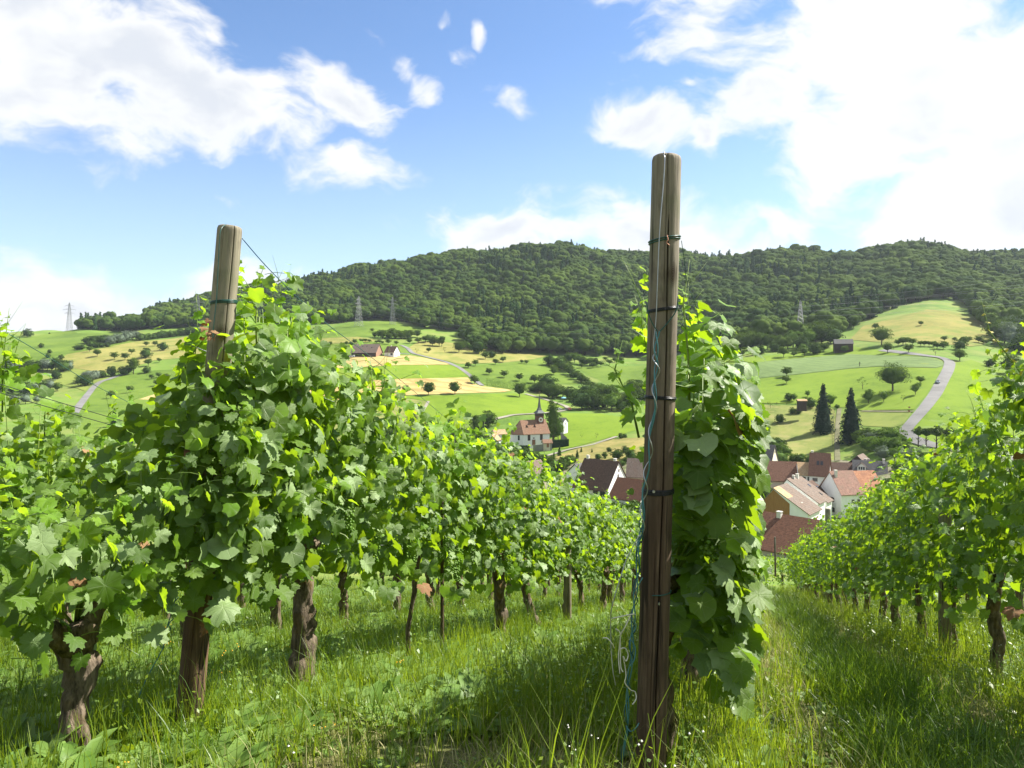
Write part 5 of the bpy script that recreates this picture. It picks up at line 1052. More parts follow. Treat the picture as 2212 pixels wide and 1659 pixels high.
# ------------------------------------------------------------------ vehicles, parasol, signs, posts by the road
def car(px, py, rz, paint, label, cat='car', L_=4.2, van=False, face=None):
    p = at(px, py); e = empty('parked_car' if cat == 'car' else 'parked_van', p + Vector((0,0,.45)), rz, label=label, cat=cat)
    h = 1.05 if not van else 1.3; bm = bmesh.new()
    prof = [(-2.1,.3),(-2.08,.78),(-1.75,.92),(-1.15,.98),(-.55,1.42),(.95,1.45),(1.65,1.0),(2.05,.92),(2.1,.3)] if not van else [(-2.1,.3),(-2.08,.95),(-1.6,1.1),(-1.1,1.9),(2.0,1.92),(2.1,1.0),(2.1,.3)]
    vs = [[bm.verts.new((x*L_/4.2, s*(.86 if z < 1 else .70), z)) for x, z in prof] for s in (-1, 1)]; k = len(prof)
    bm.faces.new(vs[0]); bm.faces.new(vs[1][::-1])
    for i in range(k): bm.faces.new((vs[0][(i+1)%k], vs[0][i], vs[1][i], vs[1][(i+1)%k]))
    bmesh.ops.recalc_face_normals(bm, faces=bm.faces); bmesh.ops.bevel(bm, geom=list(bm.edges), offset=.05, segments=1, affect='EDGES')
    me = bpy.data.meshes.new('car_body'); bm.to_mesh(me); bm.free(); me.materials.append(M[paint]); b = mobj('body', me, e)
    for s in (-1, 1):
        q = MB(); q.add([(-.95, s*.80, 1.0), (-.55, s*.745, 1.34), (.9, s*.745, 1.36), (1.4, s*.80, 1.02)], [(0,1,2,3)]); q.build('side_window', M['glass'], b)
        for x in (-1.3, 1.3):
            q = MB(); q.tube([(x, s*.62, .3), (x, s*.88, .3)], .31, 12); q.build('wheel', M['tyre'], e)
    q = MB(); q.add([(-1.17,-.62,1.03),(-1.17,.62,1.03),(-.62,.6,1.42),(-.62,-.6,1.42)], [(0,1,2,3),(3,2,1,0)]); q.build('windscreen', M['glass'], b)
    for s in (-1, 1): q = MB(); q.box(-2.13, -2.05, s*.62-.14, s*.62+.14, .6, .76); q.build('headlight', M['clock'], b)
    return e
car(*R3(1700, 940), R(72), 'car_grey', 'grey car driving up the pale hill road')
car(*Z4(1195, 292), R(95), 'car_red', 'red car parked at the track corner beside the meadow')
car(*Z4(1058, 292), R(20), 'car_white', 'white car behind the columnar church tree')
car(*RF(525, 765), R(10), 'car_white', 'white van parked left of the big barn', 'van', 4.8, True)
p = at(*Z4(1120, 178)); e = empty('parasol', p, label='light blue garden parasol beside the grove', cat='parasol')
mb = MB(); n = 8; rr = 2.1; vs = [(0,0,3.3)] + [(math.cos(i*math.pi/4)*rr, math.sin(i*math.pi/4)*rr, 2.4) for i in range(n)] + [(0,0,3.22)]
mb.add(vs, [(0,1+i,1+(i+1)%n) for i in range(n)] + [(9,1+(i+1)%n,1+i) for i in range(n)]); mb.build('canopy', M['blue'], e); mb = MB(); mb.tube([(0,0,-.2),(0,0,3.3)], .05, 6); mb.build('pole', M['frame'], e)
p = at(*R3(1240, 838)); e = empty('wayside_cross', p, R(20), label='dark wayside cross standing in the grey green crop', cat='cross')
mb = MB(); mb.box(-.14,.14,-.14,.14,-.3,3.2); mb.build('upright', M['b_dark'], e); mb = MB(); mb.box(-.8,.8,-.16,-.0,2.2,2.5); mb.build('crossbar', M['b_dark'], e)
for (x, y, lb) in ((1534, 1090, 'upper small orange road sign by the side road'), (1532, 1112, 'lower small orange road sign by the side road')):
    p = at(*R3(x, y)); e = empty('road_sign', p, R(10), label=lb, cat='sign'); mb = MB(); mb.box(-.5,.5,-.03,.03,.5,1.2); mb.build('sign_plate', M['r_orange'], e); mb = MB(); mb.tube([(0,.06,-.2),(0,.06,1.2)], .04, 5); mb.build('sign_post', M['steel'], e)
# guard rail along the road curve
gr_pts = [R3(1440,1225), R3(1470,1262), R3(1520,1292), R3(1600,1318), R3(1700,1340), R3(1800,1360)]
gp = [at(*q) for q in densify(gr_pts, 6, False)]; e = empty('guard_rail', gp[0], label='grey guard rail along the outer side of the road curve', cat='guard rail')
mb = MB(); mb.tube([q - gp[0] + Vector((0,0,.9)) for q in gp], .07, 5); mb.build('rail', M['steel'], e)
for q in gp[::2]: mb = MB(); c = q - gp[0]; mb.box(c.x-.06, c.x+.06, c.y-.06, c.y+.06, c.z-.3, c.z+.9); mb.build('rail_post', M['steel'], e)
def fence(label, fr, pts, hgt, step, mat, rails=2):
    P = [at(*q) for q in densify([fr(*p) for p in pts], 2, False)]; e = empty('field_fence', P[0], label=label, cat='fence'); acc = 0; last = P[0]; posts = [P[0]]
    for p in P:
        if (p - posts[-1]).length >= step: posts.append(p)
    for p in posts:
        mb = MB(); c = p - P[0]; mb.box(c.x-.07, c.x+.07, c.y-.07, c.y+.07, c.z-.3, c.z+hgt); mb.build('fence_post', M[mat], e)
    for r in range(rails):
        mb = MB(); mb.tube([p - P[0] + Vector((0, 0, hgt * (.5 + .42 * r))) for p in posts], .03, 4); mb.build('rail', M[mat], e)
fence('long thin field fence between bright meadow and rough meadow', R3, [(530,1056),(700,1060),(900,1066),(1080,1082)], 1.3, 5, 'b_dark')
fence('short white fence below the green field near the vine tops', R2, [(735,1252),(820,1254),(900,1256),(1000,1258)], 1.2, 6, 'frame')
fence('field fence running down beside the village lane', R3, [(1090,1100),(1085,1200),(1080,1320)], 1.3, 5, 'b_dark')
# tiny vineyard rows above the grove
rowpts = [((1175, 985 + i*8), (1480, 1012 + i*8)) for i in range(6)]
for (a, b) in rowpts:
    A_, B_ = at(*R2(*a)), at(*R2(*b)); L_ = (B_ - A_).length; n = int(L_ * 14); r_ = np.random.default_rng(int(L_))
    k = r_.random(n); P = np.outer(1-k, A_) + np.outer(k, B_); P[:, 2] = H(P[:, 0], P[:, 1]) + r_.uniform(.3, 1.9, n); P[:, 1] += r_.normal(0, .25, n)
    V, F = quad_cloud(P - np.array(A_), np.tile([0, -.7, .6], (n, 1)), .22, r_); mobj('vine_hedge', np_mesh('far_vine_row', V, F, M['orch_lt']), loc=A_, label='row of distant vines on the slope beside the road bend', cat='vine row', group='rows of the small distant vineyard')
# ------------------------------------------------------------------ vineyard: rows run along s, c is across
def rowp(s_, c_, h=0.0):
    X = s_ * SA + c_ * CA; Y = s_ * CA - c_ * SA
    return Vector((X, Y, float(plane_z(X, Y)) + h))
SD = Vector((SA, CA, -.28)).normalized(); CD = Vector((CA, -SA, .0)); UPV = Vector((0, 0, 1))
def leaf_outline(n):
    pts = []
    for i in range(n):
        ph = -math.pi + (i + .5) * 2 * math.pi / n      # 0 = tip
        a = abs(ph)
        r = .74 + .24 * math.exp(-((a - 0) / .36) ** 2) + .16 * math.exp(-((a - .98) / .30) ** 2) + .12 * math.exp(-((a - 1.85) / .34) ** 2) - .17 * math.exp(-((a - .50) / .12) ** 2) - .12 * math.exp(-((a - 1.42) / .12) ** 2)
        if a > 2.55: r *= 1 - .62 * ((a - 2.55) / .6)
        r *= 1 + (.075 if i % 2 else -.065)
        pts.append((math.sin(ph) * r, math.cos(ph) * r))
    return pts
def leaf_arrays(n, seed, inner=True):
    rg = random.Random(seed); P = leaf_outline(n); V = [(0, 0)] + ([(x*.52, y*.52) for x, y in P] if inner else []) + P
    fold, curl, wav, ph0 = rg.uniform(.12, .50), rg.uniform(.05, .42), rg.uniform(.05, .14), rg.uniform(0, 6)
    out = []
    for x, y in V:
        r2 = x * x + y * y; th = math.atan2(x, y)
        z = fold * abs(x) - curl * r2 - .12 * y * y * (y > 0) + wav * math.sin(3 * th + ph0) * r2 + wav * .5 * math.sin(7 * th + ph0 * 2) * r2
        out.append((x, y + .35, z))
    F = []
    if inner:
        for i in range(n):
            j = (i + 1) % n; F.append((0, 1+i, 1+j, 1+j)); F.append((1+i, 1+n+i, 1+n+j, 1+j))
    else: F = [(0, 1+i, 1+(i+1) % n, 1+(i+1) % n) for i in range(n)]
    return np.array(out), F, np.array([(x, y) for x, y in V])
def leaf_mesh_obj(seed, mat, n=42):
    V, F, uv = leaf_arrays(n, seed); me = bpy.data.meshes.new('grape_leaf'); F = [f if f[2] != f[3] else f[:3] for f in F]
    F = [f[::-1] for f in F]
    me.from_pydata(V.tolist(), [], F); l = me.uv_layers.new(name='UVMap')
    for lp in me.loops: l.data[lp.index].uv = uv[lp.vertex_index]
    me.polygons.foreach_set('use_smooth', [True] * len(F))
    # short leaf stalk
    me.materials.append(M[mat]); me.update()
    if me.polygons[0].normal.z < 0: me.flip_normals()
    return me
LM = {k: [leaf_mesh_obj(200 + i * 7 + j, k) for i in range(6)] for j, k in enumerate(('leaf', 'leaf_pale', 'leaf_young', 'leaf_yellow', 'leaf_brown'))}
LO = [leaf_arrays(14, 300 + i, False) for i in range(5)]        # lighter leaves for the merged foliage
LOT = []
for V_, F_, U_ in LO:
    F3 = np.array([f[:3] for f in F_])[:, ::-1]
    nz = np.cross(V_[F3[0][1]] - V_[F3[0][0]], V_[F3[0][2]] - V_[F3[0][0]])[2]
    LOT.append((V_, F3 if nz > 0 else F3[:, ::-1], U_))
def leaf_frame(n, rg, droop=.9):
    """columns x (side), y (towards the tip), z (upper side) of one leaf"""
    t = Vector((rg.gauss(0, .45), rg.gauss(0, .45), -droop + rg.gauss(0, .3))) + n * .35
    y = t - n * t.dot(n)
    if y.length < .05: y = n.orthogonal()
    y.normalize(); x = y.cross(n); return x, y, n
def canopy(seed, s0, s1, c_, top, nleaf, side_bias=.5, low=.62, thick=.30, sz=(.040, .062), nb=None, maxc=999):
    """leaf places of a stretch of trellised row, in world space"""
    rg = random.Random(seed); out = []; QU = []
    while len(out) < nleaf:
        s_ = rg.uniform(s0, s1); tp = top(s_); side = 1 if rg.random() < side_bias else -1
        f = rg.random() ** .85; h = low + (tp - low) * f + rg.gauss(0, .05 + .09 * max(0, 1 - f * 4))
        bulge = math.sin(min(1, max(0, f)) * math.pi) ** .5 if f < .98 else .2
        lob = .5 + .5 * math.sin(s_ * 5.1 + seed) * math.cos(h * 4.3 + seed * 1.7)
        w_ = thick * (.45 + .4 * bulge + .32 * lob) * (1 - .55 * max(0, f - .75) / .25)
        if f > .93: side *= rg.uniform(-1, 1)
        cc = side * w_ * (rg.uniform(.75, 1.12) if rg.random() < .74 else rg.uniform(.1, .7))
        h = max(h, low - .07)
        if QU:
            s_, cc, h, tipf, cl = QU.pop(); f = (h - low) / max(.1, top(s_) - low)
        elif rg.random() < .16:
            # a shoot: leaves one after another on a curve that climbs and then hangs outwards
            a0, o0, h0 = s_, rg.uniform(-.10, .10), low + (tp - low) * rg.uniform(.0, .75); L_ = rg.uniform(.35, .85); ds, do = rg.gauss(0, .22), (1 if rg.random() < side_bias else -1) * rg.uniform(.12, thick * 1.55 + .1)
            m_ = int(L_ / .062)
            for q in range(m_):
                g = q / m_; hh = h0 + L_ * (g - .55 * g * g * rg.uniform(.7, 1.1))
                if hh > top(a0 + ds * g) + .10: break
                QU.append((a0 + ds * g + rg.gauss(0, .03), (o0 + do * g) * 1.0 + rg.gauss(0, .03), hh + rg.gauss(0, .02), g, 0))
            continue
        else: tipf = 0
        if not s0 - .05 < s_ < s1 + .05 or c_ + cc > maxc or (maxc < 1 and s_ < 3.6 and c_ + cc < -.37): continue
        p = rowp(s_, c_ + cc, h)
        sg = (1 if cc > 0 else -1)
        n = CD * (sg * rg.uniform(.05, 1.1)) + UPV * (rg.uniform(-.1, 1.1) + max(0, f - .8) * 2.0) + SD * rg.gauss(0, .65)
        n += (nb or Vector()); n.normalize(); sc = rg.uniform(*sz) * (1.0 if f < .86 else .78) * (1.12 - .55 * tipf ** 2) * rg.uniform(.72, 1.12)
        k = 'leaf' if rg.random() < .66 else 'leaf_pale'
        if (f > .82 and rg.random() < .38) or (tipf > .75 and rg.random() < .6): k = 'leaf_young'
        elif rg.random() < .07: k = 'leaf_young'
        elif rg.random() < .004: k = 'leaf_brown'
        out.append((p, leaf_frame(n, rg), sc, k, cc))
    return out
def merged_leaves(name, L, origin, parent, kinds=('leaf', 'leaf_pale', 'leaf_young')):
    """rest of a vine's foliage as one mesh, material per leaf"""
    Vs, Fs, Us, Ms = [], [], [], []; b = 0; ks = ['leaf', 'leaf_pale', 'leaf_young', 'leaf_yellow', 'leaf_brown']
    for i, (p, (x, y, z), sc, k, cc) in enumerate(L):
        V_, F_, U_ = LOT[i % 5]; A = np.array([x[:], y[:], z[:]]) * sc
        Vs.append(V_ @ A + np.array((p - origin)[:])); Fs.append(F_ + b); Us.append(U_); Ms.append(np.full(len(F_), ks.index(k))); b += len(V_)
    me = np_mesh(name, np.concatenate(Vs), np.concatenate(Fs), None, np.concatenate(Us), True)
    for k in ks: me.materials.append(M[k])
    me.polygons.foreach_set('material_index', np.concatenate(Ms).astype(np.int32)); me.update()
    return mobj(name, me, parent, kind='stuff')
_br = np.array([v for v in [(0,0,1),(.9,0,.45),(.28,.85,.45),(-.72,.53,.45),(-.72,-.53,.45),(.28,-.85,.45),(.72,.53,-.45),(-.28,.85,-.45),(-.9,0,-.45),(-.28,-.85,-.45),(.72,-.53,-.45),(0,0,-1)]])
_bf = np.array([(0,1,2),(0,2,3),(0,3,4),(0,4,5),(0,5,1),(1,6,2),(2,7,3),(3,8,4),(4,9,5),(5,10,1),(6,7,2),(7,8,3),(8,9,4),(9,10,5),(10,6,1),(11,7,6),(11,8,7),(11,9,8),(11,10,9),(11,6,10)])
def bunch_mesh(seed):
    rg = random.Random(seed); Vs, Fs = [], []; b = 0
    for i in range(58):
        f = rg.random(); r = .036 * (1 - f * .75) * math.sqrt(rg.random()) + .004; a = rg.uniform(0, 6.28)
        c = np.array([math.cos(a) * r, math.sin(a) * r, -f * .13]); Vs.append(_br * rg.uniform(.0055, .0075) + c); Fs.append(_bf + b); b += 12
    return np_mesh('grape_bunch', np.concatenate(Vs), np.concatenate(Fs), M['grape'], None, True)
BM = [bunch_mesh(i) for i in range(4)]
def vine_trunk(seed, h, r, lean=(0, 0), head=True, young=False):
    """gnarled old stem with a knobbly head and arms, or a thin young one"""
    rg = random.Random(seed); mb = MB(); n = 18; m = 26 if not young else 12; pts = []; rad = []
    x = y = 0
    for i in range(m):
        f = i / (m - 1); x += rg.gauss(0, .006); y += rg.gauss(0, .006)
        pts.append((x + lean[0] * f, y + lean[1] * f, -.12 + (h + .12) * f)); rad.append(r * (1.25 - .45 * f + rg.gauss(0, .08)) * (1 if f < .72 else 1.0 + (.5 * (f - .72) / .28 if head else 0)))
    mb.tube(pts, rad, n); hp = Vector(pts[-1])
    if head:
        for k in range(4):
            a = rg.uniform(0, 6.28) if k > 1 else (math.radians(72) + k * math.pi) ; L_ = rg.uniform(.14, .24) if k < 2 else rg.uniform(.06, .12)
            d = Vector((math.cos(a), math.sin(a), rg.uniform(.1, .6))).normalized()
            mb.tube([hp - Vector((0,0,.05)), hp + d * L_ * .5 + Vector((0,0,.01)), hp + d * L_], [r * 1.05, r * .72, r * .36], 9)
    me = mb.mesh('vine_trunk', M['bark'], True)
    for v in me.vertices:   # knobs and ridges
        k = (mnoise.fractal(Vector((v.co.x * 16 + seed, v.co.y * 16, v.co.z * 7)), 1.0, 2.0, 4) * .34 + math.sin(math.atan2(v.co.y, v.co.x) * 6 + v.co.z * 9 + seed) * .09) * (.4 if young else 1)
        a = Vector((v.co.x - lean[0] * v.co.z / h, v.co.y - lean[1] * v.co.z / h, 0)); 
        if a.length > 1e-4: a = a.normalized() * min(a.length, r * 1.6); v.co.x += a.x * k; v.co.y += a.y * k; v.co.z += k * r * .25
    md = me; return md, hp
SUN_V = Vector(S2)
def vine(row, s_, c_, label, nparts, nrest, half=.55, top=None, seed=0, bias=.5, th=.72, tr=.045, young=False, lean=(0,0), bunches=2, trunk=True, low=.62, view_side=1, shoots=5, group=None, thick=.30, sz=(.040, .062), s0=None, s1=None, cs=0.0, nb=None, extra=()):
    base = rowp(s_, c_); e = empty('grapevine', base, 0, label=label, cat='grapevine', group=group); rg = random.Random(seed)
    hp = Vector((0, 0, th))
    if trunk:
        me, hp = vine_trunk(seed, th, tr, lean, not young, young); mobj('trunk', me, e)
    top = top or (lambda q: 1.9)
    L = canopy(seed, s0 if s0 is not None else s_ - half, s1 if s1 is not None else s_ + half, c_ + cs, top, nparts + nrest, bias, low, thick, sz, nb, (.02 if seed < 112 else .04) if row == 'B' else 999)
    for (q0, q1, qc, qt, qn, qtop, qlow, qnb) in extra: L += canopy(seed + 7, q0, q1, c_ + qc, qtop, qn, .6, qlow, qt, sz, qnb)
    # the leaves turned to the aisle we look along are parts, the others one mass
    L.sort(key=lambda q: -(q[4] * view_side) + rg.uniform(-.12, .12))
    A, B = L[:nparts], L[nparts:]
    for (p, (x, y, z), sc, k, cc) in A:
        o = bpy.data.objects.new('leaf', rg.choice(LM[k])); COL.objects.link(o); o.parent = e
        o.matrix_local = Matrix(((x.x*sc, y.x*sc, z.x*sc, p.x-base.x), (x.y*sc, y.y*sc, z.y*sc, p.y-base.y), (x.z*sc, y.z*sc, z.z*sc, p.z-base.z), (0,0,0,1)))
    if B: merged_leaves('foliage', B, base, e)
    # canes tied to the wires, leaf stalks and upright shoot tips
    mb = MB(); st = MB()
    for k in range(7 if nparts else 4):
        ss = rg.uniform(-half, half); c2 = rg.uniform(-.08, .08) + cs; ss *= .6; q0 = hp + Vector((0,0,.02)); tp = top(s_ + ss) - .1
        a = rowp(s_ + ss * .6, c_ + c2, th + .25) - base; b_ = rowp(s_ + ss, c_ + c2, tp * .75) - base; d = rowp(s_ + ss + rg.uniform(-.05, .05), c_ + c2, tp) - base
        mb.tube([q0, a, b_, d], [.006, .005, .0035, .002], 5)
    mb.build('cane', M['stem'], e, True)
    if nparts:
        for (p, (x, y, z), sc, k, cc) in A[::2]:
            b_ = p - base; q = b_ - y * .0 - z * .02; inn = (rowp(0, 0) - rowp(0, cc)).normalized() * .05; st.tube([b_, b_ + inn * .5 - y * .02 - z * .012, b_ + inn - y * .03 - z * .03], [.0012, .0014, .0017], 3, False)
        st.build('leaf_stalks', M['stem'], e, False, kind='stuff')
    for k in range(shoots):
        ss = s_ + rg.uniform(-half, half); t0 = top(ss); hh = rg.uniform(.05, .32); sw = rg.uniform(-.09, .09); b0 = rowp(ss, c_ + rg.uniform(-.12, .12), t0 - .12) - base
        d = Vector((rg.gauss(0, .05), rg.gauss(0, .05), hh + .12)); pts = [b0, b0 + d * .5 + Vector((sw * .2, 0, 0)), b0 + d * .8 + Vector((sw * .6, 0, 0)), b0 + d + Vector((sw, 0, 0))]
        q = MB(); q.tube(pts, [.0026, .0022, .0016, .0008], 5)
        for z_ in (.45, .7): # tendril
            a = b0 + d * z_; w2 = Vector((rg.gauss(0, .03), rg.gauss(0, .03), .025)); q.tube([a, a + w2, a + w2 * 1.4 + Vector((.01, 0, .02))], [.0012, .001, .0006], 3)
        sh_ = q.build('shoot', M['stem'], e, True)
        if nparts:
            for j in range(8):
                f = .12 + j * .11; a = b0 + d * min(1, f); n = Vector((rg.gauss(0, .6), rg.gauss(0, .6), .9)).normalized(); x, y, z = leaf_frame(n, rg, .2); sc = .056 * (1.12 - f * .85)
                o = bpy.data.objects.new('leaf', rg.choice(LM['leaf_young'])); COL.objects.link(o); o.parent = sh_
                o.matrix_local = Matrix(((x.x*sc, y.x*sc, z.x*sc, a.x), (x.y*sc, y.y*sc, z.y*sc, a.y), (x.z*sc, y.z*sc, z.z*sc, a.z), (0,0,0,1)))
        else:
            Lr = []
            for j in range(5):
                f = .2 + j * .16; a = b0 + d * min(1, f) + base; n = Vector((rg.gauss(0, .6), rg.gauss(0, .6), .9)).normalized(); Lr.append((a, leaf_frame(n, rg, .2), .045 * (1.1 - f * .8), 'leaf_young', 0))
            merged_leaves('tip_leaves', Lr, base, e)
    for k in range(bunches):
        o = mobj('grape_bunch', rg.choice(BM), e); p = rowp(s_ + rg.uniform(-half, half) * .9, c_ + view_side * rg.uniform(.16, .30), rg.uniform(.74, .98)) - base; o.location = p; o.scale = (1.1,) * 3; o.rotation_euler = (rg.uniform(-.2, .2), rg.uniform(-.2, .2), rg.uniform(0, 6))
    return e

ORD = ['first', 'second', 'third', 'fourth', 'fifth', 'sixth', 'seventh', 'eighth', 'ninth', 'tenth', 'eleventh', 'twelfth']
cA, cB, cC, cZ, cY, cD = -2.19, -.316, 1.56, -4.06, -5.93, 3.43
def topA(s_):
    b = float(np.interp(s_, [1.4, 1.9, 2.08, 2.2, 2.34, 2.5, 2.8, 3.1, 3.6, 4.2, 5, 7, 30], [.82, .90, 1.04, 1.22, 1.45, 1.62, 1.90, 1.97, 1.80, 1.74, 1.78, 1.78, 1.88]))
    return b + (.13 * math.sin(s_ * 4.9 + .4) * (1 if s_ < 9 else .5) + .06 * math.sin(s_ * 11.7 + 1) if s_ > 2.9 else 0)
def topB(s_): return float(np.interp(s_, [2.5, 2.9, 3.4, 30], [1.45, 1.66, 1.72, 1.80])) + .05 * math.sin(s_ * 3.7 + 2)
def topC(s_): return float(np.interp(s_, [3, 5.2, 6.5, 9, 30], [2.05, 1.90, 1.76, 1.70, 1.74])) + .06 * math.sin(s_ * 2.9 + .5) + .06 * math.sin(s_ * 6.7)
def topZ(s_): return float(np.interp(s_, [2.4, 3.2, 3.7, 6, 20], [2.05, 1.82, 1.72, 1.68, 1.75])) + .07 * math.sin(s_ * 2.7 + .9) + .06 * math.sin(s_ * 8.1)
# row behind the leaning left post
vine('A', 1.89, cA, 'old thick trunked grapevine in the lower left corner before the leaning post', 300, 300, top=topA, seed=1, sz=(.033, .054), bias=.66, th=.47, tr=.046, low=.50, s0=1.35, s1=2.35, bunches=0, shoots=1, thick=.27)
specA = [(2.9, 'grapevine whose leaves climb around the leaning left post', dict(trunk=False, s0=2.30, s1=2.95, bunches=3, cs=.04, thick=.32, extra=((2.22, 2.75, .22, .12, 260, lambda q: float(np.interp(q, [2.25, 2.38, 2.44, 2.8], [1.3, 1.5, 1.74, 1.86])), .60, CD * .3 - SD * .5),))), (3.23, 'grapevine with gnarled split trunk right of the leaning left post', dict(th=.74, tr=.055, s0=2.95, s1=3.75, bunches=3)),
 (4.42, 'young thin stemmed grapevine with green bunches beyond the gnarled one', dict(th=.78, tr=.016, young=True, lean=(.10, 0), bunches=4, s0=3.75, s1=4.9)), (5.55, 'bent grapevine stem in the middle of the left row', dict(trunk=False, s0=4.9, s1=5.8, bunches=1)),
 (6.25, 'grapevine with hooked dark head in the middle of the left row', dict(th=.78, tr=.050, s0=5.8, s1=6.9, bunches=3)), (7.75, 'leaning dark grapevine just before the grey stake', dict(th=.7, tr=.045, lean=(-.22, 0), s0=6.9, s1=8.2))]
for i, (s_, lb, kw) in enumerate(specA): vine('A', s_, cA, lb, 300, 520 if i else 420, half=.5, top=topA, seed=20 + i, bias=.62 if i else .74, view_side=1, **kw)
for i in range(16):
    s_ = 8.8 + i * 1.12
    vine('A', s_, cA, 'grapevine far down the left row beyond the grey stake' if i > 3 else ORD[i] + ' grapevine beyond the grey stake in the left row', 260 if i < 2 else (150 if i < 4 else 0), 480, half=.58, top=topA, seed=60 + i, bias=.6, th=.72, tr=.040, lean=(random.Random(i).uniform(-.08, .08), 0), bunches=1 if i < 4 else 0, shoots=3,
         group=None if i < 4 else 'far grapevines of the left row', low=.66)
# row behind the tall post
for i in range(7):
    s_ = 2.85 + i * 1.08
    vine('B', s_, cB, ['grapevine right behind the tall post with pale broad leaves', 'second grapevine behind the tall post', 'third grapevine behind the tall post', 'fourth grapevine behind the tall post'][i] if i < 4 else 'grapevine down the row behind the tall post',
         300 if i < 3 else 110, 620 if i < 3 else 430, half=.56 if i else .3, top=topB, seed=110 + i, bias=.72, view_side=1, th=.66, tr=.042, low=(.34, .42, .5)[i] if i < 3 else .6, bunches=3 if i < 2 else 1, thick=(.145, .19, .23)[i] if i < 3 else .27, cs=(.17, .10, .06)[i] if i < 3 else 0, nb=(CD * .45 - SD * .45 + UPV * .55, CD * .5 - SD * .3 + UPV * .4, CD * .3 - SD * .1 + UPV * .2)[i] if i < 3 else None, shoots=4, group=None if i < 4 else 'grapevines down the row behind the tall post', sz=(.044, .066) if i < 2 else (.040, .062), s0=s_ - .30 if i == 0 else None, s1=s_ + .56 if i == 0 else None)
for i in range(15):
    vine('B', 10.4 + i * 1.12, cB, 'grapevine far down the row behind the tall post', 0, 360, half=.58, top=topB, seed=140 + i, th=.7, tr=.04, bunches=0, shoots=3, group='far grapevines behind the tall post')
# right row
for i in range(9):
    s_ = 3.2 + i * 1.15; near = i < 5
    vine('C', s_, cC, ['grapevine at the right picture edge with large dark leaves', 'grapevine with stout trunk beside the right picture edge', 'third grapevine from the right edge in the right row', 'fourth grapevine from the right edge in the right row', 'fifth grapevine from the right edge in the right row'][i] if near else ORD[i] + ' grapevine from the right edge in the shaded right row',
         300 if near else 150, 480 if near else 460, half=.6, top=topC, seed=170 + i, bias=.42, view_side=-1, th=.74, tr=.038, bunches=1, shoots=5, group=None if near else 'grapevines in the middle of the right row', low=.52, thick=.25)
for i in range(13):
    vine('C', 13.5 + i * 1.12, cC, 'grapevine far down the right row', 0, 380, half=.58, top=topC, seed=200 + i, th=.72, tr=.04, bunches=0, shoots=3, group='far grapevines of the right row', bias=.4, low=.5)
vine('C', 2.05, cC, 'grapevine just outside the right edge whose shoots reach in', 0, 420, half=.55, top=topC, seed=230, bias=.45)
# rows farther left
for i in range(9):
    s_ = 2.3 + i * 1.12; near = i < 6
    vine('Z', s_, cZ, (['grapevine at the left picture edge in the second left row', 'second grapevine of the row left of the leaning post', 'third grapevine of the row left of the leaning post', 'fourth grapevine of the row left of the leaning post', 'fifth grapevine of the row left of the leaning post', 'sixth grapevine of the row left of the leaning post'][i] if near else 'grapevine farther down the second left row'),
         220 if near else 0, 420, half=.58, top=topZ, seed=250 + i, bias=.58, view_side=1, th=.7, tr=.045, bunches=0, shoots=4, group=None if near else 'grapevines farther down the second left row')
for i in range(14):
    vine('Z', 12.4 + i * 1.12, cZ, 'grapevine farther down the second left row', 0, 300, half=.58, top=topZ, seed=280 + i, bunches=0, shoots=2, tr=.04, group='grapevines farther down the second left row')
for i in range(20):
    vine('Y', 1.5 + i * 1.2, cY, 'grapevine in the third row from the tall post towards the left', 0, 280, half=.62, top=topZ, seed=310 + i, bunches=0, shoots=2, tr=.04, group='grapevines of the outermost left row')
for i in range(22):
    vine('D', 3.0 + i * 1.2, cD, 'grapevine in the row hidden behind the right row', 0, 280, half=.62, top=topC, seed=350 + i, bunches=0, shoots=2, tr=.04, group='grapevines of the row behind the right row')
for i in range(16):
    p = Vector((2.0 + i * 1.35, 29.5 + .25 * i - (i % 3) * .3)); q = p; X, Y = q.x, q.y; s_ = X * SA + Y * CA; c_ = X * CA - Y * SA
    vine('E', s_, c_, 'grapevine of the cross row closing the far end of the aisle', 0, 620, half=.8, thick=.85, top=lambda q: 1.7, low=.2, seed=390 + i, bunches=0, shoots=2, tr=.04, group='grapevines of the cross row below the aisle')
# yellow leaved shoot in the second left row
e = empty('yellow_vine_shoot', rowp(5.35, cZ), label='bright yellow leaves standing out in the second left row', cat='vine shoot')
rg = random.Random(9); mb = MB(); mb.tube([(0, 0, .9), (.03, .02, 1.4), (.0, .0, 1.86)], [.005, .004, .002], 5); mb.build('cane', M['stem'], e)
for k in range(26):
    n = Vector((rg.gauss(.3, .5), rg.gauss(-.6, .4), .8)).normalized(); x, y, z = leaf_frame(n, rg, .5); sc = rg.uniform(.04, .065); a = Vector((rg.gauss(0, .16), rg.gauss(-.12, .14), rg.uniform(1.35, 1.88)))
    o = bpy.data.objects.new('leaf', rg.choice(LM['leaf_yellow'])); COL.objects.link(o); o.parent = e
    o.matrix_local = Matrix(((x.x*sc, y.x*sc, z.x*sc, a.x), (x.y*sc, y.y*sc, z.y*sc, a.y), (x.z*sc, y.z*sc, z.z*sc, a.z), (0,0,0,1)))
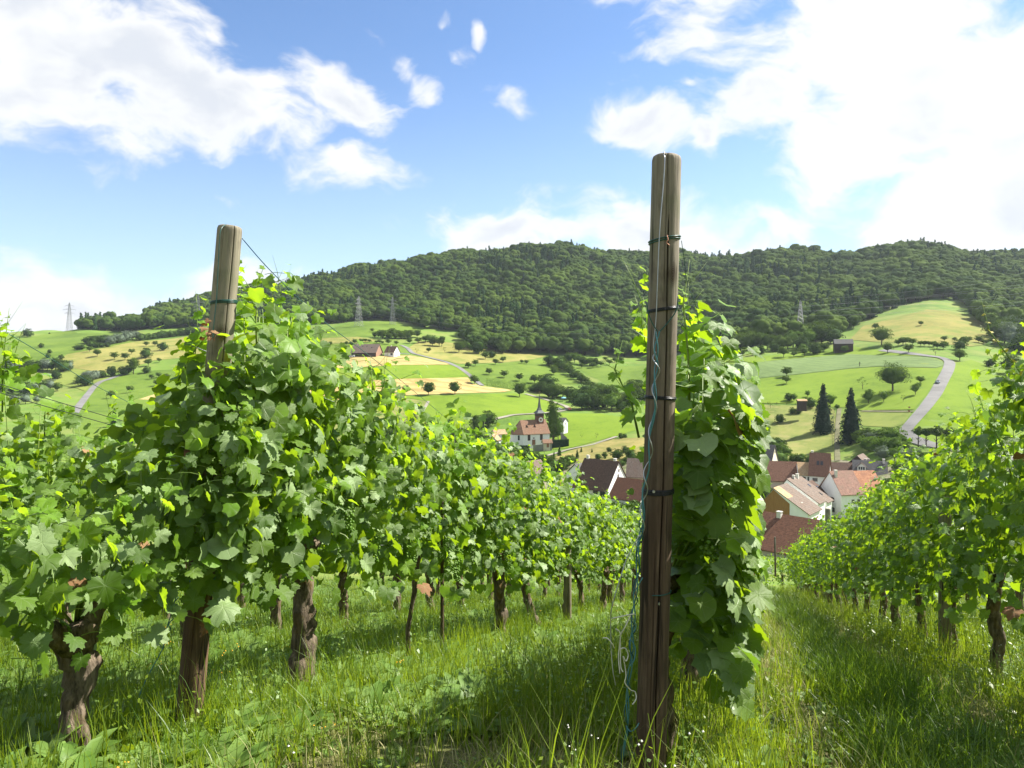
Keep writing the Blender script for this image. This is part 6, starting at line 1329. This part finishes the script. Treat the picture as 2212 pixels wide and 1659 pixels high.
# dry brown leaf clump hanging at the leaning post
e = empty('withered_leaf_clump', (-.0, 0, 0), label='withered brown leaves hanging at the leaning post top', cat='dry leaves')
pc = Vector((UT(455, 718)[0] * 2.9, 2.9, UT(455, 718)[1] * 2.9)); e.location = pc
for k in range(9):
    n = Vector((rg.gauss(0, .7), rg.gauss(-.5, .5), rg.gauss(0, .6))).normalized(); x, y, z = leaf_frame(n, rg, .8); sc = rg.uniform(.012, .022); a = Vector((rg.gauss(0, .018), rg.gauss(0, .012), rg.gauss(0, .022)))
    o = bpy.data.objects.new('leaf', rg.choice(LM['leaf_brown'])); COL.objects.link(o); o.parent = e
    o.matrix_local = Matrix(((x.x*sc, y.x*sc, z.x*sc, a.x), (x.y*sc, y.y*sc, z.y*sc, a.y), (x.z*sc, y.z*sc, z.z*sc, a.z), (0,0,0,1)))
# single long shoots rising above the rows (picture place, distance, height in metres)
def long_shoot(px, py, D, L_, label, leaves=7, bend=.15, kind='leaf_young', big=.05, dirx=0):
    u, t_ = UT(px, py); tip = Vector((u * D, D, t_ * D)); e = empty('tall_vine_shoot', tip - Vector((dirx, 0, L_)), label=label, cat='vine shoot'); rg = random.Random(int(px))
    P = [Vector((0, 0, 0)), Vector((bend * .3 + dirx * .2, 0, L_ * .35)), Vector((bend + dirx * .6, .02, L_ * .7)), Vector((dirx, 0, L_))]
    mb = MB(); mb.tube(P, [.0045, .004, .003, .001], 6)
    for k in range(4):
        f = .35 + .16 * k; a = P[0].lerp(P[3], f) + Vector((bend * .6, 0, 0)); w2 = Vector((rg.gauss(0, .06), rg.gauss(0, .04), rg.uniform(.02, .08))); mb.tube([a, a + w2, a + w2 * 1.6 + Vector((.01, 0, .02))], [.0013, .001, .0005], 3)
    mb.build('stem', M['stem'], e, True)
    for k in range(leaves):
        f = .25 + .75 * k / leaves; q = f * 3; i = min(2, int(q)); a = P[i].lerp(P[i+1], q - i); n = Vector((rg.gauss(0, .6), -.35, .8)).normalized(); x, y, z = leaf_frame(n, rg, .25); sc = big * (1.15 - f * .85)
        o = bpy.data.objects.new('leaf', rg.choice(LM[kind])); COL.objects.link(o); o.parent = e
        o.matrix_local = Matrix(((x.x*sc, y.x*sc, z.x*sc, a.x), (x.y*sc, y.y*sc, z.y*sc, a.y), (x.z*sc, y.z*sc, z.z*sc, a.z), (0,0,0,1)))
long_shoot(1490, 560, 2.75, .55, 'tall yellow tipped shoot rising right beside the tall post', 6, -.02, 'leaf_young', .035)
long_shoot(1345, 735, 2.7, .36, 'leafy shoot sticking out left of the tall post', 6, -.05, 'leaf_young', .06, -.06)
long_shoot(524, 598, 3.1, .30, 'single leaf on a stalk just right of the leaning post', 2, .03, 'leaf', .05, -.06)
long_shoot(830, 762, 4.3, .55, 'left one of two tall shoots in front of the wheat field', 5, .03, 'leaf_young', .035, .08)
long_shoot(800, 770, 4.3, .55, 'right leaning tall shoot in front of the stubble field', 5, .0, 'leaf_young', .035, -.02)
long_shoot(2118, 640, 3.9, .62, 'long yellow shoot arching over the right vine row', 9, -.05, 'leaf_yellow', .032, -.28)
long_shoot(20, 665, 4.2, .60, 'tall shoot at the left picture edge under the clouds', 8, -.02, 'leaf_young', .06, .04)
long_shoot(75, 820, 4.4, .35, 'yellowish shoot tip near the left edge', 6, .04, 'leaf_yellow', .03, -.06)
long_shoot(2150, 880, 4.1, .45, 'bright leaved shoot leaning out of the right row', 7, -.03, 'leaf_young', .06, -.1)
long_shoot(745, 885, 4.0, .3, 'short shoot below the wire crossing', 5, .03, 'leaf_young', .05, .02)

# ------------------------------------------------------------------ posts
def P3(px, py, D): u, t_ = UT(px, py); return Vector((u * D, D, t_ * D))
def round_post(name, label, base, topv, r0, r1, mat, crack=None, seed=0, n=56, rings=70, cat='post'):
    L_ = (topv - base).length; rg = random.Random(seed); V, F = [], []
    fine = n > 20; lo = [rg.uniform(0, 6.28) for _ in range(6)]
    zs = [L_ * i / rings for i in range(rings)] + [L_ - .012, L_ - .004, L_]
    for i, z in enumerate(zs):
        f = z / L_; r = r0 + (r1 - r0) * f; bev = 1.0 if i < rings else (.985, .93, .80)[i - rings]
        for j in range(n):
            th = 2 * math.pi * j / n; q = r * bev * (1 + .012 * math.sin(2 * th + lo[0] + z * 1.1) + .010 * math.sin(3 * th + lo[1] - z * 2) + (.0015 * math.sin(9 * th + lo[2] + z * 2.8) + .0015 * math.sin(17 * th + lo[3] - z * 3.5) if fine else 0))
            q += .0022 * math.exp(-((z - L_ * .83) / .05) ** 2) * (math.cos(th - lo[4]) > .8)
            if crack and fine:
                for (a, z0, z1, dp, wd_) in crack:
                    aa = a + .05 * math.sin(z * 4 + lo[5]) + .02 * math.sin(z * 13); dd = (th - aa + math.pi) % (2 * math.pi) - math.pi
                    if z0 < z < z1: q -= dp * math.exp(-(dd / wd_) ** 2) * min(1, (z - z0) / .08, (z1 - z) / .08)
            V.append((math.cos(th) * q, math.sin(th) * q, z))
    m = len(zs)
    for i in range(m - 1):
        for j in range(n): F.append((i*n+j, i*n+(j+1)%n, (i+1)*n+(j+1)%n, (i+1)*n+j))
    me = bpy.data.meshes.new(name); c = len(V); V.append((0, 0, L_ + .001)); F += [((m-1)*n+j, (m-1)*n+(j+1)%n, c) for j in range(n)]
    me.from_pydata(V, [], F); me.polygons.foreach_set('use_smooth', [True]*len(F)); me.materials.append(M[mat])
    o = mobj(name, me, label=label, cat=cat, loc=base); d = (topv - base).normalized(); o.rotation_mode = 'QUATERNION'; o.rotation_quaternion = d.to_track_quat('Z', 'Y'); return o
bR, tR = P3(1403, 1750, 2.43), P3(1440, 337, 2.45); bL, tL = P3(400, 1660, 2.98), P3(497, 489, 3.03)
def faceang(o, px):   # angle on the post that faces the camera, px metres right of its axis
    v = o.matrix_basis.to_3x3().inverted() @ Vector((0, -1, 0)); return math.atan2(v.y, v.x)
tmp = (tR - bR).normalized().to_track_quat('Z', 'Y').to_matrix().inverted() @ Vector((0, -1, 0)); fR = math.atan2(tmp.y, tmp.x)
tmp = (tL - bL).normalized().to_track_quat('Z', 'Y').to_matrix().inverted() @ Vector((0, -1, 0)); fL = math.atan2(tmp.y, tmp.x)
LR = (tR - bR).length; LL = (tL - bL).length
postR = round_post('vineyard_post', 'tall dark brown round post in the foreground right of centre', bR, tR, .0500, .0490, 'post_r', [(fR + .10, .1, LR - .20, .030, .034), (fR - .25, .2, .9, .006, .025), (fR - .1, LR - .5, LR + .1, .006, .025)], 1, 260, 110)
postL = round_post('vineyard_post', 'leaning weathered round post rising from the left vines', bL, tL, .0530, .0495, 'post_l', [(fL + .72, LL - 1.0, LL + .1, .012, .028), (fL - .15, LL - .7, LL + .1, .004, .02), (fL + .1, .1, .7, .005, .025)], 2, 220, 110)
def on_post(o, L_, z, off_ang, rr):   # world point on a post's skin
    q = o.rotation_quaternion; f = fR if o is postR else fL; a = f + off_ang
    return o.location + q @ Vector((math.cos(a) * rr, math.sin(a) * rr, z))
def hoop(post, L_, z, r, tilt, mat, label, turns=1, wr=.0016, gap=.004, cat='wire tie', a0=0, a1=2 * math.pi, name='wire_tie'):
    mb = MB()
    for k in range(turns):
        pts = [on_post(post, L_, z + k * gap + tilt * math.sin(a) , a, r + .0012 * (k % 2)) for a in np.linspace(a0, a1, 34)]; c0 = post.location
        mb.tube([p - c0 for p in pts], wr, 6)
    return mb.build(name, M[mat], smooth=True, loc=post.location, label=label, cat=cat)
def zR(py): return (tR.z - (PHY - py) / PF * 2.44) * -1 + LR
def zL(py): return LL - (tL.z - (PHY - py) / PF * 3.0)
hoop(postR, LR, zR(521), .0508, .010, 'wire_green', 'green wire loop around the upper part of the tall post', 2, .0024, .007)
hoop(postR, LR, zR(672), .0512, .008, 'wire_black', 'black tie around the tall post where the wires meet', 3, .0020, .004)
hoop(postR, LR, zR(862), .0512, -.002, 'wire_black', 'black tie around the middle of the tall post', 3, .0020, .004)
hoop(postR, LR, zR(1065), .0512, .002, 'wire_black', 'thick black tie around the lower middle of the tall post', 5, .0020, .0036)
hoop(postR, LR, zR(1276), .0512, .004, 'wire_green', 'thin green wire around the lower tall post', 1, .0022, a0=-.4, a1=4.4)
hoop(postL, LL, zL(656), .0515, .008, 'wire_green', 'green wire loop around the leaning post', 3, .0020, .005)
hoop(postL, LL, zL(1252), .0535, .000, 'wire_blue', 'blue green wire around the lower leaning post', 2, .0020, .004)
def wire(name, label, pts, r, mat, cat='wire', group=None, sm=True, n=5):
    # smooth curve through the points
    P = [Vector(p) for p in pts]; Q = []
    for i in range(len(P) - 1):
        p0, p1, p2, p3 = P[max(i-1, 0)], P[i], P[i+1], P[min(i+2, len(P)-1)]
        for k in range(7):
            t_ = k / 7; Q.append(.5 * ((2*p1) + (p2-p0)*t_ + (2*p0-5*p1+4*p2-p3)*t_*t_ + (3*p1-p0-3*p2+p3)*t_**3))
    Q.append(P[-1]); mb = MB(); c0 = P[0].copy(); mb.tube([q - c0 for q in Q], r, n); return mb.build(name, M[mat], smooth=True, loc=c0, label=label, cat=cat, group=group)
Dw = 2.385
wire('hanging_wire', 'bare steel wire running down the front of the tall post', [P3(1434, 334, 2.40)] + [P3(x, y, Dw) for x, y in ((1436, 345), (1433, 400), (1427, 470), (1423, 540), (1420, 620), (1417, 690), (1412, 740), (1413, 762), (1420, 780))], .0016, 'wire_zinc')
wire('eye_loop', 'small wire eye on top of the tall post', [P3(1432, 352, 2.41), P3(1431, 338, 2.41), P3(1434, 330, 2.41), P3(1438, 338, 2.41), P3(1436, 352, 2.41)], .0018, 'wire_zinc')
wire('hanging_wire', 'green wire branch running from the left edge of the tall post', [P3(x, y, Dw) for x, y in ((1397, 655), (1400, 675), (1410, 700), (1421, 716))], .0022, 'wire_green')
wire('hanging_wire', 'green wire branch running from the right edge of the tall post', [P3(x, y, Dw) for x, y in ((1465, 640), (1460, 672), (1440, 700), (1423, 718))], .0022, 'wire_green')
path = [(1421, 716), (1417, 760), (1418, 800), (1414, 860), (1408, 930), (1400, 1000), (1392, 1060), (1388, 1120), (1381, 1180), (1375, 1250), (1370, 1310), (1366, 1370), (1362, 1430), (1357, 1500), (1352, 1580), (1345, 1680)]
def twist(label, ph, rad, mat, wr, freq=1.0, a=0, b=None):
    pts = []; pp = path[a:b]; m = 60
    for k in range(m + 1):
        f = k / m * (len(pp) - 1); i = min(int(f), len(pp) - 2); x = pp[i][0] + (pp[i+1][0] - pp[i][0]) * (f - i); y = pp[i][1] + (pp[i+1][1] - pp[i][1]) * (f - i)
        p = P3(x, y, Dw - .004); p += Vector((math.cos(k * freq + ph), math.sin(k * freq + ph), 0)) * rad; pts.append(p)
    return wire('twisted_wire', label, pts, wr, mat, n=5)
twist('pale blue wire of the twisted bundle down the tall post', 0, .0055, 'wire_blue', .0024, .9)
twist('darker blue wire wound in the same twisted bundle', 3.1, .006, 'wire_blue', .0022, .75)
twist('zinc grey wire wound around the twisted bundle', 1.4, .010, 'wire_zinc', .0018, .55, 1, 9)
twist('green wire wound low around the twisted bundle', 2.0, .009, 'wire_green', .002, .8, 7)
for i, (pts, lb, mt) in enumerate([
 ([(1382, 1155), (1355, 1205), (1338, 1255), (1322, 1310), (1319, 1345), (1320, 1400), (1324, 1450), (1330, 1480)], 'grey wire end hanging in a wide arc left of the bundle', 'wire_zinc'),
 ([(1322, 1336), (1345, 1331), (1364, 1327), (1372, 1327)], 'short cream wire sticking out sideways from the bundle', 'wire_white'),
 ([(1302, 1378), (1312, 1379), (1322, 1390), (1327, 1400)], 'little curled cream wire end at the far left of the tangle', 'wire_white'),
 ([(1362, 1330), (1350, 1355), (1341, 1372), (1340, 1400), (1341, 1440), (1346, 1452)], 'yellowish wire end dangling in the tangle', 'wire_white'),
 ([(1330, 1358), (1340, 1368), (1338, 1395), (1336, 1420), (1339, 1455)], 'thin cream wire end hanging beside the yellowish one', 'wire_white'),
 ([(1340, 1402), (1350, 1400), (1357, 1415), (1352, 1428), (1346, 1418), (1350, 1440), (1352, 1460), (1350, 1475), (1362, 1490), (1372, 1495), (1374, 1510), (1366, 1522)], 'white looped wire coil hanging on the bundle', 'wire_white'),
 ([(1366, 1336), (1374, 1352), (1368, 1365), (1364, 1350)], 'small blue loop on the bundle beside the post', 'wire_blue'),
 ([(1362, 1380), (1372, 1400), (1370, 1425), (1360, 1440)], 'larger blue loop on the bundle beside the post', 'wire_blue'),
 ([(1352, 1568), (1362, 1580), (1374, 1572), (1380, 1562)], 'blue wire hook low beside the tall post', 'wire_blue'),
 ([(1370, 1280), (1384, 1255), (1388, 1248)], 'blue wire stub crossing to the post', 'wire_blue')]):
    wire('wire_end', lb, [P3(x, y, 2.36 + .008 * math.sin(k * 1.7 + i)) for k, (x, y) in enumerate(pts)], .0019, mt)
for (x, y, lb) in ((1424, 1304, 'upper nail head in the lower tall post'), (1412, 1062, 'nail head under the thick black tie')):
    mb = MB(); c0 = P3(x, y, 2.392); mb.tube([Vector((0, .01, 0)), Vector((0, -.003, 0))], .0045, 10); mb.build('nail', M['wire_zinc'], loc=c0, label=lb, cat='nail')
wire('copper_twist', 'copper wire twist knotted on the green loop', [P3(1441, 508, 2.385), P3(1443, 518, 2.378), P3(1440, 524, 2.375), P3(1446, 530, 2.38)], .0016, 'copper')
wire('hanging_wire', 'loose thin wire hanging down behind the tall post', [P3(1472, 520, 2.5), P3(1478, 560, 2.6), P3(1484, 610, 2.7), P3(1500, 650, 2.8), P3(1508, 690, 2.9), P3(1512, 720, 3.0)], .0012, 'wire_green')
wire('hanging_wire', 'thin green wire down the left side of the leaning post', [P3(488, 485, 2.99)] + [P3(x, y, 2.945) for x, y in ((476, 500), (472, 560), (468, 640), (462, 700), (460, 730))], .0020, 'wire_green')
wire('guy_wire', 'long wire slanting from the leaning post top down to the right', [tL + Vector((.05, 0, -.05)), P3(575, 575, 3.2), P3(640, 640, 3.6), P3(700, 695, 4.1), P3(800, 770, 5.0), P3(900, 850, 6.4), P3(1000, 935, 9.0), P3(1040, 975, 12)], .0022, 'wire_green')
wire('guy_wire', 'wire from the leaning post down to the ground in the grass', [P3(380, 1290, 2.9), P3(357, 1370, 2.9), P3(352, 1400, 2.9), P3(310, 1480, 2.85), P3(285, 1560, 2.8), P3(270, 1640, 2.78)], .0022, 'wire_blue')
twp = [P3(382 - 26 * k / 20, 1290 + 108 * k / 20, 2.88) + Vector((.006 * math.cos(k * 1.5), .006 * math.sin(k * 1.5), 0)) for k in range(21)]
wire('twisted_wire', 'short blue twisted wire left of the leaning post foot', twp, .0022, 'wire_blue')
for h_, lb in ((.0, 'upper dark trellis wire of the second left row'), (-.045, 'lower dark trellis wire of the second left row')):
    wire('trellis_wire', lb, [rowp(1.2, cZ + .33, 1.72 + h_), rowp(4, cZ + .34, 1.60 + h_), rowp(8, cZ + .3, 1.62 + h_), rowp(14, cZ, 1.6)], .0022, 'wire_black')
wire('trellis_wire', 'high thin wire crossing the left hillside view', [P3(20, 722, 4.0), P3(110, 775, 4.6), P3(210, 835, 5.5), P3(325, 893, 7.0), P3(420, 950, 9)], .0022, 'wire_green')
for (c_, nm) in ((cA, 'left row'), (cB, 'row behind the tall post'), (cC, 'right row')):
    for h_, q in ((.84, 'lower'), (1.25, 'middle'), (1.62, 'upper')): wire('trellis_wire', q + ' trellis wire of the ' + nm, [rowp(2.46 + 3.5 * k, c_, h_ - (.0 if k % 2 else .02)) for k in range(8)], .0017, 'wire_zinc')
def stake(s_, c_, h_, r_, label, mat='post_g', tilt=(0, 0)):
    b = rowp(s_, c_, -.25); t_ = rowp(s_, c_, h_) + Vector((tilt[0], tilt[1], 0)); round_post('row_post', label, b, t_, r_, r_ * .9, mat, None, int(s_ * 7), 14, 14)
stake(8.52, cA + .12, 1.50, .048, 'grey weathered stake standing in the left row')
stake(14.6, cA, 1.6, .045, 'next wooden post farther down the left row', 'post_l')
stake(16.6, cC + .0, 2.12, .058, 'tall grey post above the far right row')
stake(14.9, cC + .22, 1.98, .045, 'second grey post just right of the tall one in the right row')
stake(6.6, cC - .08, 1.40, .05, 'wooden post inside the right row', 'post_g')
stake(10.5, cB, 1.5, .045, 'wooden post hidden in the row behind the tall post', 'post_r')
stake(8.0, cZ, 1.75, .045, 'wooden post in the second left row', 'post_r')
b_ = P3(1675, 1245, 25.5); t_ = P3(1674, 1160, 25.5); round_post('thin_stake', 'thin pale green stake at the far end of the aisle', b_, t_, .035, .03, 'post_g', None, 4, 10, 6)
stake(5.0, cA + .02, 1.2, .014, 'thin dark rod in the left row beside the young vine', 'post_r')

# ------------------------------------------------------------------ grass and herbs of the vineyard floor
def blade_tuft(seed, n, hmin, hmax, w_, spread, mat, lean=.45, heads=False):
    rg = random.Random(seed); V, F, mi = [], [], []
    for i in range(n):
        a, q = rg.uniform(0, 6.28), spread * math.sqrt(rg.random()); bx, by = math.cos(a) * q, math.sin(a) * q; h = rg.uniform(hmin, hmax); la = rg.uniform(0, 6.28); ln = lean * h * rg.uniform(.15, 1.0); ww = w_ * rg.uniform(.6, 1.2)
        wx, wy = -math.sin(la + rg.gauss(0, .5)) * ww, math.cos(la) * ww; b = len(V)
        for k, f in enumerate((0, .35, .7, 1)):
            z = h * (f - .25 * f * f * (ln / h)); o_ = ln * f * f; tp = (1, .9, .6, .04)[k]
            V += [(bx + math.cos(la) * o_ - wx * tp, by + math.sin(la) * o_ - wy * tp, z), (bx + math.cos(la) * o_ + wx * tp, by + math.sin(la) * o_ + wy * tp, z)]
        F += [(b, b+1, b+3, b+2), (b+2, b+3, b+5, b+4), (b+4, b+5, b+7, b+6)]
        if heads and i % 3 == 0:
            x0, y0, z0 = bx + math.cos(la) * ln, by + math.sin(la) * ln, h * (1 - .25 * ln / h)
            for j in range(5):
                c = len(V); zz = z0 - .012 * j; s2 = .004 + .001 * j
                V += [(x0 - s2, y0, zz), (x0, y0 - s2, zz - .008), (x0 + s2, y0, zz), (x0, y0 + s2, zz + .008)]; F.append((c, c+1, c+2, c+3))
    return np_mesh('grass_tuft', np.array(V), np.array(F), M[mat])
def rosette(seed, n, L_, W_, mat, up=.5):
    rg = random.Random(seed); V, F = [], []
    for i in range(n):
        a = i * 2.4 + rg.gauss(0, .2); l_ = L_ * rg.uniform(.6, 1.1); e_ = up * rg.uniform(.5, 1.4); b = len(V); sd = (-math.sin(a), math.cos(a))
        for k, (f, wf) in enumerate(((0, .12), (.3, .55), (.55, 1), (.8, .8), (1, .05))):
            d = l_ * f * math.cos(e_ * (1 - .6 * f)); z = l_ * f * math.sin(e_) * (1 - .45 * f) + .004; w2 = W_ * wf
            V += [(math.cos(a) * d - sd[0] * w2, math.sin(a) * d - sd[1] * w2, z + .3 * w2), (math.cos(a) * d, math.sin(a) * d, z), (math.cos(a) * d + sd[0] * w2, math.sin(a) * d + sd[1] * w2, z + .3 * w2)]
        for k in range(4):
            for j in range(2): p = b + k * 3 + j; F.append((p, p+1, p+4, p+3))
    return np_mesh('weed_rosette', np.array(V), np.array(F), M[mat], None, True)
def herb(seed, h, mat, flower=None):
    rg = random.Random(seed); mb = MB(); n = 3; fl = []
    V, F = [], []
    for s_ in range(n):
        a = rg.uniform(0, 6.28); tip = Vector((math.cos(a) * h * .25, math.sin(a) * h * .25, h * rg.uniform(.75, 1)))
        mb.tube([(0, 0, 0), tip * .5 + Vector((0, 0, h * .06)), tip], [.0016, .0013, .0008], 3, False)
        for k in range(8):
            f = .15 + .1 * k + rg.uniform(-.03, .03); c = tip * f; b = k * 2.4 + rg.uniform(-.5, .5); L_ = rg.uniform(.022, .045) * (1.2 - f); d = Vector((math.cos(b), math.sin(b), rg.uniform(-.2, .9))) * L_; sd = Vector((-d.y, d.x, rg.uniform(-.01, .01))) * .32
            mb.add([c, c + d * .5 + sd, c + d, c + d * .5 - sd], [(0, 1, 2, 3)])
        fl.append(tip)
    me = bpy.data.meshes.new('herb'); 
    nb = len(mb.f)
    if flower:
        for tp in fl:
            for k in range(2):
                c = tp + Vector((rg.gauss(0, .012), rg.gauss(0, .012), rg.gauss(0, .008))); s2 = .0032; mb.add([c + Vector(v) * s2 for v in ((1,0,0),(0,1,0),(-1,0,0),(0,-1,0),(0,0,1),(0,0,-1))], [(0,1,4),(1,2,4),(2,3,4),(3,0,4),(1,0,5),(2,1,5),(3,2,5),(0,3,5)])
    me.from_pydata([tuple(v) for v in mb.v], [], mb.f); me.materials.append(M[mat])
    if flower: me.materials.append(M[flower]); me.polygons.foreach_set('material_index', [0]*nb + [1]*(len(mb.f)-nb))
    me.update(); return me
GP = [blade_tuft(1, 34, .10, .26, .0021, .09, 'grass'), blade_tuft(2, 34, .12, .30, .0020, .10, 'grass'), blade_tuft(3, 30, .08, .20, .0024, .09, 'grass'),
      blade_tuft(4, 36, .14, .34, .0022, .10, 'grass_dk', .55), blade_tuft(5, 34, .12, .28, .0024, .10, 'grass_dk', .6), blade_tuft(6, 26, .08, .24, .0014, .10, 'grass_dry', .7),
      blade_tuft(7, 16, .26, .48, .0017, .10, 'grass', .6), rosette(8, 11, .15, .022, 'weed', .8), rosette(9, 9, .20, .030, 'weed', .95), rosette(10, 13, .09, .018, 'weed', .6),
      herb(11, .34, 'weed', 'flower'), herb(12, .28, 'grass', None), herb(13, .42, 'weed', None), herb(14, .26, 'weed', 'flower_y'), blade_tuft(15, 30, .03, .09, .0022, .12, 'grass_dry', 1.2)]
rng = np.random.default_rng(77)
def sow(y0, y1, dens, sc, wmin=.82):
    A = (y1 - y0) * (2 * wmin * y1 + 2); n = int(A * dens); Y = rng.uniform(y0, y1, n); X = rng.uniform(-1, 1, n) * (wmin * y1 + 1); k = np.abs(X) < wmin * Y + .9; return X[k], Y[k], np.full(k.sum(), sc)
parts = [sow(.9, 3.5, 190, .95), sow(3.5, 6, 150, 1.0), sow(6, 10, 85, 1.15), sow(10, 17, 42, 1.4), sow(17, 30.5, 20, 1.8)]
X = np.concatenate([p[0] for p in parts]); Y = np.concatenate([p[1] for p in parts]); SC = np.concatenate([p[2] for p in parts])
s_ = X * SA + Y * CA; c_ = X * CA - Y * SA
rowc = np.array([cY, cZ, cA, cB, cC, cD]); dr = np.min(np.abs(c_[:, None] - rowc[None, :]), 1)      # distance to the nearest row
patch = np.sin(X * 2.3 + 1.1) * np.cos(Y * 1.9 + X * .7) + .6 * np.sin(X * 5.1 - Y * 3.7)
bare = ((c_ > cB + .35) & (c_ < cB + .75)) | ((c_ > cC - .72) & (c_ < cC - .40))                    # wheel tracks of the right aisle
near0 = (s_ < 2.6) & (c_ > -1.6) & (c_ < -.1)
thin_ = rng.random(len(X)); keep = np.ones(len(X), bool); keep &= ~(bare & (thin_ < .5) & (patch > -.1)); keep &= ~(near0 & (thin_ < .66) & (patch > -.1))
keep &= ~((np.abs(X - .464) < .10) & (np.abs(Y - 2.45) < .22))
X, Y, SC, s_, c_, dr, patch, bare, near0 = [q[keep] for q in (X, Y, SC, s_, c_, dr, patch, bare, near0)]
n = len(X); r = rng.random(n); pk = np.zeros(n, int)
mid = (c_ > cB + .7) & (c_ < cC - .65)
for i in range(n):
    q = r[i]
    if mid[i]: pk[i] = (3 if q < .38 else 4 if q < .70 else 1 if q < .86 else 6 if q < .89 else 7 if q < .95 else 2)
    elif bare[i] or near0[i]: pk[i] = (14 if q < .30 else 5 if q < .50 else 9 if q < .64 else 2 if q < .80 else 10 if q < .81 else 11 if q < .93 else 6)
    elif c_[i] < -1.2: pk[i] = (0 if q < .18 else 1 if q < .26 else 2 if q < .40 else 7 if q < .58 else 8 if q < .80 else 9 if q < .86 else 6 if q < .87 else 11 if q < .92 else 13 if q < .925 else 12 if q < .95 else 3)
    else: pk[i] = (0 if q < .22 else 2 if q < .36 else 5 if q < .46 else 6 if q < .52 else 11 if q < .64 else 12 if q < .73 else 9 if q < .82 else 10 if q < .825 else 7 if q < .92 else 1)
hgt = np.minimum(SC, 1.0 + (SC - 1) * .45) * rng.uniform(.55, 1.05, n) * (1 + .42 * np.exp(-(dr / .33) ** 2)) * (1 + .18 * patch) * np.where(mid, .9, 1.0)
wid_ = SC * rng.uniform(.85, 1.25, n)
Z = plane_z(X, Y); rot = np.stack([rng.normal(.28 * CA * 0, .08, n), rng.normal(0, .08, n), rng.uniform(0, 6.28, n)], 1)
instancer('grass', np.stack([X, Y, Z - .005], 1), rot, np.stack([wid_, wid_, hgt], 1), pk, GP, kind='stuff')
print('grass', n)
# haze over the valley
hz_m, t = mat_new('valley_haze'); pv = t.nodes.new('ShaderNodeVolumePrincipled'); pv.inputs['Color'].default_value = (.80, .88, 1, 1); pv.inputs['Density'].default_value = .00005; pv.inputs['Anisotropy'].default_value = .2
ov = t.nodes.new('ShaderNodeOutputMaterial'); t.links.new(pv.outputs[0], ov.inputs['Volume'])
mb = MB(); mb.box(-3100, 3100, -60, 2700, -120, 300); mb.build('haze', hz_m, kind='stuff')
print('objects', len(bpy.data.objects))
